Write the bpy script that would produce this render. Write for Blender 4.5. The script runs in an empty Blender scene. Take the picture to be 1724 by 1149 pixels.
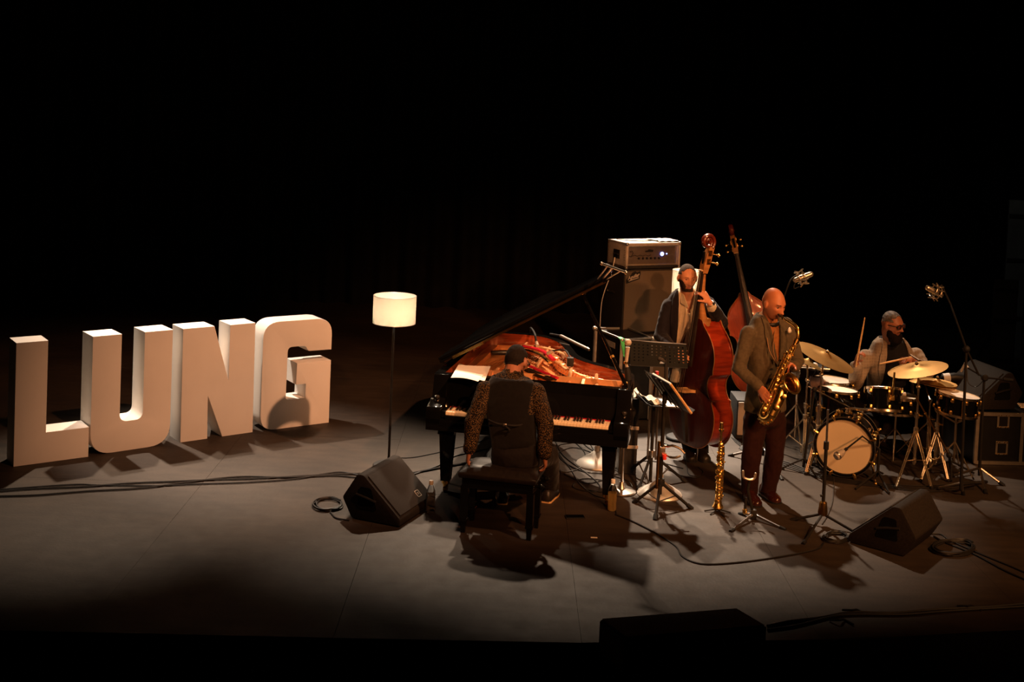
import bpy, bmesh, math, random
import numpy as np
from mathutils import Matrix, Vector, Quaternion
random.seed(4)
PI = math.pi
SC = bpy.context.scene
COL = SC.collection

# ------------------------------------------------------------------ camera
FPX, CAM_H, PITCH, ROLL = 2000.0, 3.25, math.radians(2.7), math.radians(2.46)
PPX, PPY = 862.0, 270.0
_F = Vector((0, math.cos(PITCH), -math.sin(PITCH)))
_U0 = Vector((0, math.sin(PITCH), math.cos(PITCH)))
_R0 = Vector((1, 0, 0))
CAM_R = math.cos(ROLL) * _R0 + math.sin(ROLL) * _U0
CAM_U = -math.sin(ROLL) * _R0 + math.cos(ROLL) * _U0
CAM_P = Vector((0, 0, CAM_H))
cam_d = bpy.data.cameras.new('camera')
cam = bpy.data.objects.new('camera', cam_d)
COL.objects.link(cam)
rot = Matrix((CAM_R, CAM_U, -_F)).transposed().to_4x4()
cam.matrix_world = Matrix.Translation(CAM_P) @ rot
cam_d.sensor_width = 36.0
cam_d.lens = 36.0 * FPX / 1724.0
cam_d.shift_x = 0.0
cam_d.shift_y = -(574.5 - PPY) / 1724.0
cam_d.clip_end = 200
SC.camera = cam
SC.view_settings.view_transform = 'Standard'
SC.view_settings.look = 'None'
SC.view_settings.gamma = 1
SC.view_settings.exposure = 0.0
SC.view_settings.use_curve_mapping = False

def ray(u, v): return _F + CAM_R * ((u - PPX) / FPX) - CAM_U * ((v - PPY) / FPX)
def G(u, v, z=0.0):
    d = ray(u, v); return CAM_P + d * ((z - CAM_H) / d.z)
def P(u, v, y):
    d = ray(u, v); return CAM_P + d * (y / d.y)

# ------------------------------------------------------------------ world and stage lights
w = bpy.data.worlds.new('world'); SC.world = w; w.use_nodes = True
w.node_tree.nodes['Background'].inputs[0].default_value = (1, .6, .35, 1)
w.node_tree.nodes['Background'].inputs[1].default_value = 0.0012

def spot(name, loc, target, power, color, angle, blend=.5, size=.12):
    l = bpy.data.lights.new(name, 'SPOT'); l.energy = power; l.color = color
    l.spot_size = math.radians(angle); l.spot_blend = blend; l.shadow_soft_size = size
    o = bpy.data.objects.new(name, l); COL.objects.link(o)
    o.location = loc
    o.rotation_euler = (Vector(target) - Vector(loc)).to_track_quat('-Z', 'Y').to_euler()
    return o
WARM = (1.0, .78, .58); AMBER = (1.0, .45, .17); DEEP = (1.0, .36, .12)
# warm white back lights from above the rear of the stage
spot('back_light_letters', (-5.9, 13.7, 7.7), (-2.5, 11.0, .4), 5600, (1.0, .80, .63), 24, .9)
spot('back_light_left', (-3.5, 15.0, 7.8), (-3.3, 9.7, 0), 4300, (1.0, .745, .53), 23, 1.0)
spot('back_light_middle', (-1.2, 15.4, 7.8), (-.9, 9.9, 0), 4000, (1.0, .745, .53), 22, 1.0)
spot('back_light_piano', (.2, 16.0, 7.8), (.6, 10.25, .5), 5600, (1.0, .745, .53), 24, 1.0)
spot('back_light_band', (1.6, 16.0, 7.8), (2.05, 10.5, .5), 8000, (1.0, .745, .53), 22, 1.0)
spot('back_light_amp', (1.2, 17.0, 8.0), (1.6, 12.9, 1.8), 14000, (1.0, .80, .62), 13, .6)
spot('back_light_drums', (3.6, 16.0, 7.6), (3.9, 11.5, .6), 3600, (1.0, .74, .53), 17, 1.0)
spot('side_light_piano', (3.2, 14.2, 8.2), (.15, 10.7, .9), 4600, (1.0, .60, .36), 13, .8)
# amber front lights from the house right
spot('front_light_letters', (5.6, 3.7, 9.9), (-1.55, 11.2, .5), 6200, (1.0, .44, .21), 27, 1.0)
spot('front_light_piano', (3.2, -2.5, 6.6), (.6, 11.1, .9), 4000, DEEP, 21, .9)
spot('front_light_band', (6.2, -3.0, 6.2), (2.6, 10.7, 1.0), 3600, DEEP, 21, .9, .4)
spot('front_light_high', (7.0, 4.4, 7.8), (2.9, 10.2, .6), 2300, AMBER, 32, .9, .4)

# weak fill spot added to lift the right wing flats out of the dark
spot('wing_flat_fill', (6.0, 12.6, 5.0), (6.9, 16.4, 2.0), 26, (1.0, .95, .85), 46, .8, .3)

# ------------------------------------------------------------------ materials
def mat(name, col, rough=.5, metal=0.0, spec=.5, noise=0.0, nscale=8.0, bump=0.0, bscale=60.0, coat=0.0, trans=0.0, ior=1.45,
        emit=None, estr=0.0, stretch=(1, 1, 1), col2=None, sheen=0.0, rvar=0.0):
    m = bpy.data.materials.new(name); m.use_nodes = True
    nt = m.node_tree; b = nt.nodes['Principled BSDF']; N = nt.nodes.new; L = nt.links.new
    c = (*col, 1.0)
    b.inputs['Base Color'].default_value = c
    b.inputs['Roughness'].default_value = rough
    b.inputs['Metallic'].default_value = metal
    b.inputs['Specular IOR Level'].default_value = spec
    b.inputs['Coat Weight'].default_value = coat
    b.inputs['Coat Roughness'].default_value = .05
    b.inputs['Transmission Weight'].default_value = trans
    b.inputs['IOR'].default_value = ior
    if sheen: b.inputs['Sheen Weight'].default_value = sheen
    if emit: b.inputs['Emission Color'].default_value = (*emit, 1); b.inputs['Emission Strength'].default_value = estr
    tc = N('ShaderNodeTexCoord'); mp = N('ShaderNodeMapping'); mp.inputs['Scale'].default_value = stretch
    L(tc.outputs['Object'], mp.inputs[0])
    nz = N('ShaderNodeTexNoise'); nz.inputs['Scale'].default_value = nscale; nz.inputs['Detail'].default_value = 5
    L(mp.outputs[0], nz.inputs[0])
    if noise or col2:
        r = N('ShaderNodeValToRGB')
        r.color_ramp.elements[0].position = .3; r.color_ramp.elements[1].position = .7
        lo = col2 if col2 else tuple(max(0, x * (1 - noise)) for x in col)
        hi = col if col2 else tuple(min(1, x * (1 + noise)) for x in col)
        r.color_ramp.elements[0].color = (*lo, 1); r.color_ramp.elements[1].color = (*hi, 1)
        L(nz.outputs[0], r.inputs[0]); L(r.outputs[0], b.inputs['Base Color'])
    if rvar:
        mr = N('ShaderNodeMapRange'); mr.inputs['To Min'].default_value = max(.02, rough - rvar); mr.inputs['To Max'].default_value = min(1, rough + rvar)
        L(nz.outputs[0], mr.inputs[0]); L(mr.outputs[0], b.inputs['Roughness'])
    if bump:
        n2 = N('ShaderNodeTexNoise'); n2.inputs['Scale'].default_value = bscale; n2.inputs['Detail'].default_value = 3
        L(mp.outputs[0], n2.inputs[0])
        bp = N('ShaderNodeBump'); bp.inputs['Strength'].default_value = bump; bp.inputs['Distance'].default_value = .01
        L(n2.outputs[0], bp.inputs['Height']); L(bp.outputs[0], b.inputs['Normal'])
    return m

# ------------------------------------------------------------------ mesh collecting
def Tm(loc=(0, 0, 0), rot=(0, 0, 0), sc=1.0):
    from mathutils import Euler
    s = Matrix.Diagonal((sc, sc, sc, 1)) if not isinstance(sc, tuple) else Matrix.Diagonal((*sc, 1))
    return Matrix.Translation(loc) @ Euler(rot).to_matrix().to_4x4() @ s
def frame(o, z, x=(1, 0, 0)):
    z = Vector(z).normalized(); x = Vector(x); x = x - z * x.dot(z)
    if x.length < 1e-5: x = z.orthogonal()
    x.normalize(); y = z.cross(x)
    m = Matrix((x, y, z)).transposed().to_4x4(); m.translation = Vector(o); return m

class MB:
    def __init__(s): s.v = []; s.f = []; s.mi = []
    def add(s, vs, fs, T=None, mi=0):
        o = len(s.v)
        s.v += [tuple(T @ Vector(p)) for p in vs] if T is not None else [tuple(p) for p in vs]
        s.f += [tuple(i + o for i in f) for f in fs]; s.mi += [mi] * len(fs); return s
    def box(s, c, d, T=None, bev=0.0, mi=0):
        bm = bmesh.new(); bmesh.ops.create_cube(bm, size=1)
        for v in bm.verts: v.co = Vector((v.co.x * d[0] + c[0], v.co.y * d[1] + c[1], v.co.z * d[2] + c[2]))
        if bev: bmesh.ops.bevel(bm, geom=bm.edges[:], offset=bev, segments=2, affect='EDGES', profile=.6)
        return s.bm(bm, T, mi)
    def bm(s, bm, T=None, mi=0):
        bm.verts.index_update()
        s.add([v.co[:] for v in bm.verts], [[v.index for v in f.verts] for f in bm.faces], T, mi); bm.free(); return s
    def prism(s, poly, h0, h1, T=None, bev=0.0, mi=0):
        bm = bmesh.new(); vs = [bm.verts.new((p[0], p[1], h0)) for p in poly]
        f = bm.faces.new(vs); r = bmesh.ops.extrude_face_region(bm, geom=[f])
        for v in r['geom']:
            if isinstance(v, bmesh.types.BMVert): v.co.z = h1
        bmesh.ops.recalc_face_normals(bm, faces=bm.faces[:])
        if bev:
            es = [e for e in bm.edges if abs(e.verts[0].co.z - e.verts[1].co.z) < 1e-6]
            bmesh.ops.bevel(bm, geom=es, offset=bev, segments=2, affect='EDGES', profile=.6)
        return s.bm(bm, T, mi)
    def loft(s, rings, cap=True, closed=False, mi=0):
        n = len(rings[0]); o = len(s.v); fs = []
        vs = [p for r in rings for p in r]
        m = len(rings)
        for i in range(m if closed else m - 1):
            a = i * n; b = ((i + 1) % m) * n
            for j in range(n):
                k = (j + 1) % n; fs.append((a + j, a + k, b + k, b + j))
        if cap and not closed:
            fs.append(tuple(range(n))[::-1]); fs.append(tuple(range((m - 1) * n, m * n)))
        return s.add(vs, fs, None, mi)
    def tube(s, pts, r, n=8, closed=False, round_=False, mi=0, ell=None, up=None):
        pts = [Vector(p) for p in pts]; m = len(pts)
        rs = list(r) if hasattr(r, '__len__') else [r] * m
        if round_ and not closed:
            a = (pts[0] - pts[1]).normalized(); b = (pts[-1] - pts[-2]).normalized(); r0, r1 = rs[0], rs[-1]
            pre = [(pts[0] + a * r0 * k, r0 * q) for k, q in ((.98, .18), (.8, .6), (.45, .89))]
            post = [(pts[-1] + b * r1 * k, r1 * q) for k, q in ((.45, .89), (.8, .6), (.98, .18))]
            pts = [q[0] for q in pre] + pts + [q[0] for q in post]; rs = [q[1] for q in pre] + rs + [q[1] for q in post]; m = len(pts)
        tan = []
        for i in range(m):
            if closed: t = pts[(i + 1) % m] - pts[i - 1]
            else: t = pts[min(i + 1, m - 1)] - pts[max(i - 1, 0)]
            tan.append(t.normalized() if t.length > 1e-9 else Vector((0, 0, 1)))
        nrm = Vector(up) if up is not None else tan[0].orthogonal()
        nrm = (nrm - tan[0] * nrm.dot(tan[0])).normalized()
        rings = []
        for i in range(m):
            t = tan[i]
            if i: q = tan[i - 1].rotation_difference(t); nrm = (q @ nrm)
            nrm = (nrm - t * nrm.dot(t)).normalized(); b = t.cross(nrm)
            ex, ey = (rs[i], rs[i]) if ell is None else (rs[i] * ell[0], rs[i] * ell[1])
            rings.append([pts[i] + nrm * (math.cos(2 * PI * j / n) * ex) + b * (math.sin(2 * PI * j / n) * ey) for j in range(n)])
        return s.loft(rings, True, closed, mi)
    def cyl(s, a, b, r, n=12, mi=0): return s.tube([a, b], r, n, mi=mi)
    def lathe(s, prof, n=24, T=None, mi=0):
        vs = []; fs = []; m = len(prof)
        for r, z in prof:
            for j in range(n):
                a = 2 * PI * j / n; vs.append((max(r, 1e-5) * math.cos(a), max(r, 1e-5) * math.sin(a), z))
        for i in range(m - 1):
            for j in range(n):
                k = (j + 1) % n; fs.append((i * n + j, i * n + k, (i + 1) * n + k, (i + 1) * n + j))
        fs.append(tuple(range(n))[::-1]); fs.append(tuple(range((m - 1) * n, m * n)))
        return s.add(vs, fs, T, mi)
    def ball(s, c, r, T=None, n=12, mi=0):
        if not hasattr(r, '__len__'): r = (r, r, r)
        m = max(5, n // 2 + 1); M4 = Matrix.Translation(c) @ Matrix.Diagonal((*r, 1))
        if T is not None: M4 = T @ M4
        return s.lathe([(math.sin(PI * i / m), -math.cos(PI * i / m)) for i in range(m + 1)], n, M4, mi)
    def quad(s, a, b, c, d, th, mi=0):
        a, b, c, d = map(Vector, (a, b, c, d)); nn = (b - a).cross(d - a).normalized() * th
        return s.add([a, b, c, d, a + nn, b + nn, c + nn, d + nn], [(3, 2, 1, 0), (4, 5, 6, 7), (0, 1, 5, 4), (1, 2, 6, 5), (2, 3, 7, 6), (3, 0, 4, 7)], None, mi)

def obj(name, mb, m, parent=None, sharp=35, inv=None):
    me = bpy.data.meshes.new(name)
    vs = mb.v if inv is None else [tuple(inv @ Vector(p)) for p in mb.v]
    me.from_pydata(vs, [], mb.f); me.update()
    ms = m if isinstance(m, (list, tuple)) else [m]
    for q in ms: me.materials.append(q)
    if len(ms) > 1: me.polygons.foreach_set('material_index', mb.mi)
    me.polygons.foreach_set('use_smooth', [True] * len(me.polygons))
    bm = bmesh.new(); bm.from_mesh(me); bmesh.ops.recalc_face_normals(bm, faces=bm.faces[:]); bm.to_mesh(me); bm.free()
    me.set_sharp_from_angle(angle=math.radians(sharp))
    o = bpy.data.objects.new(name, me); COL.objects.link(o)
    if parent is not None: o.parent = parent
    return o
def tag(o, label, cat, group=None):
    o['label'] = label; o['category'] = cat
    if group: o['group'] = group
    return o
def thing(name, label, cat, loc=(0, 0, 0), rotz=0.0, group=None):
    o = bpy.data.objects.new(name, None); COL.objects.link(o); o.empty_display_size = .05
    o.matrix_basis = Matrix.Translation(loc) @ Matrix.Rotation(rotz, 4, 'Z')
    return tag(o, label, cat, group)
class W:
    """a thing built from world coordinates: parts are moved into the thing's own frame"""
    def __init__(s, name, label, cat, loc, group=None):
        loc = Vector(loc); s.root = thing(name, label, cat, loc, 0, group); s.inv = Matrix.Translation(-loc)
    def part(s, name, mb, m, parent=None, label=None, sharp=35):
        o = obj(name, mb, m, parent or s.root, sharp, s.inv)
        if label: o['label'] = label
        return o
def copy_tree(o, parent=None):
    c = o.copy(); COL.objects.link(c)
    if parent is not None: c.parent = parent
    for ch in list(o.children): copy_tree(ch, c)
    return c
def structure(o): o['kind'] = 'structure'; return o
def smooth_path(pts, k=6):
    pts = [Vector(p) for p in pts]; out = []
    q = [pts[0] * 2 - pts[1]] + pts + [pts[-1] * 2 - pts[-2]]
    for i in range(1, len(q) - 2):
        for j in range(k):
            t = j / k; a, b, c, d = q[i - 1], q[i], q[i + 1], q[i + 2]
            out.append(.5 * ((2 * b) + (c - a) * t + (2 * a - 5 * b + 4 * c - d) * t * t + (3 * b - a - 3 * c + d) * t ** 3))
    out.append(pts[-1]); return out
def rounded(poly, rad, seg=6):
    """round the corners of a 2D polygon; rad is one radius per corner"""
    out = []; n = len(poly)
    for i in range(n):
        p = Vector(poly[i]); a = Vector(poly[i - 1]) - p; b = Vector(poly[(i + 1) % n]) - p; r = rad[i]
        if r <= 0: out.append(tuple(p)); continue
        a = a.normalized() * r; b = b.normalized() * r
        for k in range(seg + 1):
            t = k / seg; out.append(tuple(p + a * (1 - t) ** 2 + b * t * t))
    return out
def text_mb(body, size, T, thick=.001, shear=0.0, bold=0.0):
    cu = bpy.data.curves.new('t', 'FONT'); cu.body = body; cu.size = size; cu.extrude = thick; cu.shear = shear; cu.align_x = 'CENTER'; cu.align_y = 'CENTER'; cu.offset = bold
    cu.resolution_u = 2
    o = bpy.data.objects.new('t', cu); COL.objects.link(o)
    dg = bpy.context.evaluated_depsgraph_get(); me = bpy.data.meshes.new_from_object(o.evaluated_get(dg))
    mb = MB(); mb.add([v.co[:] for v in me.vertices], [tuple(p.vertices) for p in me.polygons], T)
    bpy.data.objects.remove(o); bpy.data.curves.remove(cu); bpy.data.meshes.remove(me); return mb

# ------------------------------------------------------------------ shared materials
M = {}
M['floor'] = mat('stage_floor_vinyl', (.035, .0250, .0178), .62, 0, .26, bump=.12, bscale=38, rvar=.10)
def floor_wear(m):
    nt = m.node_tree; N = nt.nodes.new; L = nt.links.new; b = nt.nodes['Principled BSDF']; tc = N('ShaderNodeNewGeometry')
    def nz(scale, st, det=6):
        mp = N('ShaderNodeMapping'); mp.inputs['Scale'].default_value = st; L(tc.outputs['Position'], mp.inputs[0]); n = N('ShaderNodeTexNoise'); n.inputs['Scale'].default_value = scale; n.inputs['Detail'].default_value = det; L(mp.outputs[0], n.inputs[0]); return n
    def ramp(n, a, b_, lo, hi):
        r = N('ShaderNodeValToRGB'); r.color_ramp.elements[0].position = a; r.color_ramp.elements[1].position = b_; r.color_ramp.elements[0].color = (lo, lo, lo, 1); r.color_ramp.elements[1].color = (hi, hi, hi, 1); L(n.outputs[0], r.inputs[0]); return r
    r1 = ramp(nz(.9, (1, 1, 1)), .30, .70, .62, 1.25); r2 = ramp(nz(5, (.6, 2.2, 1), 8), .32, .68, .80, 1.18); r3 = ramp(nz(14, (.35, 3, 1), 3), .70, .80, 1.0, 1.55)
    def mul(a, c):
        x = N('ShaderNodeMix'); x.data_type = 'RGBA'; x.blend_type = 'MULTIPLY'; x.inputs[0].default_value = 1; L(a, x.inputs[6]); L(c, x.inputs[7]); return x.outputs[2]
    rgb = N('ShaderNodeRGB'); rgb.outputs[0].default_value = b.inputs['Base Color'].default_value
    L(mul(mul(mul(rgb.outputs[0], r1.outputs[0]), r2.outputs[0]), r3.outputs[0]), b.inputs['Base Color'])
floor_wear(M['floor'])
M['floor_gap'] = mat('floor_joint', (.012, .011, .010), .9, 0, .1)
M['curtain'] = mat('black_drape', (.006, .006, .006), .95, 0, .05, noise=.3, nscale=3)
M['black'] = mat('black_paint', (.012, .012, .012), .45, 0, .4, noise=.2, nscale=12)
M['blackmatte'] = mat('matte_black', (.014, .013, .012), .8, 0, .2, noise=.2, nscale=20)
M['rubber'] = mat('black_rubber', (.010, .010, .010), .65, 0, .3, noise=.2, nscale=30)
M['cable'] = mat('cable_rubber', (.012, .011, .010), .5, 0, .4, noise=.1, nscale=30)
M['chrome'] = mat('chrome', (.90, .78, .60), .27, 1, .5, noise=.05, nscale=10)
M['steel'] = mat('brushed_steel', (.50, .47, .44), .32, 1, .5, noise=.1, nscale=40)
M['bell'] = mat('satin_nickel_bell', (.80, .76, .70), .42, .75, .5, noise=.06, nscale=14)
M['brass'] = mat('lacquered_brass', (.95, .58, .18), .27, 1, .5, noise=.18, nscale=14)
M['brassdark'] = mat('dark_brass', (.42, .22, .06), .28, 1, .5, noise=.2, nscale=20)
M['cymbal'] = mat('cymbal_bronze', (.38, .215, .065), .5, .8, .5, noise=.15, nscale=6, bump=.05, bscale=90)
M['lacquer'] = mat('black_lacquer', (.004, .004, .004), .07, 0, .35, coat=.1, noise=.1, nscale=4)
M['white_paint'] = mat('white_letter_paint', (.80, .76, .71), .55, 0, .3, noise=.03, nscale=3, bump=.02, bscale=80)
M['paper'] = mat('paper', (.86, .82, .74), .8, 0, .2, noise=.03, nscale=6)
M['alu'] = mat('aluminium_edge', (.55, .50, .42), .38, .8, .5, noise=.12, nscale=22)
M['carpet'] = mat('cabinet_coat', (.018, .017, .016), .7, 0, .3, noise=.3, nscale=60, bump=.3, bscale=220)
M['grille'] = mat('steel_grille', (.026, .021, .017), .7, 0, .15, noise=.2, nscale=160, bump=.35, bscale=420)
M['wood'] = mat('pale_wood', (.62, .38, .16), .5, 0, .4, noise=.2, nscale=10, stretch=(1, 1, 6))
M['maple'] = mat('bass_maple', (.36, .036, .011), .26, 0, .5, noise=.35, nscale=5, stretch=(1, 1, 7), coat=.5)
M['spruce'] = mat('bass_spruce', (.055, .008, .004), .34, 0, .45, noise=.3, nscale=16, stretch=(5, 1, .5), coat=.35)
M['ebony'] = mat('ebony', (.018, .013, .010), .32, 0, .5, noise=.3, nscale=12)
M['felt'] = mat('red_felt', (.42, .012, .03), .95, 0, .1, noise=.15, nscale=40)
M['drumhead'] = mat('coated_drum_head', (.84, .78, .69), .6, 0, .3, noise=.06, nscale=7)
M['ivory'] = mat('ivory_key', (.92, .78, .54), .35, 0, .5, noise=.03, nscale=20)
M['leather'] = mat('black_leather', (.012, .009, .007), .40, 0, .35, noise=.25, nscale=30, bump=.04, bscale=60)
M['glass'] = mat('clear_plastic', (.95, .96, .96), .04, 0, .5, trans=1.0, ior=1.10, noise=.02, nscale=5)
M['water'] = mat('water', (.98, .99, 1), .0, 0, .5, trans=1.0, ior=1.06, noise=.01)
M['whitecap'] = mat('white_cap', (.8, .78, .74), .4, 0, .4, noise=.02)
M['redcap'] = mat('red_cap', (.75, .06, .05), .4, 0, .4, noise=.05)

# ------------------------------------------------------------------ stage
def edge_y(x):
    return 7.04 + .045 * max(-7.0, x) + .055 * max(0.0, x) ** 2 * .55
fl = MB(); fl.box((0, 12.6, -.06), (17, 11.6, .08))
pts = []
floor = structure(obj('floor', MB().prism([(x, edge_y(x) + .01) for x in np.linspace(-8.4, 8.4, 24)] + [(8.4, 19), (-8.4, 19)], -.10, -.008), M['floor_gap']))
PW, PL = 1.5, 2.44
ix = 0
for i in range(-6, 6):
    x0 = i * PW + .55; x1 = x0 + PW - .002
    y = 3.9 + (.9 if i % 2 else 0)
    while y < 18.6:
        y0, y1 = y, y + PL - .002
        y += PL
        if y1 < edge_y(x0): continue
        a0, a1 = max(y0, edge_y(x0)), max(y0, edge_y(x1))
        pm = MB(); dz = random.uniform(-.0008, .0008)
        pm.add([(x0, a0, dz), (x1, a1, dz), (x1, y1, dz), (x0, y1, dz), (x0, a0, -.02), (x1, a1, -.02), (x1, y1, -.02), (x0, y1, -.02)],
               [(0, 1, 2, 3), (7, 6, 5, 4), (0, 4, 5, 1), (1, 5, 6, 2), (2, 6, 7, 3), (3, 7, 4, 0)])
        obj('floor_panel', pm, M['floor'], floor)
ap = MB()
xs = np.linspace(-8.4, 8.4, 24)
for a, b in zip(xs[:-1], xs[1:]):
    ap.quad((a, edge_y(a), -1.2), (b, edge_y(b), -1.2), (b, edge_y(b), -.011), (a, edge_y(a), -.011), -.03)
structure(obj('trim_stage_front', ap, M['curtain']))
pit = MB(); pit.box((0, 4.0, -1.25), (18, 7.4, .1)); structure(obj('floor_pit', pit, M['curtain']))
# pleated black drapes round the stage
def drape(name, a, b, h, amp=.10, wl=.42):
    a, b = Vector(a), Vector(b); L = (b - a).length; n = int(L / wl * 8); d = (b - a).normalized(); nn = Vector((-d.y, d.x, 0))
    m = MB(); vs = []
    for k in range(n + 1):
        t = k / n; q = a + d * (L * t) + nn * (amp * math.sin(2 * PI * L * t / wl) + .03 * math.sin(7.3 * t * L))
        vs += [tuple(q), (q.x, q.y, h)]
    fs = [(2 * k, 2 * k + 2, 2 * k + 3, 2 * k + 1) for k in range(n)]
    m.add(vs, fs); return structure(obj(name, m, M['curtain'], None, 80))
drape('wall_back', (-9, 18.6, 0), (9, 18.6, 0), 11)
drape('wall_left', (-8.2, 8, 0), (-8.2, 18.6, 0), 11)
drape('wall_right', (8.3, 18.6, 0), (8.3, 8, 0), 11)
# grey wing flats half seen at the far right
M['flat'] = mat('grey_wing_flat', (.075, .082, .08), .8, 0, .2, noise=.2, nscale=4)
for k, (ua, ub, vt, vb, Y) in enumerate(((1682, 1716, 336, 610, 16.6), (1664, 1704, 470, 640, 14.6))):
    a = P(ua, vb, Y); b = P(ub, vb, Y); t = P(ua, vt, Y).z
    root = W('wing_flat', ('tall narrow dark grey wing flat by the right edge, the upper farther one', 'lower grey wing flat in the dark behind the wedge on the flight case')[k], 'stage flat', (a.x, Y, 0))
    m = MB(); m.box(((a.x + b.x) / 2, Y, t / 2), (b.x - a.x, .04, t), bev=.004); root.part('panel', m, M['flat'])
    m = MB()
    for zz in (t * .25, t * .62, t * .9): m.box(((a.x + b.x) / 2, Y - .03, zz), (b.x - a.x - .02, .02, .05))
    root.part('rails', m, M['blackmatte'])['kind'] = 'stuff'
    m = MB(); m.box((a.x + .05, Y + .35, .03), (.06, .8, .05)); m.tube([(a.x + .05, Y + .7, .05), (a.x + .05, Y + .03, t * .6)], .018); root.part('brace', m, M['blackmatte'])

M['bassstring'] = mat('dark_wound_string', (.10, .085, .07), .45, .6, .4, noise=.1)

# ------------------------------------------------------------------ block letters
def letter(ch, org, ang, poly, rad, depth, label):
    t = thing('letter_' + ch.lower(), label, 'letter', (*org, 0), math.radians(ang))
    pp = rounded(poly, rad, 8)
    T = Matrix(((1, 0, 0, 0), (0, 0, -1, 0), (0, 1, 0, 0), (0, 0, 0, 1)))   # polygon y becomes z, extrusion runs along -y
    m = MB(); m.prism(pp, 0, -depth, T, bev=.004)
    obj('shell', m, M['white_paint'], t, 30)
    return t
letter('L', (-4.109, 9.924), 35.5, [(0, 0), (.621, 0), (.621, .264), (.259, .264), (.259, 1.06), (0, 1.06)], [0] * 6, .25,
       'white block letter L, leftmost of the big standing letters')
letter('U', (-3.599, 10.31), 38.5, [(0, 0), (.73, 0), (.73, 1.06), (.467, 1.06), (.467, .27), (.258, .27), (.258, 1.06), (0, 1.06)],
       [.2, .2, 0, 0, .07, .07, 0, 0], .27, 'white block letter U with rounded lower corners, between L and N')
letter('N', (-2.946, 10.821), 37.5, [(0, 0), (.262, 0), (.256, .405), (.41, 0), (.72, 0), (.713, 1.06), (.456, 1.06), (.456, .53), (.30, 1.06), (-.005, 1.06)],
       [0] * 10, .26, 'white block letter N with slanting middle stroke, beside the G')
letter('G', (-2.312, 11.30), 34.3, [(0, 0), (.725, 0), (.725, .63), (.362, .63), (.357, .42), (.462, .417), (.46, .278), (.255, .275), (.26, .797), (.462, .797), (.466, .742), (.725, .738), (.725, 1.056), (0, 1.056)],
       [.15, 0, 0, 0, 0, 0, 0, .03, .05, .05, .03, 0, .17, .17], .26, 'white block letter G carrying the round shadow, nearest the floor lamp')

# ------------------------------------------------------------------ floor lamps
M['shade'] = mat('lamp_shade_fabric', (.9, .86, .78), .8, 0, .1, noise=.02, nscale=60)
nt = M['shade'].node_tree; b_ = nt.nodes['Principled BSDF']; tr = nt.nodes.new('ShaderNodeBsdfTranslucent'); tr.inputs[0].default_value = (.97, .92, .82, 1)
mx = nt.nodes.new('ShaderNodeMixShader'); mx.inputs[0].default_value = .62
nt.links.new(b_.outputs[0], mx.inputs[1]); nt.links.new(tr.outputs[0], mx.inputs[2]); nt.links.new(mx.outputs[0], nt.nodes['Material Output'].inputs[0])
M['bulb'] = mat('lit_bulb', (1, .9, .7), .4, emit=(1, .88, .70), estr=150.0)
def floor_lamp(base, zb, zt, r, label, power):
    t = thing('floor_lamp', label, 'lamp', base)
    obj('base', MB().lathe([(.02, 0), (.135, 0), (.14, .006), (.14, .022), (.132, .03), (.02, .034)], 40), M['black'], t)
    obj('pole', MB().cyl((0, 0, .03), (0, 0, zb + .04), .011, 14), M['black'], t)
    sh = MB(); n = 56
    prof = [(r, zb), (r, zt), (r - .003, zt), (r - .003, zb)]
    vs = []; fs = []
    for q, z in prof: vs += [(q * math.cos(2 * PI * j / n), q * math.sin(2 * PI * j / n), z) for j in range(n)]
    for i in range(4):
        for j in range(n): fs.append((i * n + j, i * n + (j + 1) % n, ((i + 1) % 4) * n + (j + 1) % n, ((i + 1) % 4) * n + j))
    sh.add(vs, fs); so = obj('lamp_shade', sh, M['shade'], t)
    ring = MB()
    for z in (zb + .002, zt - .002): ring.tube([((r - .001) * math.cos(a), (r - .001) * math.sin(a), z) for a in np.linspace(0, 2 * PI, 49)[:-1]], .0022, 6, True)
    for k in range(3):
        a = k * 2 * PI / 3; ring.cyl((0, 0, zb + .05), ((r - .004) * math.cos(a), (r - .004) * math.sin(a), zb + .03), .0012, 6)
    obj('wire_frame', ring, M['steel'], so)['kind'] = 'stuff'
    obj('bulb', MB().lathe([(.012, zb + .03), (.013, zb + .05), (.024, zb + .075), (.022, zb + .095), (.004, zb + .105)], 20), M['bulb'], t)
    return t
lb = G(654, 787)
floor_lamp(lb, 1.285, 1.53, .188, 'floor lamp with lit white drum shade standing between letter G and piano', 1)
lb2 = G(1147, 752); lb2.y = 11.66; lb2.x = P(1158, 470, 11.66).x; lb2.z = 0
floor_lamp(lb2, P(1158, 495, 11.66).z, P(1158, 455, 11.66).z, .152, 'floor lamp with lit white shade half hidden behind the bass player head', 1)

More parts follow.
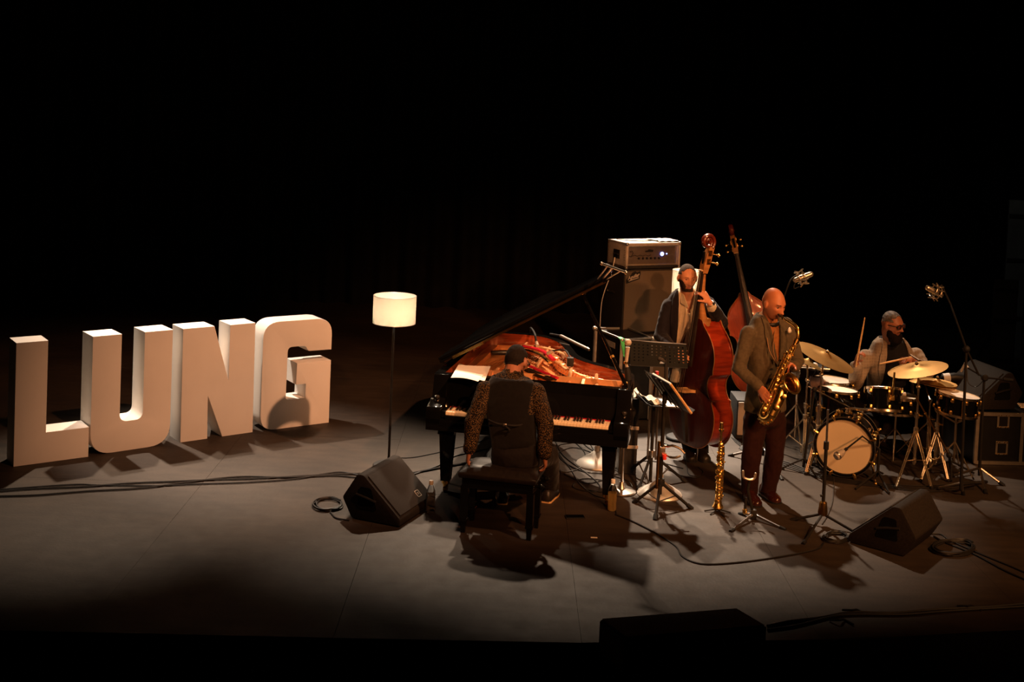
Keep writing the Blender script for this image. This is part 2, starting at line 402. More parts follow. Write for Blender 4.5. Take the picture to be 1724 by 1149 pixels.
# ------------------------------------------------------------------ grand piano
M['mahogany'] = mat('inner_rim_mahogany', (.30, .058, .022), .16, 0, .5, noise=.35, nscale=4, stretch=(1, 1, 9), coat=.6)
M['plate'] = mat('bronzed_iron_plate', (.80, .40, .17), .30, .55, .5, noise=.08, nscale=9)
M['soundboard'] = mat('spruce_soundboard', (.78, .38, .15), .35, 0, .4, noise=.15, nscale=6, stretch=(9, 1, 1))
M['copper'] = mat('copper_string', (.75, .38, .18), .3, 1, .5, noise=.1)
PA = math.radians(-10.5)
piano = thing('grand_piano', 'black grand piano with raised lid and bronzed interior, pianist seated at it', 'piano', (-.617, 9.642, 0), PA)
PT = Matrix.Translation((-.617, 9.642, 0)) @ Matrix.Rotation(PA, 4, 'Z')
def pw(x, y, z): return PT @ Vector((x, y, z))
out_ctrl = [(1.64, .25), (1.64, .70), (1.60, .87), (1.44, 1.05), (1.22, 1.22), (1.07, 1.42), (.98, 1.68), (.90, 1.92), (.78, 2.12), (.62, 2.25), (.40, 2.29), (.16, 2.26), (.03, 2.18)]
oc = [(p.x, p.y) for p in smooth_path([(a, b, 0) for a, b in out_ctrl], 4)]
outer = [(.0, .25)] + oc + [(.0, 2.10)]
def inset(poly, d):
    n = len(poly); r = []
    for i in range(n):
        a, b, c = Vector(poly[i - 1]), Vector(poly[i]), Vector(poly[(i + 1) % n])
        e = ((b - a).normalized() + (c - b).normalized())
        if e.length < 1e-6: e = (b - a)
        e.normalize(); nn = Vector((-e.y, e.x)); r.append(tuple(b + nn * d))
    return r
ar = sum(outer[i - 1][0] * outer[i][1] - outer[i][0] * outer[i - 1][1] for i in range(len(outer)))
sg = 1 if ar > 0 else -1
inner = inset(outer, .075 * sg)
inner = [(min(max(x, .075), 1.565), max(y, .32)) for x, y in inner]
# case: rim walls (outside lacquered, inside mahogany)
rim = MB(); n = len(outer)
vs = [(x, y, .57) for x, y in outer] + [(x, y, .965) for x, y in outer] + [(x, y, .965) for x, y in inner] + [(x, y, .80) for x, y in inner]
fs = []
for i in range(n):
    k = (i + 1) % n
    if i == n - 1: pass
    fs += [(i, k, n + k, n + i), (n + i, n + k, 2 * n + k, 2 * n + i)]
rim.add(vs, fs); rim.add([(x, y, .57) for x, y in outer], [tuple(range(n))[::-1]])
rimo = obj('case', rim, M['lacquer'], piano, 30)
lin = MB(); off = inset(inner, .004 * sg); lin.add([(x, y, .962) for x, y in inner] + [(x, y, .79) for x, y in off], [(i, (i + 1) % n, n + (i + 1) % n, n + i) for i in range(n)])
obj('inner_rim', lin, M['mahogany'], piano, 40)
sb = MB(); sb.prism(inset(inner, -.002 * sg), .785, .80); obj('soundboard', sb, M['soundboard'], piano)
# iron plate: ring band + struts + front flange
pl = MB()
band = inset(inner, .115 * sg); band = [(min(max(x, .16), 1.50), max(y, .52)) for x, y in band]
i0 = inset(inner, .006 * sg)
vs = [(x, y, .845) for x, y in i0] + [(x, y, .868) for x, y in band] + [(x, y, .82) for x, y in band]
pl.add(vs, [(i, (i + 1) % n, n + (i + 1) % n, n + i) for i in range(n)] + [(n + i, n + (i + 1) % n, 2 * n + (i + 1) % n, 2 * n + i) for i in range(n)])
obj('iron_plate', pl, M['plate'], piano, 25)
wl = MB(); wl.box((.82, .50, .872), (1.44, .24, .016), bev=.004); obj('tuning_pin_panel', wl, M['plate'], piano)
flg = MB(); flg.prism([(.555, .872), (.575, .872), (.61, .945), (.60, .952), (.59, .952)], .10, 1.55, Matrix(((0, 0, 1, 0), (1, 0, 0, 0), (0, 1, 0, 0), (0, 0, 0, 1)))); obj('front_flange', flg, M['plate'], piano)
for x in (.42, .82, 1.22): rb_ = MB(); rb_.prism([(.40, .878), (.58, .878), (.60, .950), (.575, .945)], x - .012, x + .012, Matrix(((0, 0, 1, 0), (1, 0, 0, 0), (0, 1, 0, 0), (0, 0, 0, 1)))); obj('flange_rib', rb_, M['plate'], piano)
def inside(x, y):
    c = False; m = len(inner)
    for i in range(m):
        x1, y1 = inner[i - 1]; x2, y2 = inner[i]
        if (y1 > y) != (y2 > y) and x < (x2 - x1) * (y - y1) / (y2 - y1) + x1: c = not c
    return c
def ray_end(x, y, dx, dy, step=.02):
    while inside(x + dx * step, y + dy * step) and y < 3: x += dx * step; y += dy * step
    return x, y
for x, sl in ((.42, .02), (.76, -.04), (1.10, -.10), (1.34, -.12)):
    ex_, ey_ = ray_end(x, .55, sl, 1.0); s = MB()
    s.tube([(x, .50, .90), (x + sl * .3, .80, .915), (ex_, ey_ - .02, .885)], [.022, .02, .016], 8, ell=(1.0, .8)); obj('plate_strut', s, M['plate'], piano)
for k, (x, y) in enumerate(((1.28, 1.0), (1.10, 1.22), (.98, 1.45), (.88, 1.70), (.78, 1.93))):
    s = MB(); s.lathe([(.014, .845), (.034, .86), (.036, .885), (.024, .892), (.016, .88)], 18, Tm((x - .06, y - .07, 0))); obj('plate_bolt', s, M['plate'], piano)
# strings, dampers, red felt, bridge
st = MB()
for k in range(44):
    t = k / 43; x0 = .20 + t * 1.22
    bass = t < .28
    dx = .42 - t * .5 if bass else -.02 - .10 * t
    ex_, ey_ = ray_end(x0, .56, dx * .5, 1.0)
    zz = .905 if bass else .89
    st.tube([(x0, .62, zz), (ex_, ey_ - .04, zz - .02)], .0028 if bass else .0016, 4)
so = obj('strings', st, M['copper'], piano); so['kind'] = 'stuff'
PTI = PT.inverted()
def lp(u, v, z): return PTI @ G(u, v, z)
def band(name, px, z, w_, m): obj(name, MB().tube(smooth_path([lp(u, v, z) for u, v in px], 4), w_, 8, ell=(1, .45), up=(0, 1, 0)), m, piano)
band('damper_felt', [(893, 617), (908, 624), (924, 631), (938, 637)], .945, .020, M['felt'])
band('damper_rail', [(886, 624), (902, 632), (918, 638), (931, 643)], .940, .030, M['brass'])
band('damper_bar', [(890, 621), (906, 628), (921, 634), (935, 640)], .942, .016, M['ebony'])
band('stringing_felt', [(880, 583), (900, 587), (918, 594), (932, 606)], .925, .026, M['felt'])
band('hitch_rail', [(878, 588), (896, 592), (912, 599), (926, 611)], .920, .020, M['brass'])
band('plate_lip', [(868, 582), (895, 583), (925, 588), (950, 597), (965, 612)], .905, .022, M['plate'])
obj('bass_bridge', MB().tube([(.2, 1.66, .87), (.38, 1.76, .87), (.52, 1.72, .87), (.66, 1.52, .87)], .024, 8), M['ebony'], piano)
obj('treble_bridge', MB().tube([(1.40, .86, .865), (1.16, 1.0, .865), (.98, 1.22, .865), (.84, 1.5, .865), (.66, 1.8, .865)], .022, 8), M['plate'], piano)
# key bed, arms, cheeks, name board, keys
kb = MB(); kb.box((.83, .16, .60), (1.66, .32, .10), bev=.006); obj('key_bed', kb, M['lacquer'], piano)
ks = MB(); ks.box((.83, .012, .655), (1.34, .026, .06), bev=.004); obj('key_slip', ks, M['lacquer'], piano)
for sx, x in ((-1, .06), (1, 1.60)):
    a = MB(); a.prism(rounded([(0, .60), (.27, .60), (.27, .965), (.235, .965), (.19, .78), (.0, .735)], [.01, 0, 0, .02, .05, .03]), -.06, .06, Matrix(((0, 0, 1, x), (1, 0, 0, 0), (0, 1, 0, 0), (0, 0, 0, 1))), bev=.004)
    obj('arm', a, M['lacquer'], piano)
    obj('cheek_block', MB().box((x - sx * .078, .095, .685), (.035, .15, .055), bev=.005), M['lacquer'], piano)
nb = MB(); nb.prism([(.185, .70), (.25, .70), (.34, .93), (.34, .955), (.30, .955), (.27, .94)], .11, 1.55, Matrix(((0, 0, 1, 0), (1, 0, 0, 0), (0, 1, 0, 0), (0, 0, 0, 1))), bev=.004)
obj('fallboard', nb, M['lacquer'], piano)
obj('felt_strip', MB().box((.83, .183, .712), (1.34, .006, .006)), M['felt'], piano)
obj('shelf_edge', MB().box((.83, .300, .958), (1.44, .03, .012), bev=.003), M['mahogany'], piano)
for x in (-.0, 1.66):
    obj('lid_lock', MB().lathe([(.012, 0), (.013, .012), (.020, .016), (.022, .03), (.012, .038)], 14, Tm((x + (.05 if x < 1 else -.05), .17, .765))), M['steel'], piano)
kw = 1.34 / 52
wkm = None
for k in range(52):
    if wkm is None:
        m = MB(); m.box((0, 0, 0), (kw - .0013, .152, .022), bev=.0015); m.box((0, -.076, -.008), (kw - .0013, .004, .026)); o = obj('white_key', m, M['ivory'], piano); wkm = o.data
    else:
        o = bpy.data.objects.new('white_key', wkm); COL.objects.link(o); o.parent = piano
    o.location = (.16 + kw * (k + .5), .102, .698)
bkm = None
for k in range(51):
    if (k + 5) % 7 in (2, 6): continue
    if bkm is None:
        m = MB(); m.box((0, 0, 0), (.0125, .095, .022), bev=.003); o = obj('black_key', m, M['ebony'], piano); bkm = o.data
    else:
        o = bpy.data.objects.new('black_key', bkm); COL.objects.link(o); o.parent = piano
    o.location = (.16 + kw * (k + 1), .132, .715)
# lid, folded flap, hinge, prop
def lid_outline():
    pts = [(0.0, .48)] + [(x, max(y, .48)) for x, y in oc if y > .44] + [(0, 2.12)]
    return pts
LA = math.radians(30)
LT = Matrix.Translation((-.01, 0, 1.0)) @ Matrix.Rotation(-LA, 4, 'Y')
lm = MB(); lm.prism(lid_outline(), 0, .022, LT, bev=.005); obj('lid', lm, M['lacquer'], piano, 25)
fm = MB(); fm.box((.82, .70, .036), (1.64, .44, .022), LT, bev=.005); obj('front_flap', fm, M['lacquer'], piano)
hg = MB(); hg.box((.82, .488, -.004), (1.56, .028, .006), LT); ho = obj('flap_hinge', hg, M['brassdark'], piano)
es = MB(); es.box((.86, .474, .006), (1.44, .006, .009), LT); obj('edge_strip', es, M['brassdark'], piano)  # amber reflection along the lid edge, modelled as a dark brass strip
es = MB(); es.box((.27, .473, -.002), (.30, .012, .024), LT); obj('edge_reflection', es, M['brass'], piano)  # golden reflection of the iron plate, modelled as a brass piece
for k in range(4):
    c = MB(); c.tube([(-.012, .6 + k * .45, .985), (-.012, .68 + k * .45, .985)], .012, 8); obj('hinge', c, M['brass'], piano)
lid_pt = LT @ Vector((1.36, .62, -.01))
pr0 = Vector((1.60, .36, .965))
pm = MB(); pm.tube([pr0, pr0.lerp(lid_pt, .5), lid_pt], [.017, .013, .014], 10); pro = obj('prop_stick', pm, M['lacquer'], piano)
obj('prop_ring', MB().tube([pr0.lerp(lid_pt, .30), pr0.lerp(lid_pt, .325)], .018, 10), M['brass'], pro)
obj('prop_cup', MB().ball(LT @ Vector((1.36, .62, -.012)), (.03, .03, .012)), M['brass'], piano)
obj('prop_bracket', MB().box((1.585, .40, .975), (.05, .04, .04), bev=.008), M['brass'], piano)
# legs, casters, lyre
def leg(x, y):
    l = MB(); l.loft([[(x + sx * w_, y + sy * w_, z) for sx, sy in ((-1, -1), (1, -1), (1, 1), (-1, 1))] for w_, z in ((.066, .56), (.07, .50), (.058, .49), (.038, .10))])
    lo = obj('leg', l, M['lacquer'], piano, 20)
    c = MB(); c.lathe([(.034, .10), (.036, .075), (.024, .068), (.022, .05)], 16, Tm((x, y, 0))); obj('caster_cup', c, M['brass'], lo)
    c = MB(); c.tube([(x - .016, y, .028), (x + .016, y, .028)], .028, 16); obj('caster_wheel', c, M['brassdark'], lo)
leg(.155, .155); leg(1.50, .22); leg(.42, 2.05)
ly = MB(); 
for x in (.74, .90): ly.tube([(x, .50, .57), (x, .46, .16)], .018, 10)
obj('lyre_post', ly, M['lacquer'], piano)
lbx = MB(); lbx.box((.82, .46, .13), (.30, .12, .06), bev=.01); obj('lyre_box', lbx, M['lacquer'], piano)
for x in (.74, .82, .90): obj('pedal', MB().tube([(x, .42, .11), (x, .34, .095), (x, .28, .09)], [.012, .014, .022], 10, ell=(1, .5), up=(1, 0, 0)), M['brass'], piano)
# chrome T bar clamped on the lid edge
tb = W('microphone_bar', 'short chrome T bar clamped to the raised piano lid tip', 'mic bar', pw(*(LT @ Vector((1.62, .55, .06)))))
a = P(1013, 444, 9.75); b = P(1054, 459, 9.55)
tb.part('bar', MB().tube([a, b], .011, 10), M['chrome'])
c_ = a.lerp(b, .45); ctip = pw(*(LT @ Vector((1.585, .50, .03))))
m = MB(); m.tube([c_, ctip], .009, 8); m.tube([a.lerp(b, .25), ctip + Vector((-.04, 0, 0))], .006, 8); m.tube([a.lerp(b, .8), ctip + Vector((.03, 0, .0))], .006, 8); tb.part('clamp', m, M['steel'])
for q in (a, b): tb.part('end_cap', MB().ball(q, .016, n=10), M['chrome'])

# sheets of music lying on the left of the piano
def sheet(corners, z, label, dz=0.0):
    c = [G(u, v, z) for u, v in corners]; ctr = sum(c, Vector()) / 4
    s = W('sheet_music', label, 'sheet music', ctr, 'sheets of music on the piano')
    m = MB(); nx = 6; ny = 6; vs = []
    for i in range(nx + 1):
        for j in range(ny + 1):
            a = c[0].lerp(c[3], i / nx); b = c[1].lerp(c[2], i / nx); p = a.lerp(b, j / ny)
            p.z += dz + .012 * math.sin(PI * i / nx) * (j / ny) ** 2; vs.append(tuple(p))
    f1 = [(i * (ny + 1) + j, (i + 1) * (ny + 1) + j, (i + 1) * (ny + 1) + j + 1, i * (ny + 1) + j + 1) for i in range(nx) for j in range(ny)]
    m.add(vs, f1); m.add([(x, y, z - .0015) for x, y, z in vs], [f[::-1] for f in f1]); return s.part('page', m, M['paper'])
sheet([(783, 615.5), (764, 636), (816, 642), (826, 617)], .972, 'cream sheet lying underneath the whiter page on the piano')
sheet([(773, 613), (759, 637), (805, 643.5), (818, 627)], .976, 'white sheet of music lying crooked on top, left of pianist', .004)

# piano bench
bench = W('piano_bench', 'black padded leather piano bench with four square legs', 'bench', (.0, 8.93, 0))
BA = math.radians(-12.5); BT = Matrix.Translation((.028, 8.93, 0)) @ Matrix.Rotation(BA, 4, 'Z')
BWd, BDp = .60, .36
cu = MB(); nx, ny = 18, 12; vs = []
def cush(u, v):
    r = (abs(u) ** 5 + abs(v) ** 5)
    return .47 + .055 * max(0, 1 - r) ** .5 - .01 * math.cos(u * PI * .5) * math.cos(v * PI * .5)
cu2 = MB(); bm = bmesh.new(); bmesh.ops.create_cube(bm, size=1)
bmesh.ops.subdivide_edges(bm, edges=bm.edges[:], cuts=11, use_grid_fill=True)
for v in bm.verts:
    u, w_, h = v.co.x * 2, v.co.y * 2, v.co.z * 2
    e = max(abs(u), abs(w_)); rr = max(0, 1 - (abs(u) ** 5 + abs(w_) ** 5)) ** .5
    v.co = Vector((u * BWd / 2 * (1 - .03 * h * h), w_ * BDp / 2 * (1 - .04 * h * h), .455 + (h * .062 * (.25 + .75 * rr) if h > 0 else h * .03) - (.008 * (1 - abs(u)) * (1 - abs(w_)) if h > 0 else 0)))
cu2.bm(bm, BT); bench.part('cushion', cu2, M['leather'], sharp=70)
fr = MB(); fr.box((0, 0, .39), (BWd - .05, BDp - .05, .085), BT, bev=.004); bench.part('frame', fr, M['lacquer'])
for sx in (-1, 1):
    for sy in (-1, 1):
        x, y = sx * (BWd / 2 - .045), sy * (BDp / 2 - .045)
        l = MB(); l.loft([[BT @ Vector((x + a * w_, y + b * w_, z)) for a, b in ((-1, -1), (1, -1), (1, 1), (-1, 1))] for w_, z in ((.026, .36), (.026, .11), (.030, .105), (.030, .09), (.021, .085), (.016, 0))]); lo = bench.part('leg', l, M['lacquer'], sharp=20)
for y in (-.1, .1):
    k = MB(); k.tube([BT @ Vector((BWd / 2 - .03, y, .40)), BT @ Vector((BWd / 2 + .015, y, .40))], .010, 8); k.ball(BT @ Vector((BWd / 2 + .025, y, .40)), .022); bench.part('knob', k, M['lacquer'])

# ------------------------------------------------------------------ stage monitors
M['monitor'] = mat('monitor_paint', (.022, .018, .015), .72, 0, .15, noise=.25, nscale=70, bump=.25, bscale=260)
M['badge'] = mat('badge_print', (.42, .38, .33), .5, 0, .3, noise=.05)
def wedge(loc, rotz, label, s=1.0, group='black stage monitors', badge=True):
    # profile in the y-z plane, front (grille) faces -y and up; width along x
    t = thing('stage_monitor', label, 'stage monitor', loc, rotz, group)
    w_, d_, h_ = .62 * s, .46 * s, .36 * s
    prof = rounded([(-.27 * s, 0), (.17 * s, 0), (.26 * s, .16 * s), (.13 * s, .365 * s), (.07 * s, .365 * s), (-.27 * s, .06 * s)], [.02] * 6, 4)
    T = Matrix(((0, 0, 1, 0), (1, 0, 0, 0), (0, 1, 0, 0), (0, 0, 0, 1)))
    m = MB(); m.prism(prof, -w_ / 2, w_ / 2, T, bev=.012); obj('cabinet', m, M['monitor'], t, 30)
    a = Vector((0, -.27 * s, .06 * s)); b = Vector((0, .07 * s, .365 * s)); u = (b - a).normalized(); nn = Vector((0, -u.z, u.y))
    FT = frame(a.lerp(b, .5) + nn * .004, nn, (1, 0, 0)); L = (b - a).length
    g = MB(); g.box((0, 0, 0), (w_ - .06 * s, L - .05 * s, .012), FT, bev=.004); go = obj('grille', g, M['grille'], t)
    if badge:
        q = MB(); o = rounded([(-.03, -.03), (.03, -.03), (.03, .03), (-.03, .03)], [.01] * 4, 4); i_ = [(x * .8, y * .8) for x, y in o]; k = len(o)
        BTm = FT @ Matrix.Translation((.13 * s, -L / 2 + .10 * s, .007))
        q.add([(x, y, 0) for x, y in o] + [(x, y, .002) for x, y in o] + [(x, y, .002) for x, y in i_] + [(x, y, 0) for x, y in i_],
              [(r_ * k + j, r_ * k + (j + 1) % k, ((r_ + 1) % 4) * k + (j + 1) % k, ((r_ + 1) % 4) * k + j) for r_ in range(4) for j in range(k)], BTm)
        for x in (-.009, 0, .009): q.box((x, -.001, .001), (.004, .018, .002), BTm)
        q.box((0, .009, .001), (.022, .004, .002), BTm)
        bo = obj('badge', q, M['badge'], go); bo['label'] = 'small pale square badge'
    for sx in (-1, 1):   # recessed carrying handle in each end
        x = sx * (w_ / 2 + .001)
        r = MB(); r.prism(rounded([(-.06 * s, .10 * s), (.12 * s, .10 * s), (.10 * s, .27 * s), (-.0 * s, .27 * s)], [.02 * s] * 4, 4), -.004, .004, Matrix(((0, 0, 1, x), (1, 0, 0, 0), (0, 1, 0, 0), (0, 0, 0, 1))))
        h = obj('handle_recess', r, M['curtain'], t)
        b2 = MB(); b2.tube([(x + sx * .004, -.05 * s, .165 * s), (x + sx * .012, .03 * s, .19 * s), (x + sx * .004, .13 * s, .205 * s)], .011 * s, 8); obj('handle_bar', b2, M['blackmatte'], h)
    for x in (-.24, .24):
        for y in (-.2, .1): obj('rubber_foot', MB().lathe([(.016, -.001), (.018, .008)], 10, Tm((x * s, y * s, -.004))), M['rubber'], t)
    return t
wedge((-.86, 9.25, .004), math.radians(68), 'black stage monitor wedge on the floor in front of the floor lamp', .96)
wedge((3.10, 9.06, .004), math.radians(232), 'black stage monitor wedge on the floor at the right front, before the drums', .98)

# front fill speaker at the stage lip
ff = W('fill_speaker', 'low long black fill speaker lying on the front edge of the stage', 'speaker', (1.16, 7.3, 0))
fz = .22
cs = [G(u, v, fz) for u, v in ((1053, 1075), (1293, 1054), (1241, 1023), (1008, 1041))]
for q in cs: q.z = 0
m = MB(); m.loft([[q + Vector((0, 0, .005)) for q in cs], [q + Vector((0, 0, fz)) for q in cs]])
bm = bmesh.new(); vv = [bm.verts.new(p) for p in m.v]; [bm.faces.new([vv[i] for i in f]) for f in m.f]; bmesh.ops.recalc_face_normals(bm, faces=bm.faces[:]); bmesh.ops.bevel(bm, geom=bm.edges[:], offset=.014, segments=2, affect='EDGES')
ff.part('cabinet', MB().bm(bm), M['carpet'])
m = MB(); m.quad(cs[0] + Vector((.04, -.006, .03)), cs[1] + Vector((-.04, -.006, .03)), cs[1] + Vector((-.04, -.006, fz - .03)), cs[0] + Vector((.04, -.006, fz - .03)), .006); ff.part('grille', m, M['grille'])
m = MB(); m.tube([cs[2].lerp(cs[1], .3) + Vector((.012, 0, .06)), cs[2].lerp(cs[1], .5) + Vector((.03, 0, .08)), cs[2].lerp(cs[1], .7) + Vector((.012, 0, .06))], .012, 8); ff.part('handle', m, M['blackmatte'])

# ------------------------------------------------------------------ bass amplifier stack
M['ampgrille'] = mat('grey_grille_cloth', (.12, .095, .068), .8, 0, .2, noise=.12, nscale=200, bump=.15, bscale=500)
M['greypanel'] = mat('grey_laminate', (.46, .41, .35), .5, 0, .3, noise=.12, nscale=30)
M['ampface'] = mat('amp_front_plate', (.14, .115, .10), .4, .4, .4, noise=.1, nscale=20)
M['blueled'] = mat('blue_pilot_light', (.2, .3, 1), .3, emit=(.16, .26, 1), estr=16)
AA = math.radians(26)
fl_ = P(1052, 455, 12.8)              # cabinet front left edge
AT = Matrix.Translation((fl_.x, 12.8, 0)) @ Matrix.Rotation(AA, 4, 'Z')   # x along the front, y to the rear
def abox(name, x0, x1, y0, y1, z0, z1, root, m, bev=.008, parent=None):
    b = MB(); b.box(((x0 + x1) / 2, (y0 + y1) / 2, (z0 + z1) / 2), (x1 - x0, y1 - y0, z1 - z0), AT, bev=bev); return root.part(name, b, m, parent)
CW, CD = .74, .50
def cabinet(z0, z1, label, badge):
    c = W('bass_cabinet', label, 'speaker cabinet', AT @ Vector((CW / 2, CD / 2, z0)))
    abox('shell', 0, CW, .012, CD, z0 + .004, z1 - .004, c, M['carpet'], .012)
    abox('grille', .012, CW - .012, 0, .016, z0 + .022, z1 - .022, c, M['ampgrille'], .004)
    for x, z in ((0, z0), (0, z1), (CW, z0), (CW, z1)):
        b = MB(); b.box((x + (.018 if x < .1 else -.018), .04, z + (.022 if z == z0 else -.022)), (.042, .09, .042), AT, bev=.008); c.part('corner_guard', b, M['blackmatte'])
    b = MB(); b.tube([AT @ Vector((-.012, .18, (z0 + z1) / 2 + .08)), AT @ Vector((-.03, .25, (z0 + z1) / 2 + .09)), AT @ Vector((-.012, .32, (z0 + z1) / 2 + .08))], .010, 8); c.part('side_handle', b, M['steel'])
    if badge:
        bt = AT @ Matrix(((1, 0, 0, .105), (0, 0, -1, -.003), (0, 1, 0, z1 - .085), (0, 0, 0, 1))) @ Matrix.Rotation(math.radians(16), 4, 'Z')
        pl_ = MB(); pl_.prism(rounded([(-.10, -.045), (.075, -.045), (.085, -.01), (.10, .0), (.105, .038), (.055, .036), (.045, .055), (.0, .05), (-.02, .03), (-.09, -.005)], [.008] * 10, 3), 0, .004, bt)
        p_ = c.part('badge', pl_, M['black'])
        tx = text_mb('Aguilar', .052, bt @ Matrix.Translation((.003, .004, .006)), .001, .35, .0012); tx.box((.0, -.026, .006), (.13, .007, .002), bt)
        q_ = c.part('badge_lettering', tx, M['badge'], p_)
    return c
cabinet(.0, .795, 'lower bass speaker cabinet standing on the floor under the badge cabinet', False)
cabinet(.80, 1.515, 'upper bass speaker cabinet with small script badge, under the amplifier case', True)
amp = W('bass_amplifier', 'bass amplifier head in pale riveted flight case with glowing blue light', 'amplifier', AT @ Vector((.35, .2, 1.52)))
z0, z1 = 1.52, 1.80
for nm, x0, x1, y0, y1, a, b in (('case_top', .01, .71, .0, .40, z1 - .03, z1), ('case_bottom', .01, .71, .0, .40, z0, z0 + .03), ('case_side', .01, .035, .0, .40, z0, z1), ('case_side', .685, .71, .0, .40, z0, z1), ('case_back', .01, .71, .38, .40, z0, z1)):
    abox(nm, x0, x1, y0, y1, a, b, amp, M['greypanel'] if 'bottom' not in nm else M['carpet'], .004)
abox('front_plate', .035, .685, .05, .10, z0 + .03, z1 - .03, amp, M['ampface'], .003)
for x0, x1, a, b in ((.035, .685, z0 + .03, z0 + .045), (.035, .685, z1 - .045, z1 - .03), (.035, .05, z0 + .03, z1 - .03), (.67, .685, z0 + .03, z1 - .03)):
    abox('rack_frame', x0, x1, .02, .06, a, b, amp, M['alu'], .002)
for k in range(6):
    x = .20 + k * .052; b = MB(); b.lathe([(.013, 0), (.013, .012), (.010, .016)], 12, AT @ Matrix(((1, 0, 0, x), (0, 0, -1, .05), (0, 1, 0, z0 + .105), (0, 0, 0, 1)))); amp.part('control_knob', b, M['black'])
lt = AT @ Matrix(((1, 0, 0, .20), (0, 0, -1, .049), (0, 1, 0, z0 + .15), (0, 0, 0, 1)))
lt2 = AT @ Matrix(((1, 0, 0, .33), (0, 0, -1, .049), (0, 1, 0, z0 + .185), (0, 0, 0, 1)))
mk = MB(); mk.prism(rounded([(-.05, -.012), (.05, -.012), (.055, .012), (.02, .016), (-.01, .02), (-.02, .006), (-.05, .004)], [.004] * 7, 3), 0, .002, lt2); amp.part('maker_mark', mk, M['black'])
sw = MB(); pts_ = [(-.10 + .0 , .02), (-.115, .035), (-.09, .04), (-.075, .015), (-.10, -.03), (-.12, -.02)]
sw.tube([lt @ Vector((x, y, .002)) for x, y in pts_], .004, 6); sw.tube([lt @ Vector((-.09 + .035 * k, -.02 + .012 * (k % 2), .002)) for k in range(8)], .003, 6); amp.part('painted_script', sw, M['black'])
bl = MB(); bl.lathe([(.021, 0), (.019, .006), (.006, .010)], 18, AT @ Matrix(((1, 0, 0, .50), (0, 0, -1, .048), (0, 1, 0, z0 + .15), (0, 0, 0, 1)))); amp.part('pilot_light', bl, M['blueled'], label='round glowing blue light')
bl = MB(); bl.lathe([(.006, 0), (.004, .005)], 10, AT @ Matrix(((1, 0, 0, .56), (0, 0, -1, .048), (0, 1, 0, z0 + .152), (0, 0, 0, 1)))); amp.part('status_light', bl, M['blueled'])
for k in range(10):
    for y in (.03, .37):
        b = MB(); b.ball(AT @ Vector((.008, y, z0 + .02 + k * .026)), .006, n=8); amp.part('rivet', b, M['steel'])
b = MB(); b.box((.008, .20, z0 + .14), (.006, .13, .10), AT, bev=.004); hp = amp.part('handle_dish', b, M['black'])
b = MB(); b.tube([AT @ Vector((.0, .15, z0 + .14)), AT @ Vector((-.006, .2, z0 + .145)), AT @ Vector((.0, .25, z0 + .14))], .007, 8); amp.part('side_handle', b, M['steel'], hp)
for x in (.02, .70):
    for z in (z0 + .01, z1 - .01): amp.part('ball_corner', MB().ball(AT @ Vector((x, .008, z)), .022, n=10), M['steel'])
cl = MB(); vs = []
for i in range(13):
    for j in range(9):
        u, v = i / 12, j / 8; p = AT @ Vector((.44 + .26 * u + .02 * math.sin(v * 5), .03 + .26 * v, z1 + .007 + .012 * abs(math.sin(u * 9 + v * 4)) + .006 * math.sin(v * 11))); vs.append(p)
f_ = [(i * 9 + j, (i + 1) * 9 + j, (i + 1) * 9 + j + 1, i * 9 + j + 1) for i in range(12) for j in range(8)]
cl.add(vs, f_); cl.add([(p.x, p.y, p.z - .004) for p in vs], [f[::-1] for f in f_])
tag(obj('cloth', cl, mat('white_cloth', (.80, .77, .70), .9, 0, .1, noise=.05), None, 80), 'crumpled white cloth lying on top of the amplifier case', 'cloth')
tag(obj('cable', MB().tube(smooth_path([AT @ Vector((x, y, z1 + .008)) for x, y in ((.06, .3), (.2, .14), (.36, .12), (.46, .2), (.5, .36))], 6), .004, 6), M['cable']), 'thin dark lead curving over the top of the amplifier case', 'cable')
tag(obj('cable', MB().tube(smooth_path([AT @ Vector(q) for q in ((-.012, .2, z0 + .10), (-.03, .19, z0 + .03), (-.02, .26, z0 - .10), (-.03, .4, z0 - .4), (-.03, .42, .8))], 6), .005, 6), M['paper']), 'pale lead hanging down the left side of the amplifier case', 'cable')

# flight case with aluminium edges left of the amplifier
fc = W('flight_case', 'tall black flight case with aluminium edges and green tape, behind the piano', 'flight case', (1.1, 12.4, 0))
A = P(1047, 573, 12.2); B = P(1005, 551, 12.75)
zt = A.z
e = Vector((B.x - A.x, B.y - A.y, 0)); n2 = Vector((-e.y, e.x, 0)).normalized()
if n2.x < 0: n2 = -n2
q0 = Vector((A.x, A.y, 0)); q1 = Vector((B.x, B.y, 0)); wd = .36
q2 = q1 + n2 * wd; q3 = q0 + n2 * wd
m = MB(); m.loft([[q + Vector((0, 0, z)) for q in (q0, q1, q2, q3)] for z in (.02, zt - .004)]); fc.part('body', m, M['black'])
up = Vector((0, 0, zt))
for a, b in ((q0 + up, q1 + up), (q1 + up, q2 + up), (q2 + up, q3 + up), (q3 + up, q0 + up), (q0, q0 + up), (q1, q1 + up), (q3, q3 + up)):
    fc.part('edge_strip', MB().tube([a + Vector((0, 0, .01)), b], .022 if a.z == 0 else .014, 4), M['alu'])
for q in (q0, q1, q2, q3): fc.part('ball_corner', MB().ball(q + up, .026, n=10), M['alu'])
gt = MB(); nq = (q0 - q1).normalized(); gp = q0 + up
M['green'] = mat('green_tape', (.10, .62, .16), .6, 0, .3, noise=.05)
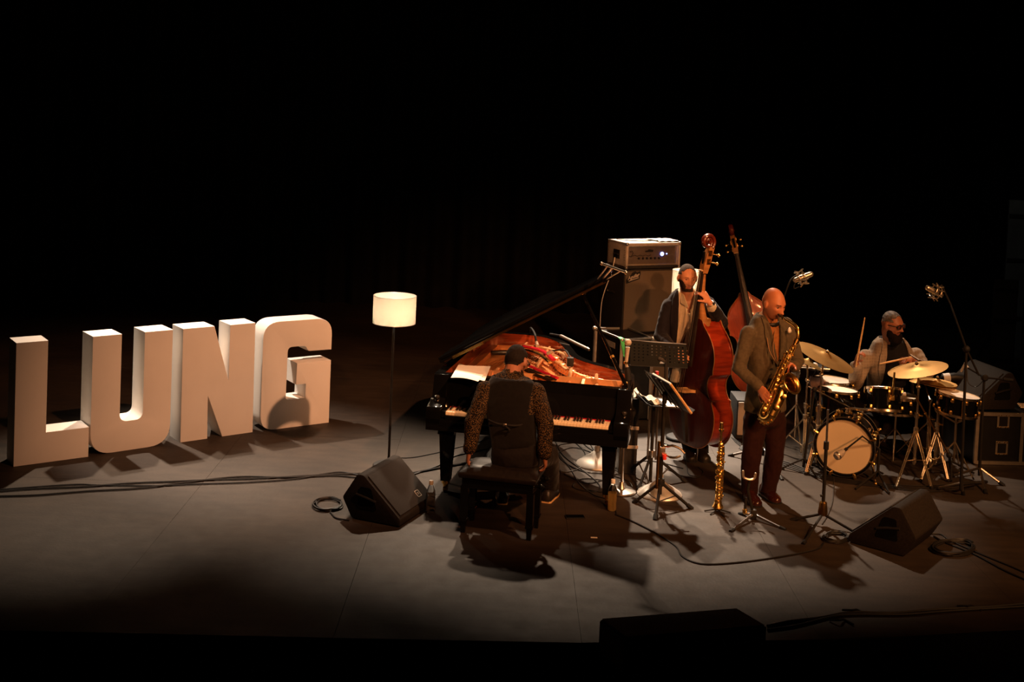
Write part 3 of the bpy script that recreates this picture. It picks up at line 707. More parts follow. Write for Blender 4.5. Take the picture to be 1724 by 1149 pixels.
gt.tube([gp - nq * .05 + Vector((0, 0, .02)), gp + nq * .012 + Vector((0, 0, .016)), gp + nq * .026 + Vector((.005, 0, -.06)), gp + nq * .026 + Vector((.02, 0, -.17))], [.022, .024, .02, .006], 8, ell=(1.0, .25), up=(1, 0, 0)); fc.part('green_tape', gt, M['green'], label='strip of green tape over the corner')
pl_ = MB(); c0 = q0.lerp(q1, .25) - n2 * .004; c1 = q0.lerp(q1, .62) - n2 * .004
pl_.quad(c0 + Vector((0, 0, zt - .12)), c1 + Vector((0, 0, zt - .12)), c1 + Vector((0, 0, zt - .06)), c0 + Vector((0, 0, zt - .06)), .006); fc.part('label_plate', pl_, M['greypanel'])
# thin upright post with a ball tip left of the case
po = P(1001, 553, 12.35); ps = W('thin_stand', 'thin upright stand with round tip behind the piano curve', 'stand', (po.x, po.y, 0))
ps.part('pole', MB().tube([(po.x, po.y, .0), (po.x, po.y, po.z)], .009, 8), M['steel']); ps.part('tip', MB().ball(po, .024, n=12), M['alu'])
for k in range(3):
    a = k * 2.1 + .3; ps.part('leg', MB().tube([(po.x, po.y, .16), (po.x + .26 * math.cos(a), po.y + .26 * math.sin(a), .012)], .009, 8), M['blackmatte'])

# grey meshed loudspeaker behind the sax player
gs = W('loudspeaker', 'pale grey mesh fronted loudspeaker on the floor between bass and sax player', 'speaker', (2.42, 11.75, 0))
a = P(1236, 730, 11.7); zt = P(1240, 675, 11.7).z; zb = a.z
m = MB(); m.box((a.x + .17, 11.92, (zt + .01) / 2), (.30, .40, zt - .01), bev=.012); gs.part('cabinet', m, M['carpet'])
M['mesh'] = mat('grey_mesh', (.40, .36, .31), .7, 0, .3, noise=.25, nscale=240, bump=.4, bscale=420)
m = MB(); m.box((a.x + .135, 11.71, zt / 2 + .02), (.21, .02, zt - .07), bev=.006); gs.part('mesh_front', m, M['mesh'])
m = MB(); m.box((a.x + .28, 11.712, zt / 2 + .02), (.055, .03, zt - .04), bev=.006); gs.part('front_trim', m, M['greypanel'])

# flight case at the far right with wedge on top
bc = W('flight_case', 'low black flight case with metal latches at the right edge under the wedge', 'flight case', (5.1, 11.5, 0))
c0 = G(1641, 782); c0 = Vector((c0.x, c0.y, 0)); ztc = P(1648, 697, c0.y).z
dx_ = Vector((.998, .06, 0)); dy_ = Vector((-.10, .995, 0)); CWd, CDp = 1.15, .78
def bq(x, y, z): return c0 + dx_ * x + dy_ * y + Vector((0, 0, z))
m = MB(); m.loft([[bq(x, y, z) for x, y in ((0, 0), (CWd, 0), (CWd, CDp), (0, CDp))] for z in (.01, ztc)]); bc.part('body', m, M['black'])
for a, b in (((0, 0, .01), (0, 0, ztc)), ((0, 0, ztc), (CWd, 0, ztc)), ((0, 0, .02), (CWd, 0, .02)), ((0, 0, ztc), (0, CDp, ztc)), ((0, CDp, .01), (0, CDp, ztc)), ((CWd, 0, 0.01), (CWd, 0, ztc)), ((.44, 0, .01), (.44, 0, ztc))):
    bc.part('edge_strip', MB().tube([bq(*a), bq(*b)], .022, 4), M['alu'])
for z in (.10, .36):
    pm = MB(); pm.quad(bq(.19, -.004, z), bq(.31, -.004, z), bq(.31, -.004, z + .13), bq(.19, -.004, z + .13), .006); lo = bc.part('latch_plate', pm, M['alu'])
    d = MB(); d.quad(bq(.21, -.011, z + .02), bq(.29, -.011, z + .02), bq(.29, -.011, z + .11), bq(.21, -.011, z + .11), .004); bc.part('latch_dish', d, M['black'], lo)
    for x in (.2, .225, .275, .30):
        for zz in (z + .008, z + .122): bc.part('rivet', MB().ball(bq(x, -.012, zz), .007, n=8), M['brass'], lo)
for x in (.0, CWd): bc.part('ball_corner', MB().ball(bq(x, 0, ztc), .03, n=10), M['alu'])
wl_ = wedge(tuple(bq(.20, .36, ztc + .028)), math.radians(282), 'black stage monitor wedge resting on top of the low flight case', .98, badge=False)
tl = bq(.62, .2, ztc + .035)
tb_ = W('silver_tubes', 'bundle of silver tubes lying on the flight case at the right edge', 'hardware', tl)
for k in range(4): tb_.part('tube', MB().tube([bq(.50 + .015 * k, .16 + .05 * k, ztc + .033), bq(.98, .10 + .05 * k, ztc + .033)], .011, 8), M['chrome'])

# ------------------------------------------------------------------ bottles, phone, small things
M['paintedglow'] = mat('water_painted_amber_lit', (1.0, .72, .30), .2, 0, .5, trans=.7, ior=1.1, noise=.05)  # amber stage light in the bottle, painted into the water colour
def bottle(loc, label, cap='whitecap', h=.22, fill=.75, group=None, tint=None, water='water'):
    t = thing('water_bottle', label, 'bottle', loc, 0, group); r = .033 * h / .22
    s = h / .22
    prof = [(.001, 0), (r * .8, 0), (r, .008 * s), (r, .03 * s), (r * .93, .05 * s), (r, .07 * s), (r, .13 * s), (r * .9, .155 * s), (r * .5, .185 * s), (r * .38, .195 * s), (r * .38, .208 * s)]
    obj('bottle_body', MB().lathe(prof, 22), tint or M['glass'], t, 60)
    obj('cap', MB().lathe([(r * .46, .196 * s), (r * .47, .198 * s), (r * .47, .222 * s), (r * .42, .225 * s)], 16), M[cap], t)
    obj('water', MB().lathe([(.001, .003), (r * .86, .003), (r * .9, .012 * s), (r * .86, .05 * s), (r * .9, .07 * s), (r * .9, .13 * s * fill / .75)], 20), M[water], t, 60)
    return t
b1 = G(724, 863); bottle((b1.x, b1.y, .001), 'clear water bottle with white cap by the wedge monitor at left', h=.25)
b2 = G(1030, 860); bottle((b2.x, b2.y, .001), 'water bottle with painted amber glow in front of the right piano leg', h=.25, water='paintedglow')
ph = G(968, 872)
t = thing('phone', 'dark phone lying on the floor right of the piano bench', 'phone', (ph.x, ph.y, 0), math.radians(8))
obj('phone_body', MB().box((0, 0, .006), (.155, .075, .010), bev=.003), M['black'], t); obj('screen', MB().box((0, 0, .0115), (.145, .068, .001)), M['lacquer'], t)
sp = G(1000, 906); tag(obj('paper_scrap', MB().box((sp.x, sp.y, .002), (.05, .02, .003), bev=.0008), M['paper']), 'tiny pale scrap of paper on the floor before the piano', 'scrap')

# ------------------------------------------------------------------ stands
def tripod(root, hub, feet, r=.011, m='blackmatte', name='leg', foot=True, braces=None):
    for f in feet:
        lo = root.part(name, MB().tube([hub, f], r, 8), M[m])
        if foot:
            d = (Vector(f) - Vector(hub)).normalized(); root.part('rubber_foot', MB().tube([Vector(f) - d * .05, Vector(f) + d * .004], r * 1.5, 8), M['rubber'], lo)
        if braces is not None: root.part('brace', MB().tube([Vector(hub).lerp(Vector(f), .5), braces], r * .5, 6), M['steel'])
M['desk'] = mat('dull_black_desk', (.008, .009, .008), .75, 0, .12, noise=.1)
# chrome based stand with perforated desk (bass player)
base = G(1110, 833)
ms = W('music_stand', 'black music stand with perforated desk on a chrome bell base, before the bass player', 'music stand', base)
def bell(root, b, r, h):
    m = MB(); m.lathe([(r, 0), (r * 1.01, .008), (r * .97, .02), (r * .72, .034 + h * .15), (r * .42, .03 + h * .45), (r * .2, .02 + h * .8), (.03, h), (.026, h + .05), (.02, h + .055)], 40, Matrix.Translation(b)); return root.part('bell_base', m, M['bell'], label='shiny chrome bell base')
bell(ms, base, .19, .12)
yd = base.y + .02
cn = [P(1062, 573, yd + .07), P(1155.5, 580, yd + .07), P(1158, 620.7, yd - .02), P(1061, 616, yd - .02)]
ctr = sum(cn, Vector()) / 4
ms.part('pole', MB().tube([base + Vector((0, 0, .1)), (base.x, base.y, ctr.z - .02)], [.014, .011], 10), M['blackmatte'])
nx, ny = 12, 6; m = MB(); nd = (cn[1] - cn[0]).cross(cn[3] - cn[0]).normalized() * .003
def dq(u, v): return cn[0].lerp(cn[1], u).lerp(cn[3].lerp(cn[2], u), v)
us = [0]; vs_ = [0]
for k in range(nx): us += [(k + .5 - .17) / nx * .94 + .03, (k + .5 + .17) / nx * .94 + .03]
us += [1]
for k in range(ny): vs_ += [(k + .5 - .20) / ny * .74 + .10, (k + .5 + .20) / ny * .74 + .10]
vs_ += [1]
for i in range(len(us) - 1):
    for j in range(len(vs_) - 1):
        if i % 2 and j % 2 and not (3 <= i // 2 <= 7 and j // 2 >= 4): continue
        a, b, c, d = dq(us[i], vs_[j]), dq(us[i + 1], vs_[j]), dq(us[i + 1], vs_[j + 1]), dq(us[i], vs_[j + 1]); m.quad(a, b, c, d, .003)
ms.part('perforated_desk', m, M['desk'])
m = MB(); m.tube([dq(0, 0), dq(1, 0)], .005, 6); ms.part('top_lip', m, M['steel'])
m = MB(); yb = (cn[2] - cn[1]).cross(cn[0] - cn[1]).normalized(); m.quad(dq(.0, 1), dq(1, 1), dq(1, 1) + Vector((0, .05, -.004)), dq(0, 1) + Vector((0, .05, -.004)), .004); ms.part('ledge', m, M['black'])
m = MB(); m.tube([(base.x, base.y, ctr.z - .05), ctr + Vector((0, -.012, -.03))], .016, 8); m.lathe([(.024, 0), (.024, .012)], 12, frame(ctr + Vector((.03, -.02, -.07)), (0, -1, 0))); ms.part('tilt_joint', m, M['steel'])

# sax player's stand with sloping desk and book, seen from its side
hub = P(1112, 812, 9.58); foot0 = G(1113, 868)
sm = W('music_stand', 'black tripod music stand with sloping desk seen edge on, sax player stand', 'music stand', (hub.x, hub.y, 0))
cA, cB, cC = P(1084.5, 623.5, 9.90), P(1127, 647.5, 9.44), P(1163, 698, 9.48)
cD = cA + (cC - cB); cc = (cA + cB + cC + cD) / 4
m = MB(); m.quad(cA, cB, cC, cD, .006); sm.part('desk', m, M['black'])
nn_ = (cB - cA).cross(cD - cA).normalized()
m = MB(); m.quad(cD, cC, cC + nn_ * .05, cD + nn_ * .05, .005); sm.part('ledge', m, M['black'])
for k in range(4):
    q = .12 + .2 * k; m = MB(); m.tube([cA.lerp(cB, q) - nn_ * .012, cD.lerp(cC, q) - nn_ * .012], .006, 6); sm.part('desk_rib', m, M['steel'])
sm.part('pole', MB().tube([hub + Vector((0, 0, -.10)), (hub.x, hub.y, cc.z - .02)], [.016, .012], 10), M['blackmatte'])
sm.part('pole_sleeve', MB().tube([hub + Vector((-.03, -.015, -.05)), (hub.x - .03, hub.y - .015, hub.z + .34)], .013, 10), M['brassdark'])
sm.part('tilt_joint', MB().tube([(hub.x, hub.y, cc.z - .06), cc - nn_ * .02], .02, 10), M['black'])
sm.part('hub', MB().lathe([(.03, -.03), (.036, 0), (.03, .03)], 14, Matrix.Translation(hub)), M['black'])
tripod(sm, hub, [G(1067, 847), G(1103, 876), G(1165, 857)], .013, braces=hub + Vector((0, 0, -.16)))
# book on that desk
bk = W('score_book', 'thin music book with pale wooden coloured edge lying on the sloping desk', 'book', cc)
off = nn_ * .007
m = MB(); m.quad(cA.lerp(cB, .3) + off, cB + off, cC + off + (cB - cC) * .06, (cA.lerp(cB, .3) + (cC - cB) * .94) + off, .012); bk.part('pages', m, M['paper'])
m = MB(); dd = (cB - cA).normalized() * .008; m.tube([cB + off + dd, cC + off + dd - (cC - cB) * .02], .011, 6); bk.part('spine', m, M['wood'])
# holder ring for an instrument on that pole
ih = W('instrument_peg', 'curved chrome holder with red tape clamped to the sax music stand', 'holder', hub)
ring = [P(1125, 752, 9.56), P(1133, 751, 9.54), P(1145, 756, 9.52), P(1153, 764, 9.5)]
ih.part('upper_arm', MB().tube(smooth_path([Vector((hub.x, hub.y, ring[0].z)), *ring], 5), .010, 8), M['chrome'])
ring2 = [P(1118, 764, 9.56), P(1128, 770, 9.52), P(1137, 771, 9.5), P(1146, 768, 9.5)]
ih.part('lower_arm', MB().tube(smooth_path([Vector((hub.x, hub.y, ring2[0].z)), *ring2], 5), .010, 8), M['chrome'])
ih.part('red_tape', MB().tube([P(1118, 765, 9.54), P(1119, 774, 9.54)], .017, 10), M['redcap'], label='red tape')
ih.part('clamp', MB().box(Vector((hub.x, hub.y, P(1112, 760, 9.58).z)), (.05, .05, .08), bev=.008), M['steel'])

# flat tray on tripod with towel, bottle
hub2 = P(1097, 764, 10.3)
tr_ = W('tray_stand', 'flat black tray on a tripod holding a towel and red capped bottle', 'stand', (hub2.x, hub2.y, 0))
tz = P(1100, 680, 10.25).z
ty = [P(1076, 662, 10.42), P(1096, 687, 10.12), P(1147, 692, 10.10), P(1128, 668, 10.42)]
for q in ty: q.z = tz
m = MB(); m.quad(*ty, .012); tr_.part('tray', m, M['black'])
lip = [ty[0], ty[1]]
m = MB(); m.quad(ty[0], ty[1], ty[1] + Vector((-.03, 0, .03)), ty[0] + Vector((-.05, .0, .075)), .005); tr_.part('raised_lip', m, M['black'])
tr_.part('pole', MB().tube([hub2 + Vector((0, 0, -.35)), (hub2.x, hub2.y, tz)], .015, 10), M['blackmatte'])
for k in (-.035, .035): tr_.part('support_tube', MB().tube([hub2 + Vector((k, -.01, -.05)), (hub2.x + k, hub2.y - .01, tz - .01)], .009, 8), M['steel'])
tr_.part('hub', MB().lathe([(.03, -.03), (.036, 0), (.03, .03)], 14, Matrix.Translation(hub2)), M['steel'])
tripod(tr_, hub2, [G(1055, 796), G(1075, 825), G(1155, 812)], .013, braces=hub2 + Vector((0, 0, -.30)))
def towel(corners, z, label, seed):
    rnd = random.Random(seed); vs = []; n_ = 12
    for i in range(n_ + 1):
        for j in range(n_ + 1):
            u, v = i / n_, j / n_; p = corners[0].lerp(corners[1], u).lerp(corners[3].lerp(corners[2], u), v)
            h = .014 + .014 * math.sin(u * 7 + v * 3 + seed) * math.sin(v * 8 + seed) + .05 * max(0, .25 - u) * 4 * .5
            vs.append((p.x + .006 * rnd.random(), p.y, z + h))
    f1 = [(i * (n_ + 1) + j, (i + 1) * (n_ + 1) + j, (i + 1) * (n_ + 1) + j + 1, i * (n_ + 1) + j + 1) for i in range(n_) for j in range(n_)]
    m = MB(); m.add(vs, f1); m.add([(x, y, zz - .012) for x, y, zz in vs], [f[::-1] for f in f1]); return tag(obj('towel', m, mat('cream_towel', (.72, .64, .50), .95, 0, .1, noise=.1, nscale=60, bump=.3, bscale=200), None, 80), label, 'towel')
towel([ty[0] + Vector((-.01, 0, 0)), ty[0].lerp(ty[3], .42), ty[1].lerp(ty[2], .42) + Vector((0, .03, 0)), ty[1] + Vector((.0, .03, 0))], tz + .01, 'cream towel crumpled on the tray round the bottle', 2)
pp_ = MB(); pc = [ty[1].lerp(ty[2], .55), ty[2] + Vector((-.02, .02, 0)), ty[3] + Vector((-.01, -.08, 0)), ty[0].lerp(ty[3], .6) + Vector((0, -.05, 0))]
pp_.quad(*[q + Vector((0, 0, .013)) for q in pc], .003); tag(obj('paper_sheet', pp_, M['paper']), 'white paper sheet on the tray beneath the sloping desk', 'paper')
bb = P(1104, 672, 10.30); bottle((bb.x, bb.y, tz + .05), 'dark drink bottle with red cap standing in the towel on the tray', 'redcap', .22)
# second stand with towel at the piano's right end
eq = W('keyboard_case', 'black upright equipment case at the right of the piano', 'case', (1.16, 10.35, 0))
ea = P(1062, 668, 10.45)
m = MB(); m.box((ea.x + .0, 10.62, (ea.z - .02) / 2), (.16, .34, ea.z - .02), bev=.01); eq.part('body', m, M['carpet'])
for z in (.25, .42): eq.part('slat', MB().box((ea.x + .01, 10.44, z), (.15, .015, .03), bev=.004), M['greypanel'])
eq.part('handle', MB().tube([(ea.x - .04, 10.44, ea.z - .12), (ea.x, 10.42, ea.z - .10), (ea.x + .04, 10.44, ea.z - .12)], .008, 8), M['blackmatte'])
cA_, cB_ = P(1052, 664, 10.5), P(1070, 655, 10.5)
towel([Vector((ea.x + .075, 10.48, 0)), Vector((ea.x - .07, 10.48, 0)), Vector((ea.x - .07, 10.70, 0)), Vector((ea.x + .075, 10.70, 0))], ea.z - .018, 'folded cream towel on the black case beside the piano', 5)

# talk microphone on a round based stand, right of the piano
M['micgrey'] = mat('microphone_mesh', (.50, .44, .36), .5, .3, .5, noise=.3, nscale=200, bump=.4, bscale=500)
def straight_stand(root, base, top, r=.165):
    root.part('round_base', MB().lathe([(.02, .0), (r * .94, .0), (r, .006), (r * .98, .02), (r * .8, .026), (r * .3, .034), (.03, .05), (.018, .09)], 40, Matrix.Translation(base)), M['steel'])
    root.part('pole', MB().tube([base + Vector((0, 0, .05)), top], [.013, .010], 10), M['steel'])
vb = G(1046, 829)
vm = W('microphone_stand', 'round based microphone stand standing beside the right piano leg', 'microphone stand', vb)
vt = Vector((vb.x, vb.y, P(1056, 640, vb.y).z)); straight_stand(vm, vb, vt, .125)
vm.part('clip', MB().tube([vt, vt + Vector((.02, 0, .05))], .022, 10), M['rubber'])
mic = W('microphone', 'handheld microphone with round pale mesh head held upright by the piano', 'microphone', vt)
mt = P(1057.5, 577, vb.y); mb_ = P(1054, 612, vb.y); ml = P(1058, 640, vb.y)
mic.part('handle', MB().tube([P(1056, 620, vb.y), mb_, P(1056, 596, vb.y), P(1057, 585, vb.y)], [.013, .014, .016, .020], 12), M['micgrey']); mic.part('holder_sleeve', MB().tube([ml, P(1057, 628, vb.y), P(1055.5, 618, vb.y)], [.030, .028, .018], 12), M['rubber'])
mic.part('head', MB().ball(mt, .030, n=16), M['micgrey'])
mic.part('ring', MB().tube([P(1053.5, 613, vb.y), P(1053.8, 609, vb.y)], .018, 10), M['brass'])
# piano microphone stand, chrome bell base behind the right leg
pb = G(1005, 783); pb.x += .0
pms = W('microphone_stand', 'chrome bell based stand behind the right piano leg, its boom over the rim', 'microphone stand', pb)
bell(pms, pb, .19, .13)
pt_ = Vector((pb.x + .06, pb.y, 1.12)); 
pms.part('pole', MB().tube([pb + Vector((0, 0, .1)), pb + Vector((.0, 0, .5))], .015, 10), M['brassdark'])
pmic = W('piano_microphone', 'slim silver microphone lying on the piano rim, cable taped behind', 'microphone', pw(.98, 2.05, 1.0))
a, b, c = P(926, 563, 11.7), P(944, 566, 11.6), P(989, 588, 11.2)
pmic.part('body', MB().tube([b, c], .016, 10), M['alu']); pmic.part('clip', MB().tube([a, b], .012, 8), M['rubber']); pmic.part('tip', MB().tube([c, c + (c - b).normalized() * .03], [.018, .012], 10), M['chrome'])
pm2 = W('piano_microphone', 'black clip microphone bent over the far rim into the piano', 'microphone', pw(.5, 2.2, 1.0))
pm2.part('gooseneck', MB().tube(smooth_path([pw(.46, 2.26, .98), pw(.48, 2.22, 1.03), pw(.54, 2.10, 1.0), pw(.58, 1.98, .94)], 5), .012, 8), M['rubber']); pm2.part('capsule', MB().tube([pw(.58, 1.98, .94), pw(.60, 1.92, .92)], .018, 10), M['micgrey'])
pm3 = W('piano_microphone', 'dark clip microphone standing inside the piano near the treble bend', 'microphone', pw(.98, 1.3, .9))
pm3.part('base', MB().box(pw(1.02, 1.2, .95), (.06, .06, .08), bev=.01), M['rubber']); pm3.part('gooseneck', MB().tube(smooth_path([pw(1.02, 1.2, .98), pw(.95, 1.3, 1.03), pw(.82, 1.36, 1.0)], 5), .008, 8), M['rubber']); pm3.part('capsule', MB().tube([pw(.84, 1.36, 1.0), pw(.78, 1.36, .97)], .016, 10), M['micgrey'])

# saxophone floor stand, soprano stand
ss = W('saxophone_stand', 'empty folding sax stand with U shaped cradle at the sax player feet', 'instrument stand', G(1266, 876))
hb = P(1268, 866, 9.42)
tripod(ss, hb, [G(1230, 896), G(1322, 893), G(1245, 866)], .011, 'steel')
ss.part('hub', MB().box(hb, (.05, .05, .08), bev=.012), M['black'])
cr = P(1262, 808, 9.45)
ss.part('upright', MB().tube([hb, P(1259, 825, 9.45), cr], .012, 8), M['blackmatte'])
ss.part('side_bar', MB().tube([P(1254, 860, 9.42), P(1256, 838, 9.44)], .011, 8), M['blackmatte'])
ss.part('side_knob', MB().lathe([(.01, 0), (.02, .01), (.022, .035), (.012, .045)], 12, Matrix.Translation(P(1254, 866, 9.42))), M['brass'])
ss.part('cradle', MB().tube(smooth_path([P(1251, 794, 9.42), P(1252, 804, 9.42), P(1262, 808, 9.42), P(1270, 806, 9.42), P(1272, 798, 9.42)], 5), .010, 8, round_=True), M['alu'])

def keywork(root, a, b, nn_, r, cnt, seed, m='brass', size=.016):
    """keys, posts and rods along an instrument tube from a to b, on its side nn_"""
    rnd = random.Random(seed); a, b, nn_ = Vector(a), Vector(b), Vector(nn_).normalized(); ax = (b - a).normalized(); sd = ax.cross(nn_)
    for k in range(cnt):
        t = (k + .5) / cnt; c = a.lerp(b, t); q = rnd.choice((-.7, -.35, 0, .35, .7)); d = (nn_ + sd * q).normalized()
        p = c + d * (r + .008); root.part('key_cup', MB().lathe([(size * .3, -.006), (size, -.004), (size, .002), (size * .7, .006), (.001, .006)], 12, frame(p, d)), M[m])
    for q in (-.55, .0, .6):
        d = (nn_ + sd * q).normalized(); root.part('key_rod', MB().tube([a.lerp(b, .06) + d * (r + .012), a.lerp(b, .94) + d * (r + .012)], .0034, 6), M[m])
    for k in range(cnt // 2):
        t = (k + .3) / (cnt // 2); d = (nn_ + sd * rnd.uniform(-.9, .9)).normalized(); c = a.lerp(b, t)
        root.part('key_post', MB().tube([c + d * r * .8, c + d * (r + .018)], .0035, 6, round_=False), M[m])
        root.part('key_touch', MB().ball(c + d * (r + .02) + ax * .01, (.008, .008, .006), n=8), M[m])
sp0 = G(1208, 862)
so_ = W('soprano_saxophone', 'straight golden soprano saxophone standing upright on a peg stand', 'saxophone', sp0)
tp = P(1215, 712, sp0.y); bt_ = Vector((sp0.x, sp0.y, .035)); ax = tp - bt_
def sp(t): return bt_ + ax * t
so_.part('body', MB().tube([sp(0), sp(.012), sp(.05), sp(.10), sp(.2), sp(.5), sp(.78)], [.046, .045, .032, .026, .023, .018, .013], 18), M['brass'])
so_.part('neck', MB().tube([sp(.78), sp(.90)], [.010, .009], 12), M['brass'])
so_.part('mouthpiece', MB().tube([sp(.89), sp(.91), sp(.95), sp(1)], [.013, .016, .015, .012], 12), M['brass'])
so_.part('ligature', MB().tube([sp(.90), sp(.925)], .021, 12), M['brass'])
keywork(so_, sp(.06), sp(.76), (-.2, -1, .1), .02, 20, 3, size=.020)
keywork(so_, sp(.10), sp(.70), (.8, -.6, .0), .02, 12, 5, size=.016)
st_ = W('peg_stand', 'small folding star leg peg stand under the soprano saxophone', 'instrument stand', sp0)
for u, v in ((1186, 862), (1230, 865), (1220, 872), (1196, 868)): st_.part('leg', MB().tube([(sp0.x, sp0.y, .022), G(u, v) + Vector((0, 0, .007))], .006, 6), M['blackmatte'])
st_.part('peg', MB().tube([(sp0.x, sp0.y, .014), (sp0.x, sp0.y, .033)], [.022, .018], 10), M['blackmatte'])

# straight microphone stand in front of the bass drum
mb0 = G(1384, 884)
mst = W('microphone_stand', 'black tripod microphone stand standing alone in front of the bass drum', 'microphone stand', mb0)
hb = Vector((mb0.x, mb0.y, .13)); tp_ = P(1394, 690, mb0.y)
mst.part('pole', MB().tube([(mb0.x, mb0.y, .10), P(1391, 752, mb0.y)], .014, 10), M['blackmatte'])
mst.part('upper_pole', MB().tube([P(1391, 755, mb0.y), tp_], .009, 10), M['steel'])
mst.part('collar', MB().tube([P(1390.6, 757, mb0.y), P(1391.4, 744, mb0.y)], .021, 10), M['rubber'])
mst.part('hub', MB().lathe([(.034, -.05), (.04, -.03), (.03, .05), (.02, .06)], 12, Matrix.Translation(hb)), M['brassdark'])
tripod(mst, hb + Vector((0, 0, -.04)), [G(1333, 876), G(1352, 917), G(1445, 900)], .011)
mst.part('pole_knob', MB().tube([P(1381, 835, mb0.y), P(1386, 834, mb0.y)], .012, 8), M['rubber'])
# overhead condenser microphones
M['micsilver'] = mat('nickel_microphone', (.62, .54, .42), .3, .9, .5, noise=.15, nscale=40)
def shock_mic(tip, axis, label):
    root = W('condenser_microphone', label, 'microphone', tip); ax = Vector(axis).normalized()
    root.part('body', MB().tube([tip - ax * .075, tip - ax * .02, tip + ax * .075], [.024, .028, .026], 14, round_=True), M['micsilver'])
    F_ = frame(tip - ax * .02, ax)
    ring = MB(); n = 10
    ring.tube([F_ @ Vector((.058 * math.cos(2 * PI * k / 24), .058 * math.sin(2 * PI * k / 24), -.02)) for k in range(24)], .006, 6, True); root.part('cage_ring', ring, M['micsilver'])
    ring = MB(); ring.tube([F_ @ Vector((.058 * math.cos(2 * PI * k / 24), .058 * math.sin(2 * PI * k / 24), .03)) for k in range(24)], .006, 6, True); root.part('cage_ring', ring, M['micsilver'])
    for k in range(8):
        a = 2 * PI * k / 8; root.part('cage_arm', MB().tube([F_ @ Vector((.078 * math.cos(a), .078 * math.sin(a), -.035)), F_ @ Vector((.058 * math.cos(a), .058 * math.sin(a), .0)), F_ @ Vector((.078 * math.cos(a + .2), .078 * math.sin(a + .2), .045))], .006, 6), M['micsilver'])
        root.part('suspension', MB().tube([F_ @ Vector((.03 * math.cos(a + .4), .03 * math.sin(a + .4), 0)), F_ @ Vector((.058 * math.cos(a), .058 * math.sin(a), -.02 if k % 2 else .03))], .003, 5), M['rubber'])
    return root
oY = 10.9
om1 = P(1352, 467, oY); shock_mic(om1, (.8, .0, .35), 'silver condenser microphone in a star shaped cradle above the sax player shoulder')
ohb = G(1284, 778)
oh = W('boom_stand', 'boom stand behind the sax player carrying the overhead microphone', 'microphone stand', ohb)
hb = Vector((ohb.x, ohb.y, .14)); ohp = P(1318, 560, ohb.y); ohp = Vector((ohb.x + .02, ohb.y, 1.25))
oh.part('pole', MB().tube([hb + Vector((0, 0, -.08)), ohp], [.013, .010], 10), M['blackmatte'])
bend = P(1330, 474, oY)
oh.part('boom', MB().tube(smooth_path([ohp, P(1318, 505, oY + .02), bend, om1 + Vector((-.06, .02, .01))], 5), .008, 8), M['blackmatte'])
oh.part('boom_clutch', MB().ball(ohp, .03), M['rubber'])
oh.part('lead', MB().tube(smooth_path([om1 + Vector((-.05, 0, -.01)), P(1337, 482, oY), P(1338, 486, oY), P(1346, 483, oY)], 5), .005, 6), M['cable'])
tripod(oh, hb, [G(1227, 768), G(1318, 791), G(1317, 809)], .012, 'steel')
o2b = G(1617, 836); Y2 = 10.6
om2 = P(1573, 491, 11.0); shock_mic(om2, (-.75, -.1, .35), 'silver condenser microphone in a star shaped cradle above the drummer at right')
oh2 = W('boom_stand', 'tall boom stand at the right front of the drums', 'microphone stand', (o2b.x, o2b.y, 0))
hb = P(1618, 800, o2b.y); tp2 = P(1627, 588, o2b.y)
oh2.part('pole', MB().tube([Vector((o2b.x, o2b.y, .06)), tp2], [.014, .011], 10), M['blackmatte'])
oh2.part('boom_clutch', MB().ball(tp2, .032), M['rubber'])
oh2.part('boom', MB().tube([P(1648, 632, 10.3), tp2, P(1600, 512, 10.95), P(1585, 480, 11.0)], .009, 8), M['blackmatte'])
oh2.part('mic_mount', MB().tube([P(1585, 480, 11.0), om2 + Vector((.03, 0, 0))], .007, 8), M['steel'])
tripod(oh2, Vector((o2b.x, o2b.y, .12)), [G(1622, 834), G(1573, 824), G(1660, 812)], .012, 'steel')
# snare boom stand
sb0 = G(1648, 812)
sbs = W('boom_stand', 'short boom stand beside the snare with level boom arm', 'microphone stand', (sb0.x, sb0.y, 0))
cl_ = P(1657, 636, sb0.y)
sbs.part('pole', MB().tube([Vector((sb0.x, sb0.y, .06)), cl_], [.014, .011], 10), M['blackmatte'])
sbs.part('boom', MB().tube([P(1706, 641, sb0.y - .1), cl_, P(1630, 620, sb0.y + .15)], .009, 8), M['blackmatte'])
sbs.part('boom_clutch', MB().lathe([(.02, -.03), (.032, -.01), (.032, .02), (.02, .03)], 12, frame(cl_, (0, -1, 0))), M['rubber'])
sbs.part('counterweight', MB().tube([P(1690, 639, sb0.y - .07), P(1706, 641, sb0.y - .1)], .016, 10), M['rubber'])
sbs.part('lead', MB().tube(smooth_path([P(1628, 624, sb0.y + .15), P(1630, 645, sb0.y + .12), P(1642, 652, sb0.y + .1), P(1652, 645, sb0.y + .05), cl_], 5), .004, 6), M['cable'])
tripod(sbs, Vector((sb0.x, sb0.y, .13)), [G(1598, 803), G(1660, 832), G(1690, 818)], .012, 'steel')
scm = W('snare_microphone', 'slim dark microphone pointing down over the snare drum', 'microphone', P(1625, 616, sb0.y + .2))
scm.part('body', MB().tube([P(1630, 620, sb0.y + .15), P(1625, 612, sb0.y + .2), P(1618, 626, sb0.y + .22)], .011, 10), M['micgrey'])
scm.part('tip', MB().tube([P(1627, 612, sb0.y + .2), P(1626, 609, sb0.y + .2)], .010, 8), M['brass'])

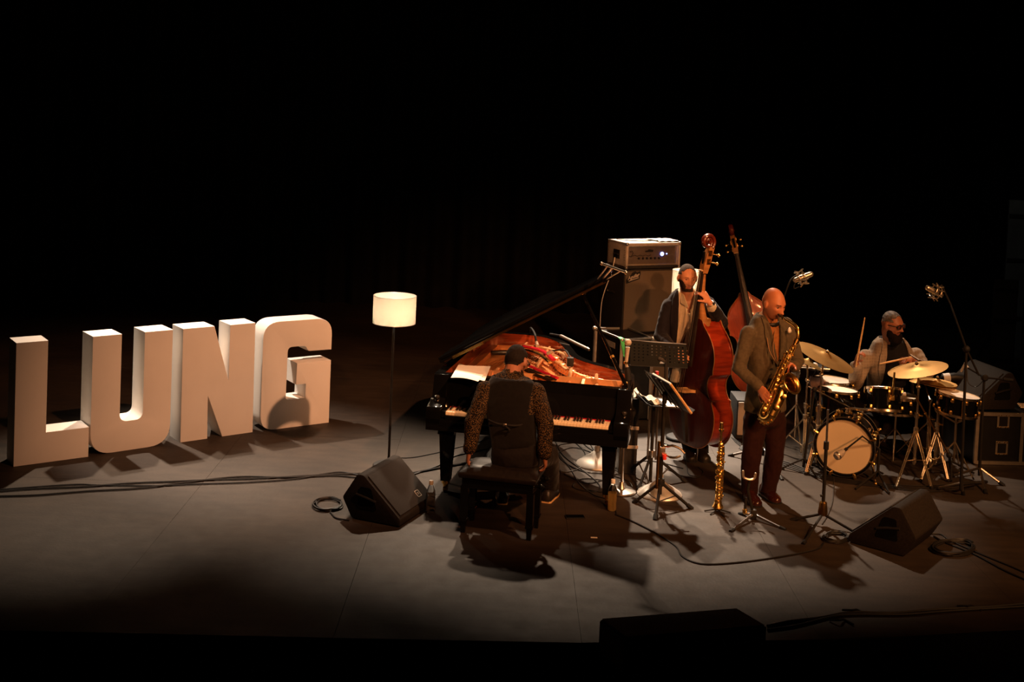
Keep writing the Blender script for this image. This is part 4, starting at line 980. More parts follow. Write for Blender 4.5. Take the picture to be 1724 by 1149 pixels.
# ------------------------------------------------------------------ cables on the floor
def cable(pts, label, r=.006, group=None, z=None, m='cable', k=6):
    p = [G(u, v) + Vector((0, 0, (r + .001) if z is None else z)) for u, v in pts]
    return tag(obj('cable', MB().tube(smooth_path(p, k), r, 6), M[m]), label, 'cable', group)
g_ = 'long cables across the left stage floor'
cable([(-10, 830), (60, 825), (140, 822), (215, 816), (290, 813), (360, 810), (430, 808), (520, 803), (585, 800), (640, 799)], 'upper dark cable of the bundle running along the left floor', .008, g_)
cable([(-10, 838), (60, 836), (150, 829), (240, 824), (310, 815), (400, 805), (480, 806), (560, 803), (600, 806)], 'lowest pale edged cable of the left floor bundle', .008, g_)
cable([(-10, 827), (120, 818), (165, 819), (260, 820), (330, 817), (420, 814), (500, 808), (545, 800), (575, 797), (610, 803)], 'middle wavering cable of the left floor bundle', .007, g_)
cable([(690, 800), (730, 792), (780, 783), (850, 772), (900, 766)], 'cable leading from the left wedge beneath the piano', .010)
cable([(690, 803), (740, 785), (765, 770), (800, 762), (850, 750)], 'second cable crossing beneath the left piano leg', .007)
cable([(652, 771), (690, 772), (730, 765), (770, 755), (800, 748), (830, 735)], 'thin lamp flex running from the floor lamp beneath the piano', .004)
def coil(c, rx, ry, turns, label, r=.006, seed=1):
    rnd = random.Random(seed); pts = []
    for k in range(turns * 14):
        a = 2 * PI * k / 14; f = 1 + .12 * rnd.uniform(-1, 1) * .5 + .10 * math.sin(k * .7)
        p = G(c[0] + rx * f * math.cos(a) + 2 * math.sin(k * .21), c[1] + ry * f * math.sin(a)); p.z = r + .001 + .0045 * (k // 14); pts.append(p)
    return tag(obj('cable_coil', MB().tube(smooth_path(pts, 3), r, 6), M['cable']), label, 'cable')
coil((552, 852), 23, 10, 4, 'small coil of cable on the floor left of the left wedge', .007, 2)
cable([(556, 864), (566, 874), (588, 878)], 'loose end running from the coil to the left wedge', .006)
coil((1407, 908), 19, 8, 5, 'tight cable coil on the floor by the microphone stand foot', .006, 3)
coil((1605, 926), 34, 12, 6, 'loose cable coil on the floor right of the right wedge', .007, 4)
cable([(1572, 905), (1590, 915), (1640, 935), (1690, 962), (1730, 980)], 'cable leaving the right coil towards the right edge', .007)
cable([(1565, 900), (1585, 902), (1600, 912), (1640, 930), (1700, 955), (1730, 968)], 'twin cable beside the one leaving the right coil', .006)
cable([(1036, 868), (1070, 882), (1110, 903), (1138, 922), (1148, 938), (1170, 949), (1200, 952), (1260, 947), (1320, 938), (1375, 927), (1388, 915)], 'single cable sweeping across the open front floor', .006)
cable([(1384, 884), (1393, 870), (1402, 845), (1404, 810), (1401, 780)], 'thin cable hanging near the lone microphone stand', .004)
# tangle below the piano
rnd = random.Random(9)
tang = [[(925, 735), (960, 742), (985, 765), (975, 790), (940, 795), (935, 770), (965, 755), (1010, 770), (1040, 795), (1070, 800)],
        [(930, 720), (945, 735), (965, 733), (970, 745), (940, 752), (945, 775), (980, 795), (1020, 800), (1058, 812), (1064, 826), (1050, 832), (1030, 826)],
        [(935, 745), (950, 770), (990, 800), (1010, 820), (1000, 830), (965, 822), (980, 808), (1020, 812), (1050, 830)],
        [(975, 742), (990, 755), (1003, 764), (1020, 785), (1060, 780), (1100, 778), (1150, 790)],
        [(920, 730), (935, 758), (960, 790), (975, 815), (1000, 835), (1030, 845), (1038, 866)],
        [(970, 720), (985, 735), (1000, 760), (1003, 768)],
        [(950, 800), (985, 815), (1015, 810), (1040, 800), (1050, 815), (1022, 830), (985, 826)]]
names_ = ['looping', 'double looped', 'short hooked', 'long stray', 'foremost', 'thin straight', 'flat looped']
for p, nm in zip(tang, names_): cable(p, nm + ' cable in the tangle on the floor beneath the piano', .005, 'tangled cables beneath the piano')
cable([(1108, 745), (1150, 760), (1156, 785), (1160, 800), (1178, 803), (1184, 796), (1176, 788)], 'cable looping on the floor under the double bass', .005)
cable([(1120, 790), (1150, 803), (1172, 806), (1184, 800)], 'second floor cable by the double bass endpin', .005)
for k in range(5):
    cable([(1232 + 3 * k, 738 + k), (1242 + 2 * k, 748 + 2 * k), (1255 + k, 744 + 3 * k), (1262, 756 + 2 * k), (1248 - k, 752 + k)], ['first', 'second', 'third', 'fourth', 'fifth'][k] + ' loop of the loose cables behind the sax player', .004, 'loose cables behind the sax player')
for k in range(4):
    cable([(1310, 775 + 3 * k), (1335, 783 + 3 * k), (1370, 796 + 2.5 * k), (1420, 808 + 2 * k), (1480, 815 + 2 * k), (1560, 820 + 3 * k), (1640, 812 + 4 * k)], ['rearmost', 'second', 'third', 'foremost'][k] + ' of the parallel cables passing below the bass drum', .005, 'parallel cables below the bass drum')
cable([(1292, 1058), (1330, 1050), (1380, 1044), (1432, 1035), (1500, 1036), (1580, 1030), (1660, 1026), (1730, 1020)], 'thick cable along the front edge leaving the fill speaker', .011)
cable([(1292, 1064), (1340, 1057), (1400, 1042), (1440, 1038), (1520, 1038), (1600, 1032), (1730, 1024)], 'second cable twisted along the front stage edge', .009)
for k, (u, v) in enumerate(((1412, 1052), (1434, 1035), (1628, 1028))):
    c = G(u, v); m = MB(); m.tube(smooth_path([c + Vector((-.05, .04, .01)), c + Vector((0, 0, .028)), c + Vector((.05, .05, .01)), c + Vector((.09, -.01, .008))], 4), .008, 6); tag(obj('cable_tie', m, M['blackmatte']), ['left', 'middle', 'right'][k] + ' black tie knotted round the front edge cables', 'cable tie', 'ties on the front edge cables')

# ------------------------------------------------------------------ drum kit
M['gold'] = mat('gold_badge', (.75, .45, .12), .25, .9, .5, noise=.1)
def drum(name, label, ctr, axis, R, h, lugs=8, group=None, head='drumhead', hoopm='chrome', lugm='brass', bottom_head=True):
    """ctr = centre of the batter head, axis = outward normal of that head"""
    r = W(name, label, 'drum', ctr, group); F_ = frame(ctr, axis, (1, 0, 0))
    r.part('shell', MB().lathe([(R * .985, -h + .004), (R * .985, -.004)], 40, F_), M['lacquer'])
    r.part('batter_head', MB().lathe([(R * .99, -.006), (R * .985, .002), (R * .6, .003)], 40, F_), M[head])
    if bottom_head: r.part('resonant_head', MB().lathe([(R * .985, -h + .002), (R * .97, -h - .002)], 40, F_), M[head])
    for z, nm in ((.004, 'hoop'), (-h - .0, 'hoop')):
        ring = MB(); n = 40; prof = [(R * .99, z - .012), (R * 1.035, z - .012), (R * 1.035, z + .008), (R * 1.01, z + .011), (R * .99, z + .006)]; m_ = len(prof); vs = []
        for q, zz in prof: vs += [(q * math.cos(2 * PI * j / n), q * math.sin(2 * PI * j / n), zz) for j in range(n)]
        ring.add(vs, [(i * n + j, i * n + (j + 1) % n, ((i + 1) % m_) * n + (j + 1) % n, ((i + 1) % m_) * n + j) for i in range(m_) for j in range(n)], F_)
        r.part(nm, ring, M[hoopm])
    for k in range(lugs):
        a = 2 * PI * (k + .5) / lugs; c, s_ = math.cos(a), math.sin(a)
        for z0_, z1_ in ((-.045, -.012), (-h + .012, -h + .045)):
            m = MB(); m.box(((R + .012) * c, (R + .012) * s_, (z0_ + z1_) / 2), (.028, .028, .036), F_, bev=.008); r.part('lug', m, M[lugm])
        m = MB(); m.tube([F_ @ Vector(((R + .018) * c, (R + .018) * s_, -.04)), F_ @ Vector(((R + .018) * c, (R + .018) * s_, .014))], .0045, 6); r.part('tension_rod', m, M['chrome'])
    return r, F_
bdc = P(1421, 762, 10.62); bdc.z = max(bdc.z, .285)
bda = Vector((-math.sin(math.radians(23)), -math.cos(math.radians(23)), .0))
RB = .262
bd = W('bass_drum', 'black bass drum with cream front head standing on spurs, front of the kit', 'drum', (bdc.x, bdc.y, 0))
bdc.z = RB + .022
BF = frame(bdc, bda, (1, 0, 0))
bd.part('shell', MB().lathe([(RB * .97, -.36), (RB * .97, -.01)], 48, BF), M['lacquer'])
bd.part('front_head', MB().lathe([(RB * .955, -.004), (RB * .94, .004), (RB * .5, .005), (.001, .005)], 48, BF), mat('cream_drum_head', (.80, .66, .44), .55, 0, .3, noise=.05, nscale=4), label='plain cream coloured front head')
bd.part('rear_head', MB().lathe([(RB * .955, -.362), (RB * .9, -.37)], 48, BF), M['drumhead'])
for z in (0, -.36):
    ring = MB(); n = 48; prof = [(RB * .93, z - .018), (RB * 1.03, z - .018), (RB * 1.03, z + .02), (RB * .95, z + .02), (RB * .93, z + .012)]; vs = []
    for q, zz in prof: vs += [(q * math.cos(2 * PI * j / n), q * math.sin(2 * PI * j / n), zz) for j in range(n)]
    m_ = len(prof); ring.add(vs, [(i * n + j, i * n + (j + 1) % n, ((i + 1) % m_) * n + (j + 1) % n, ((i + 1) % m_) * n + j) for i in range(m_) for j in range(n)], BF)
    bd.part('hoop', ring, M['lacquer'])
    e = MB(); e.tube([BF @ Vector((RB * 1.035 * math.cos(2 * PI * j / 48), RB * 1.035 * math.sin(2 * PI * j / 48), z + .018)) for j in range(48)], .004, 6, True); bd.part('hoop_inlay', e, M['steel'])
for k in range(8):
    a = 2 * PI * (k + .5) / 8; c, s_ = math.cos(a), math.sin(a)
    for z in (.014, -.374):
        m = MB(); m.tube([BF @ Vector((RB * .99 * c, RB * .99 * s_, z)), BF @ Vector((RB * 1.10 * c, RB * 1.10 * s_, z + (.004 if z > 0 else -.004)))], .014, 8, round_=True); bd.part('claw_hook', m, M['brass'])
        m = MB(); m.tube([BF @ Vector((RB * 1.08 * c, RB * 1.08 * s_, z)), BF @ Vector((RB * 1.08 * c, RB * 1.08 * s_, z * .5 - .09))], .005, 6); bd.part('tension_rod', m, M['chrome'])
    m = MB(); m.box((RB * 1.03 * c, RB * 1.03 * s_, -.12), (.035, .035, .05), BF, bev=.01); bd.part('lug', m, M['brass'])
    m = MB(); m.box((RB * 1.03 * c, RB * 1.03 * s_, -.25), (.035, .035, .05), BF, bev=.01); bd.part('lug', m, M['brass'])
bd.part('spur', MB().tube([P(1468, 768, 10.72), P(1470, 790, 10.66), G(1474, 818)], [.013, .013, .008], 8), M['chrome'])
bd.part('spur', MB().tube([P(1374, 760, 10.78), P(1366, 778, 10.74), G(1359, 797)], [.012, .012, .008], 8), M['chrome'])
for q in (G(1474, 818), G(1359, 797)): bd.part('spur_tip', MB().ball(q + Vector((0, 0, .014)), .016, n=10), M['brass'])
m = MB(); m.tube([BF @ Vector((0, RB, -.18)), BF @ Vector((0, RB + .05, -.18))], .03, 12); bd.part('tom_mount', m, M['chrome'])
for x in (-.05, .03, .10): bd.part('mount_screw', MB().ball(BF @ Vector((x, RB + .035, -.06)), .018, n=8), M['brass'])

ft1, _ = drum('floor_tom', 'black floor tom with white head right behind the bass drum, nearer of two', P(1413, 657, 11.15), (.05, 0.02, 1), .168, .36, 8)
c = P(1413, 657, 11.15)
for k in range(3):
    a = k * 2.1 + .9; x, y = c.x + .19 * math.cos(a), c.y + .19 * math.sin(a)
    ft1.part('leg', MB().tube([(x, y, c.z - .12), (x, y, .16), (x + .03 * math.cos(a), y + .03 * math.sin(a), .008)], .008, 8), M['chrome'])
    ft1.part('leg_bracket', MB().box((x, y, c.z - .2), (.035, .035, .05), bev=.008), M['brass'])
ft2, _ = drum('floor_tom', 'black floor tom with white head set farther back at the left of the drummer', P(1401, 641, 11.62), (.03, 0.02, 1), .19, .40, 8)
c = P(1401, 641, 11.62)
for k in range(3):
    a = k * 2.1 + .4; x, y = c.x + .21 * math.cos(a), c.y + .21 * math.sin(a)
    ft2.part('leg', MB().tube([(x, y, c.z - .12), (x, y, .16), (x + .03 * math.cos(a), y + .03 * math.sin(a), .008)], .008, 8), M['chrome'])
rtc = P(1487.5, 655, 11.0)
rt, RF = drum('rack_tom', 'black rack tom with square gold badge mounted above the bass drum', rtc, (.02, .27, .96), .155, .20, 6)
fd = Vector((.12, -.98, 0)); rax = Vector((.02, .27, .96)).normalized()
bpos = rtc - rax * .085 + (Vector((.18, -.95, .26)).normalized()) * .158
m = MB(); BM_ = frame(bpos, (.18, -.95, .26), (1, 0, .0)); m.box((0, 0, 0), (.052, .05, .006), BM_, bev=.004); rt.part('badge', m, M['gold'], label='small square gold badge')
rt.part('mount_bracket', MB().box(rtc + Vector((.0, -.165, -.02)), (.025, .03, .16), bev=.006), M['brass'])
rt.part('holder', MB().tube([rtc + Vector((.03, -.18, -.02)), rtc + Vector((.03, -.19, .20))], .010, 8), M['brass'])
rt.part('holder_arm', MB().tube([rtc - rax * .2 + Vector((0, .0, -.01)), BF @ Vector((0, RB + .05, -.18))], .013, 8), M['chrome'])
snc = P(1614.5, 666, 10.9)
sn, _ = drum('snare_drum', 'chrome lugged snare drum with white head beside the right boom stands', snc, (.10, .0, 1), .185, .165, 10)
snb = (snc.x - .01, snc.y, 0)
sn.part('strainer', MB().box(snc + Vector((-.03, -.192, -.085)), (.03, .03, .14), bev=.008), M['brass'])
sn.part('stand_pole', MB().tube([(snb[0], snb[1], .10), (snb[0], snb[1], snc.z - .22)], .012, 10), M['chrome'])
for k in range(3):
    a = k * 2.094 + .5; sn.part('basket_arm', MB().tube([(snb[0], snb[1], snc.z - .26), (snb[0] + .19 * math.cos(a), snb[1] + .19 * math.sin(a), snc.z - .18), (snb[0] + .20 * math.cos(a), snb[1] + .20 * math.sin(a), snc.z - .13)], .008, 8), M['chrome'])
    sn.part('leg', MB().tube([(snb[0], snb[1], .30), (snb[0] + .24 * math.cos(a + .5), snb[1] + .24 * math.sin(a + .5), .012)], .008, 8), M['chrome'])
sn2c = P(1510, 671, 11.36)
sn2, _ = drum('snare_drum', 'snare drum half hidden behind the rack tom before the drummer', sn2c, (.0, .12, 1), .18, .14, 8)
sn2.part('stand_pole', MB().tube([(sn2c.x, sn2c.y, .05), (sn2c.x, sn2c.y, sn2c.z - .18)], .012, 10), M['chrome'])
for k in range(3):
    a = k * 2.094 + .2; sn2.part('leg', MB().tube([(sn2c.x, sn2c.y, .28), (sn2c.x + .22 * math.cos(a), sn2c.y + .22 * math.sin(a), .012)], .008, 8), M['chrome'])

def cymbal(ctr, nrm, R, label, base=None, hat=False, stand_label=None, legs=None, bell=.16):
    nrm = Vector(nrm).normalized(); F_ = frame(ctr, nrm, (1, 0, 0))
    r = W('cymbal', label, 'cymbal', ctr)
    prof = [(R, -.032), (R * .8, -.022), (R * .5, -.011), (R * .24, -.004), (R * bell, .010), (R * .10, .018), (.008, .022), (.008, .019), (R * .09, .015), (R * bell * .97, .007), (R * .24, -.006), (R * .5, -.013), (R * .8, -.024), (R, -.0335)]
    m = MB(); n = 48; vs = []; fs = []
    for q, z in prof: vs += [(q * math.cos(2 * PI * j / n), q * math.sin(2 * PI * j / n), z) for j in range(n)]
    mm = len(prof)
    for i in range(mm):
        for j in range(n): fs.append((i * n + j, i * n + (j + 1) % n, ((i + 1) % mm) * n + (j + 1) % n, ((i + 1) % mm) * n + j))
    m.add(vs, fs, F_); r.part('plate', m, M['cymbal'], sharp=50)
    r.part('wing_nut', MB().lathe([(.010, .024), (.013, .03), (.013, .04), (.008, .046)], 10, F_), M['chrome'])
    r.part('felt_washer', MB().lathe([(.016, .018), (.018, .022), (.016, .028)], 12, F_), M['blackmatte'])
    if base is not None:
        base = Vector(base); s = W('cymbal_stand', stand_label, 'cymbal stand', (base.x, base.y, 0))
        top = ctr - nrm * .04; knee = Vector((base.x, base.y, ctr.z - .16))
        s.part('tilter', MB().tube([knee, top, ctr + nrm * .02], [.009, .009, .005], 8), M['chrome'])
        s.part('tilter_joint', MB().ball(knee, .022, n=10), M['chrome'])
        s.part('upper_tube', MB().tube([(base.x, base.y, ctr.z * .5), knee], .010, 10), M['chrome'])
        s.part('lower_tube', MB().tube([(base.x, base.y, .07), (base.x, base.y, ctr.z * .55)], .014, 10), M['chrome'])
        s.part('height_clamp', MB().tube([(base.x, base.y, ctr.z * .53), (base.x, base.y, ctr.z * .58)], .023, 10), M['chrome'])
        s.part('wing_bolt', MB().tube([(base.x, base.y, ctr.z * .555), (base.x + .05, base.y - .02, ctr.z * .555)], .008, 6), M['brass'])
        s.part('leg_collar', MB().tube([(base.x, base.y, .36), (base.x, base.y, .42)], .024, 10), M['chrome'])
        s.part('lower_collar', MB().tube([(base.x, base.y, .09), (base.x, base.y, .13)], .020, 10), M['chrome'])
        for f in (legs or [(base.x + .3 * math.cos(k * 2.094 + .3), base.y + .3 * math.sin(k * 2.094 + .3)) for k in range(3)]):
            f = Vector((f[0], f[1], .014)); d = f - Vector((base.x, base.y, 0)); d.z = 0; pd = Vector((-d.y, d.x, 0)).normalized() * .010
            for sgn in (-1, 1): l = s.part('leg', MB().tube([Vector((base.x, base.y, .40)) + pd * sgn, f + pd * sgn * .6], .0065, 6), M['chrome'])
            s.part('leg_brace', MB().tube([Vector((base.x, base.y, .11)), Vector((base.x, base.y, .40)).lerp(f, .55)], .006, 6), M['chrome'])
            s.part('rubber_foot', MB().ball(f, .016, n=8), M['rubber'])
    return r
crb = G(1374, 792)
cymbal(P(1391, 597, 10.95), (math.sin(math.radians(20)), -.16, math.cos(math.radians(20))), .285, 'large bronze cymbal tilted down to the right beside the sax player', crb, stand_label='chrome double braced cymbal stand left of the bass drum', legs=[G(1356, 800), G(1398, 800), G(1372, 772)])
rdb = G(1538, 795)
cymbal(P(1544, 617, 11.05), (-math.sin(math.radians(14.5)), -.0, math.cos(math.radians(14.5))), .275, 'dark bronze ride cymbal in front of the drummer left hand', rdb, stand_label='chrome double braced cymbal stand right of the bass drum', legs=[G(1508, 824), G(1568, 824), G(1545, 775)])
hhc = P(1578, 641, 11.15)
cymbal(hhc, (.06, .0, 1), .18, 'upper hi hat cymbal beside the snare drum', G(1573, 795), stand_label='chrome hi hat stand beside the snare drum', legs=[G(1550, 812), G(1596, 812), G(1580, 776)])
cymbal(hhc + Vector((0, 0, -.05)), (-.06, 0, -1), .18, 'lower hi hat cymbal facing up under its partner')
cymbal(P(1556, 637, 11.5), (-.05, .05, 1), .14, 'small splash cymbal half hidden behind the hi hat', G(1560, 778), stand_label='slim chrome stand behind the hi hat holding the splash cymbal')
cymbal(P(1362, 607, 11.32), (math.sin(math.radians(22)), -.0, math.cos(math.radians(22))), .16, 'small dark cymbal partly covered by the large tilted cymbal', G(1352, 772), stand_label='chrome stand carrying the small dark cymbal behind the sax bell')
# percussion table behind the cymbal
ptc = P(1362, 618, 11.6); pt = W('percussion_table', 'small percussion table on a chrome stand behind the tilted cymbal', 'table', (ptc.x, ptc.y, 0))
pt.part('table_top', MB().box(ptc, (.34, .26, .02), bev=.006), M['black']); pt.part('rim', MB().tube([ptc + Vector((-.17, -.132, .012)), ptc + Vector((.17, -.132, .012))], .008, 8), M['chrome'])
pt.part('pole', MB().tube([(ptc.x - .1, ptc.y, .08), (ptc.x - .1, ptc.y, ptc.z)], .014, 10), M['chrome'])
for k in range(3):
    a = k * 2.094 + .5; pt.part('leg', MB().tube([(ptc.x - .1, ptc.y, .42), (ptc.x - .1 + .30 * math.cos(a), ptc.y + .30 * math.sin(a), .014)], .009, 8), M['chrome'])
for (dx, dy, mm, nm, lb, sz) in ((-.02, -.03, 'redcap', 'shaker', 'small red and white egg shaker on the percussion table', (.028, .028, .036)), (.04, -.06, 'whitecap', 'shaker', 'small white egg shaker on the percussion table', (.03, .03, .024))):
    c = ptc + Vector((dx, dy, .01 + sz[2])); t = W(nm, lb, 'shaker', c); t.part('shell', MB().ball(c, sz, n=14), M[mm]); t.part('band', MB().lathe([(sz[0] * 1.01, -.004), (sz[0] * 1.03, 0), (sz[0] * 1.01, .004)], 16, Matrix.Translation(c)), M['paper'])
for k in range(3):
    a = ptc + Vector((-.14, -.09 + .03 * k, .02 )); b = ptc + Vector((-.02 + .02 * k, -.10 + .05 * k, .02))
    tag(obj('drumstick', MB().tube([a, a.lerp(b, .9), b], [.008, .006, .009], 8), M['wood']), ['front', 'middle', 'rear'][k] + ' pale drumstick lying on the percussion table', 'drumstick', 'drumsticks on the percussion table')
wb = P(1340, 628, 11.5); wc = W('white_shaker', 'white round shaker hanging beside the sax bell', 'shaker', wb)
wc.part('shell', MB().ball(wb, (.045, .04, .032), n=14), M['whitecap']); wc.part('clamp', MB().tube([wb + Vector((0, 0, -.02)), Vector((ptc.x - .1, ptc.y, wb.z - .04))], .008, 8), M['chrome'])
# cloth stick bag hung on the floor tom
sbg = P(1374, 645, 11.3); bag = W('stick_bag', 'grey cloth stick bag hanging beside the rear floor tom', 'bag', sbg)
m = MB(); m.loft([[sbg + Vector((x * s1, y * .03, z)) for x, y in ((-1, -1), (0, -1.5), (1, -1), (1, 1), (0, 1.4), (-1, 1))] for s1, z in ((.055, .06), (.065, .03), (.06, -.02), (.045, -.05))]); bag.part('pouch', m, mat('mauve_grey_cloth', (.20, .15, .14), .9, 0, .1, noise=.2, nscale=20)); bag.part('strap', MB().tube([sbg + Vector((-.03, 0, .06)), sbg + Vector((.0, .02, .14)), sbg + Vector((.04, .02, .06))], .006, 6), M['black'])
# tom boom microphone
tb0 = G(1357, 800); tm = W('boom_stand', 'low boom stand reaching level over the nearer floor tom', 'microphone stand', (tb0.x, tb0.y + .1, 0))
tk = P(1371, 656, tb0.y + .1)
tm.part('pole', MB().tube([(tb0.x, tb0.y + .1, .05), tk], [.013, .010], 10), M['blackmatte']); tm.part('boom', MB().tube([P(1361, 651, tb0.y + .1), tk, P(1430, 686, 10.9)], .006, 8), M['steel']); tm.part('boom_clutch', MB().ball(tk, .024), M['rubber'])
for k in range(3):
    a = k * 2.094 + .9; tm.part('leg', MB().tube([(tb0.x, tb0.y + .1, .12), (tb0.x + .2 * math.cos(a), tb0.y + .1 + .2 * math.sin(a), .012)], .009, 8), M['blackmatte'])
tmm = W('tom_microphone', 'short dark drum microphone aimed at the nearer floor tom', 'microphone', P(1386, 652, 10.9)); tmm.part('body', MB().tube([P(1380, 652, 10.85), P(1392, 656, 10.95)], [.016, .020], 10), M['rubber']); tmm.part('grille', MB().tube([P(1392, 656, 10.95), P(1398, 659, 11.0)], [.021, .018], 10), M['micgrey'])
# bass drum microphone
kf = P(1410, 768, 10.34); ks_ = W('boom_stand', 'low black boom stand to the right of the bass drum head', 'microphone stand', (*G(1477, 812)[:2], 0))
kb_ = G(1477, 812); ktop = P(1452, 735, 10.48)
ks_.part('pole', MB().tube([(kb_.x, kb_.y, .05), (kb_.x, kb_.y, .30)], .013, 10), M['blackmatte'])
ks_.part('boom', MB().tube([(kb_.x, kb_.y, .30), ktop, kf + (ktop - kf).normalized() * .07], .008, 8), M['blackmatte'])
for k, f in enumerate((G(1497, 833), G(1440, 826), G(1486, 800))): ks_.part('leg', MB().tube([(kb_.x, kb_.y, .10), f + Vector((0, 0, .012))], .010, 8), M['blackmatte'])
km = W('kick_microphone', 'large round headed microphone hanging before the cream drum head', 'microphone', kf); kd = (kf - ktop).normalized()
km.part('body', MB().tube([kf - kd * .08, kf - kd * .03, kf, kf + kd * .022], [.022, .036, .037, .030], 18, round_=False), M['micgrey']); km.part('yoke', MB().tube([kf - kd * .12, kf - kd * .07], .014, 10), M['rubber']); km.part('ring', MB().tube([kf - kd * .008, kf + kd * .004], .0385, 18), M['steel'])
# pedal, throne, drinks
pd_ = BF @ Vector((0, -RB - .01, -.42)); pdl = W('drum_pedal', 'chrome bass drum pedal behind the bass drum', 'pedal', (pd_.x, pd_.y, 0))
dirb = -bda; pdl.part('footboard', MB().tube([Vector((pd_.x, pd_.y, .05)), Vector((pd_.x, pd_.y, .02)) + dirb * .28], .035, 8, ell=(1, .15), up=(1, 0, 0)), M['steel']); pdl.part('beater', MB().tube([Vector((pd_.x, pd_.y, .10)), Vector((pd_.x, pd_.y, .30)) - dirb * .02], .008, 8), M['chrome']); pdl.part('frame', MB().tube([(pd_.x - .05, pd_.y, .01), (pd_.x - .05, pd_.y, .13), (pd_.x + .05, pd_.y, .13), (pd_.x + .05, pd_.y, .01)], .010, 8), M['chrome'])
thx, thy = P(1502, 700, 12.0).x, 12.02
th = W('drum_throne', 'round black drum throne beneath the drummer', 'stool', (thx, thy, 0)); th.part('seat', MB().lathe([(.02, .44), (.17, .44), (.18, .47), (.175, .50), (.15, .515), (.02, .515)], 28, Tm((thx, thy, 0))), M['leather']); th.part('pole', MB().tube([(thx, thy, .12), (thx, thy, .45)], .018, 10), M['chrome'])
for k in range(3):
    a = k * 2.094; th.part('leg', MB().tube([(thx, thy, .26), (thx + .25 * math.cos(a), thy + .25 * math.sin(a), .014)], .011, 8), M['chrome'])
dk = mat('dark_drink', (.05, .03, .025), .15, 0, .5, noise=.05)
for k, (u, v, lb) in enumerate(((1609, 660, 'dark soft drink bottle with red cap, left of the pair by the wedge'), (1619.5, 662, 'dark soft drink bottle with red cap, nearer of the pair by the wedge'))):
    q = P(1610 + 9.5 * k, 664, 11.88 - .05 * k); q.z = ztc + .022
    bottle(q, lb, 'redcap', .21, tint=dk)

# boom arm beside the rack tom, copper light on it painted as dark brass, and a small table behind the hi hat
hb0 = G(1600, 800); hs_ = W('boom_stand', 'low boom stand with long slanting arm painted as copper lit right of the rack tom', 'microphone stand', (hb0.x, hb0.y, 0))
ra, rb2 = P(1541, 667, 10.75), P(1598, 767, 10.72)
hs_.part('boom', MB().tube([ra, rb2], .008, 8), M['brassdark']); hs_.part('boom_knob', MB().ball(ra.lerp(rb2, .30), .014, n=8), M['brass']); hs_.part('boom_knob', MB().ball(ra.lerp(rb2, .62), .014, n=8), M['steel'])
hs_.part('pole', MB().tube([(hb0.x, hb0.y, .06), rb2 + Vector((0, 0, .01))], .013, 10), M['blackmatte']); hs_.part('clutch', MB().ball(rb2, .028, n=10), M['rubber'])
for k in range(3):
    a = k * 2.094 + .2; hs_.part('leg', MB().tube([(hb0.x, hb0.y, .13), (hb0.x + .24 * math.cos(a), hb0.y + .24 * math.sin(a), .012)], .010, 8), M['blackmatte'])
hm_ = W('tom_microphone', 'short dark drum microphone at the upper end of the slanting boom arm', 'microphone', ra); hm_.part('body', MB().tube([ra, ra + Vector((-.09, .0, .01))], .017, 10), M['rubber']); hm_.part('grille', MB().tube([ra + Vector((-.09, 0, .01)), ra + Vector((-.12, 0, .008))], [.022, .018], 10), M['micgrey'])
sx = P(1606, 648, 11.75); tbl = W('side_table', 'small dark table behind the hi hat holding a rolled bag', 'table', (sx.x, sx.y, 0))
tbl.part('table_top', MB().box(sx, (.30, .22, .02), bev=.005), M['black'])
for dx in (-.12, .12):
    for dy in (-.08, .08): tbl.part('leg', MB().tube([(sx.x + dx, sx.y + dy, 0.004), (sx.x + dx, sx.y + dy, sx.z)], .010, 8), M['blackmatte'])
c = sx + Vector((0, -.01, .062)); rl = W('rolled_bag', 'rolled black bag with white end band lying on the small dark table', 'bag', c)
rl.part('roll', MB().tube([c + Vector((-.10, 0, 0)), c + Vector((.0, 0, .012)), c + Vector((.11, 0, .0))], [.045, .05, .045], 14, round_=True), M['black']); rl.part('white_band', MB().tube([c + Vector((-.12, 0, 0)), c + Vector((-.055, 0, .004))], [.046, .052], 14), M['whitecap'])

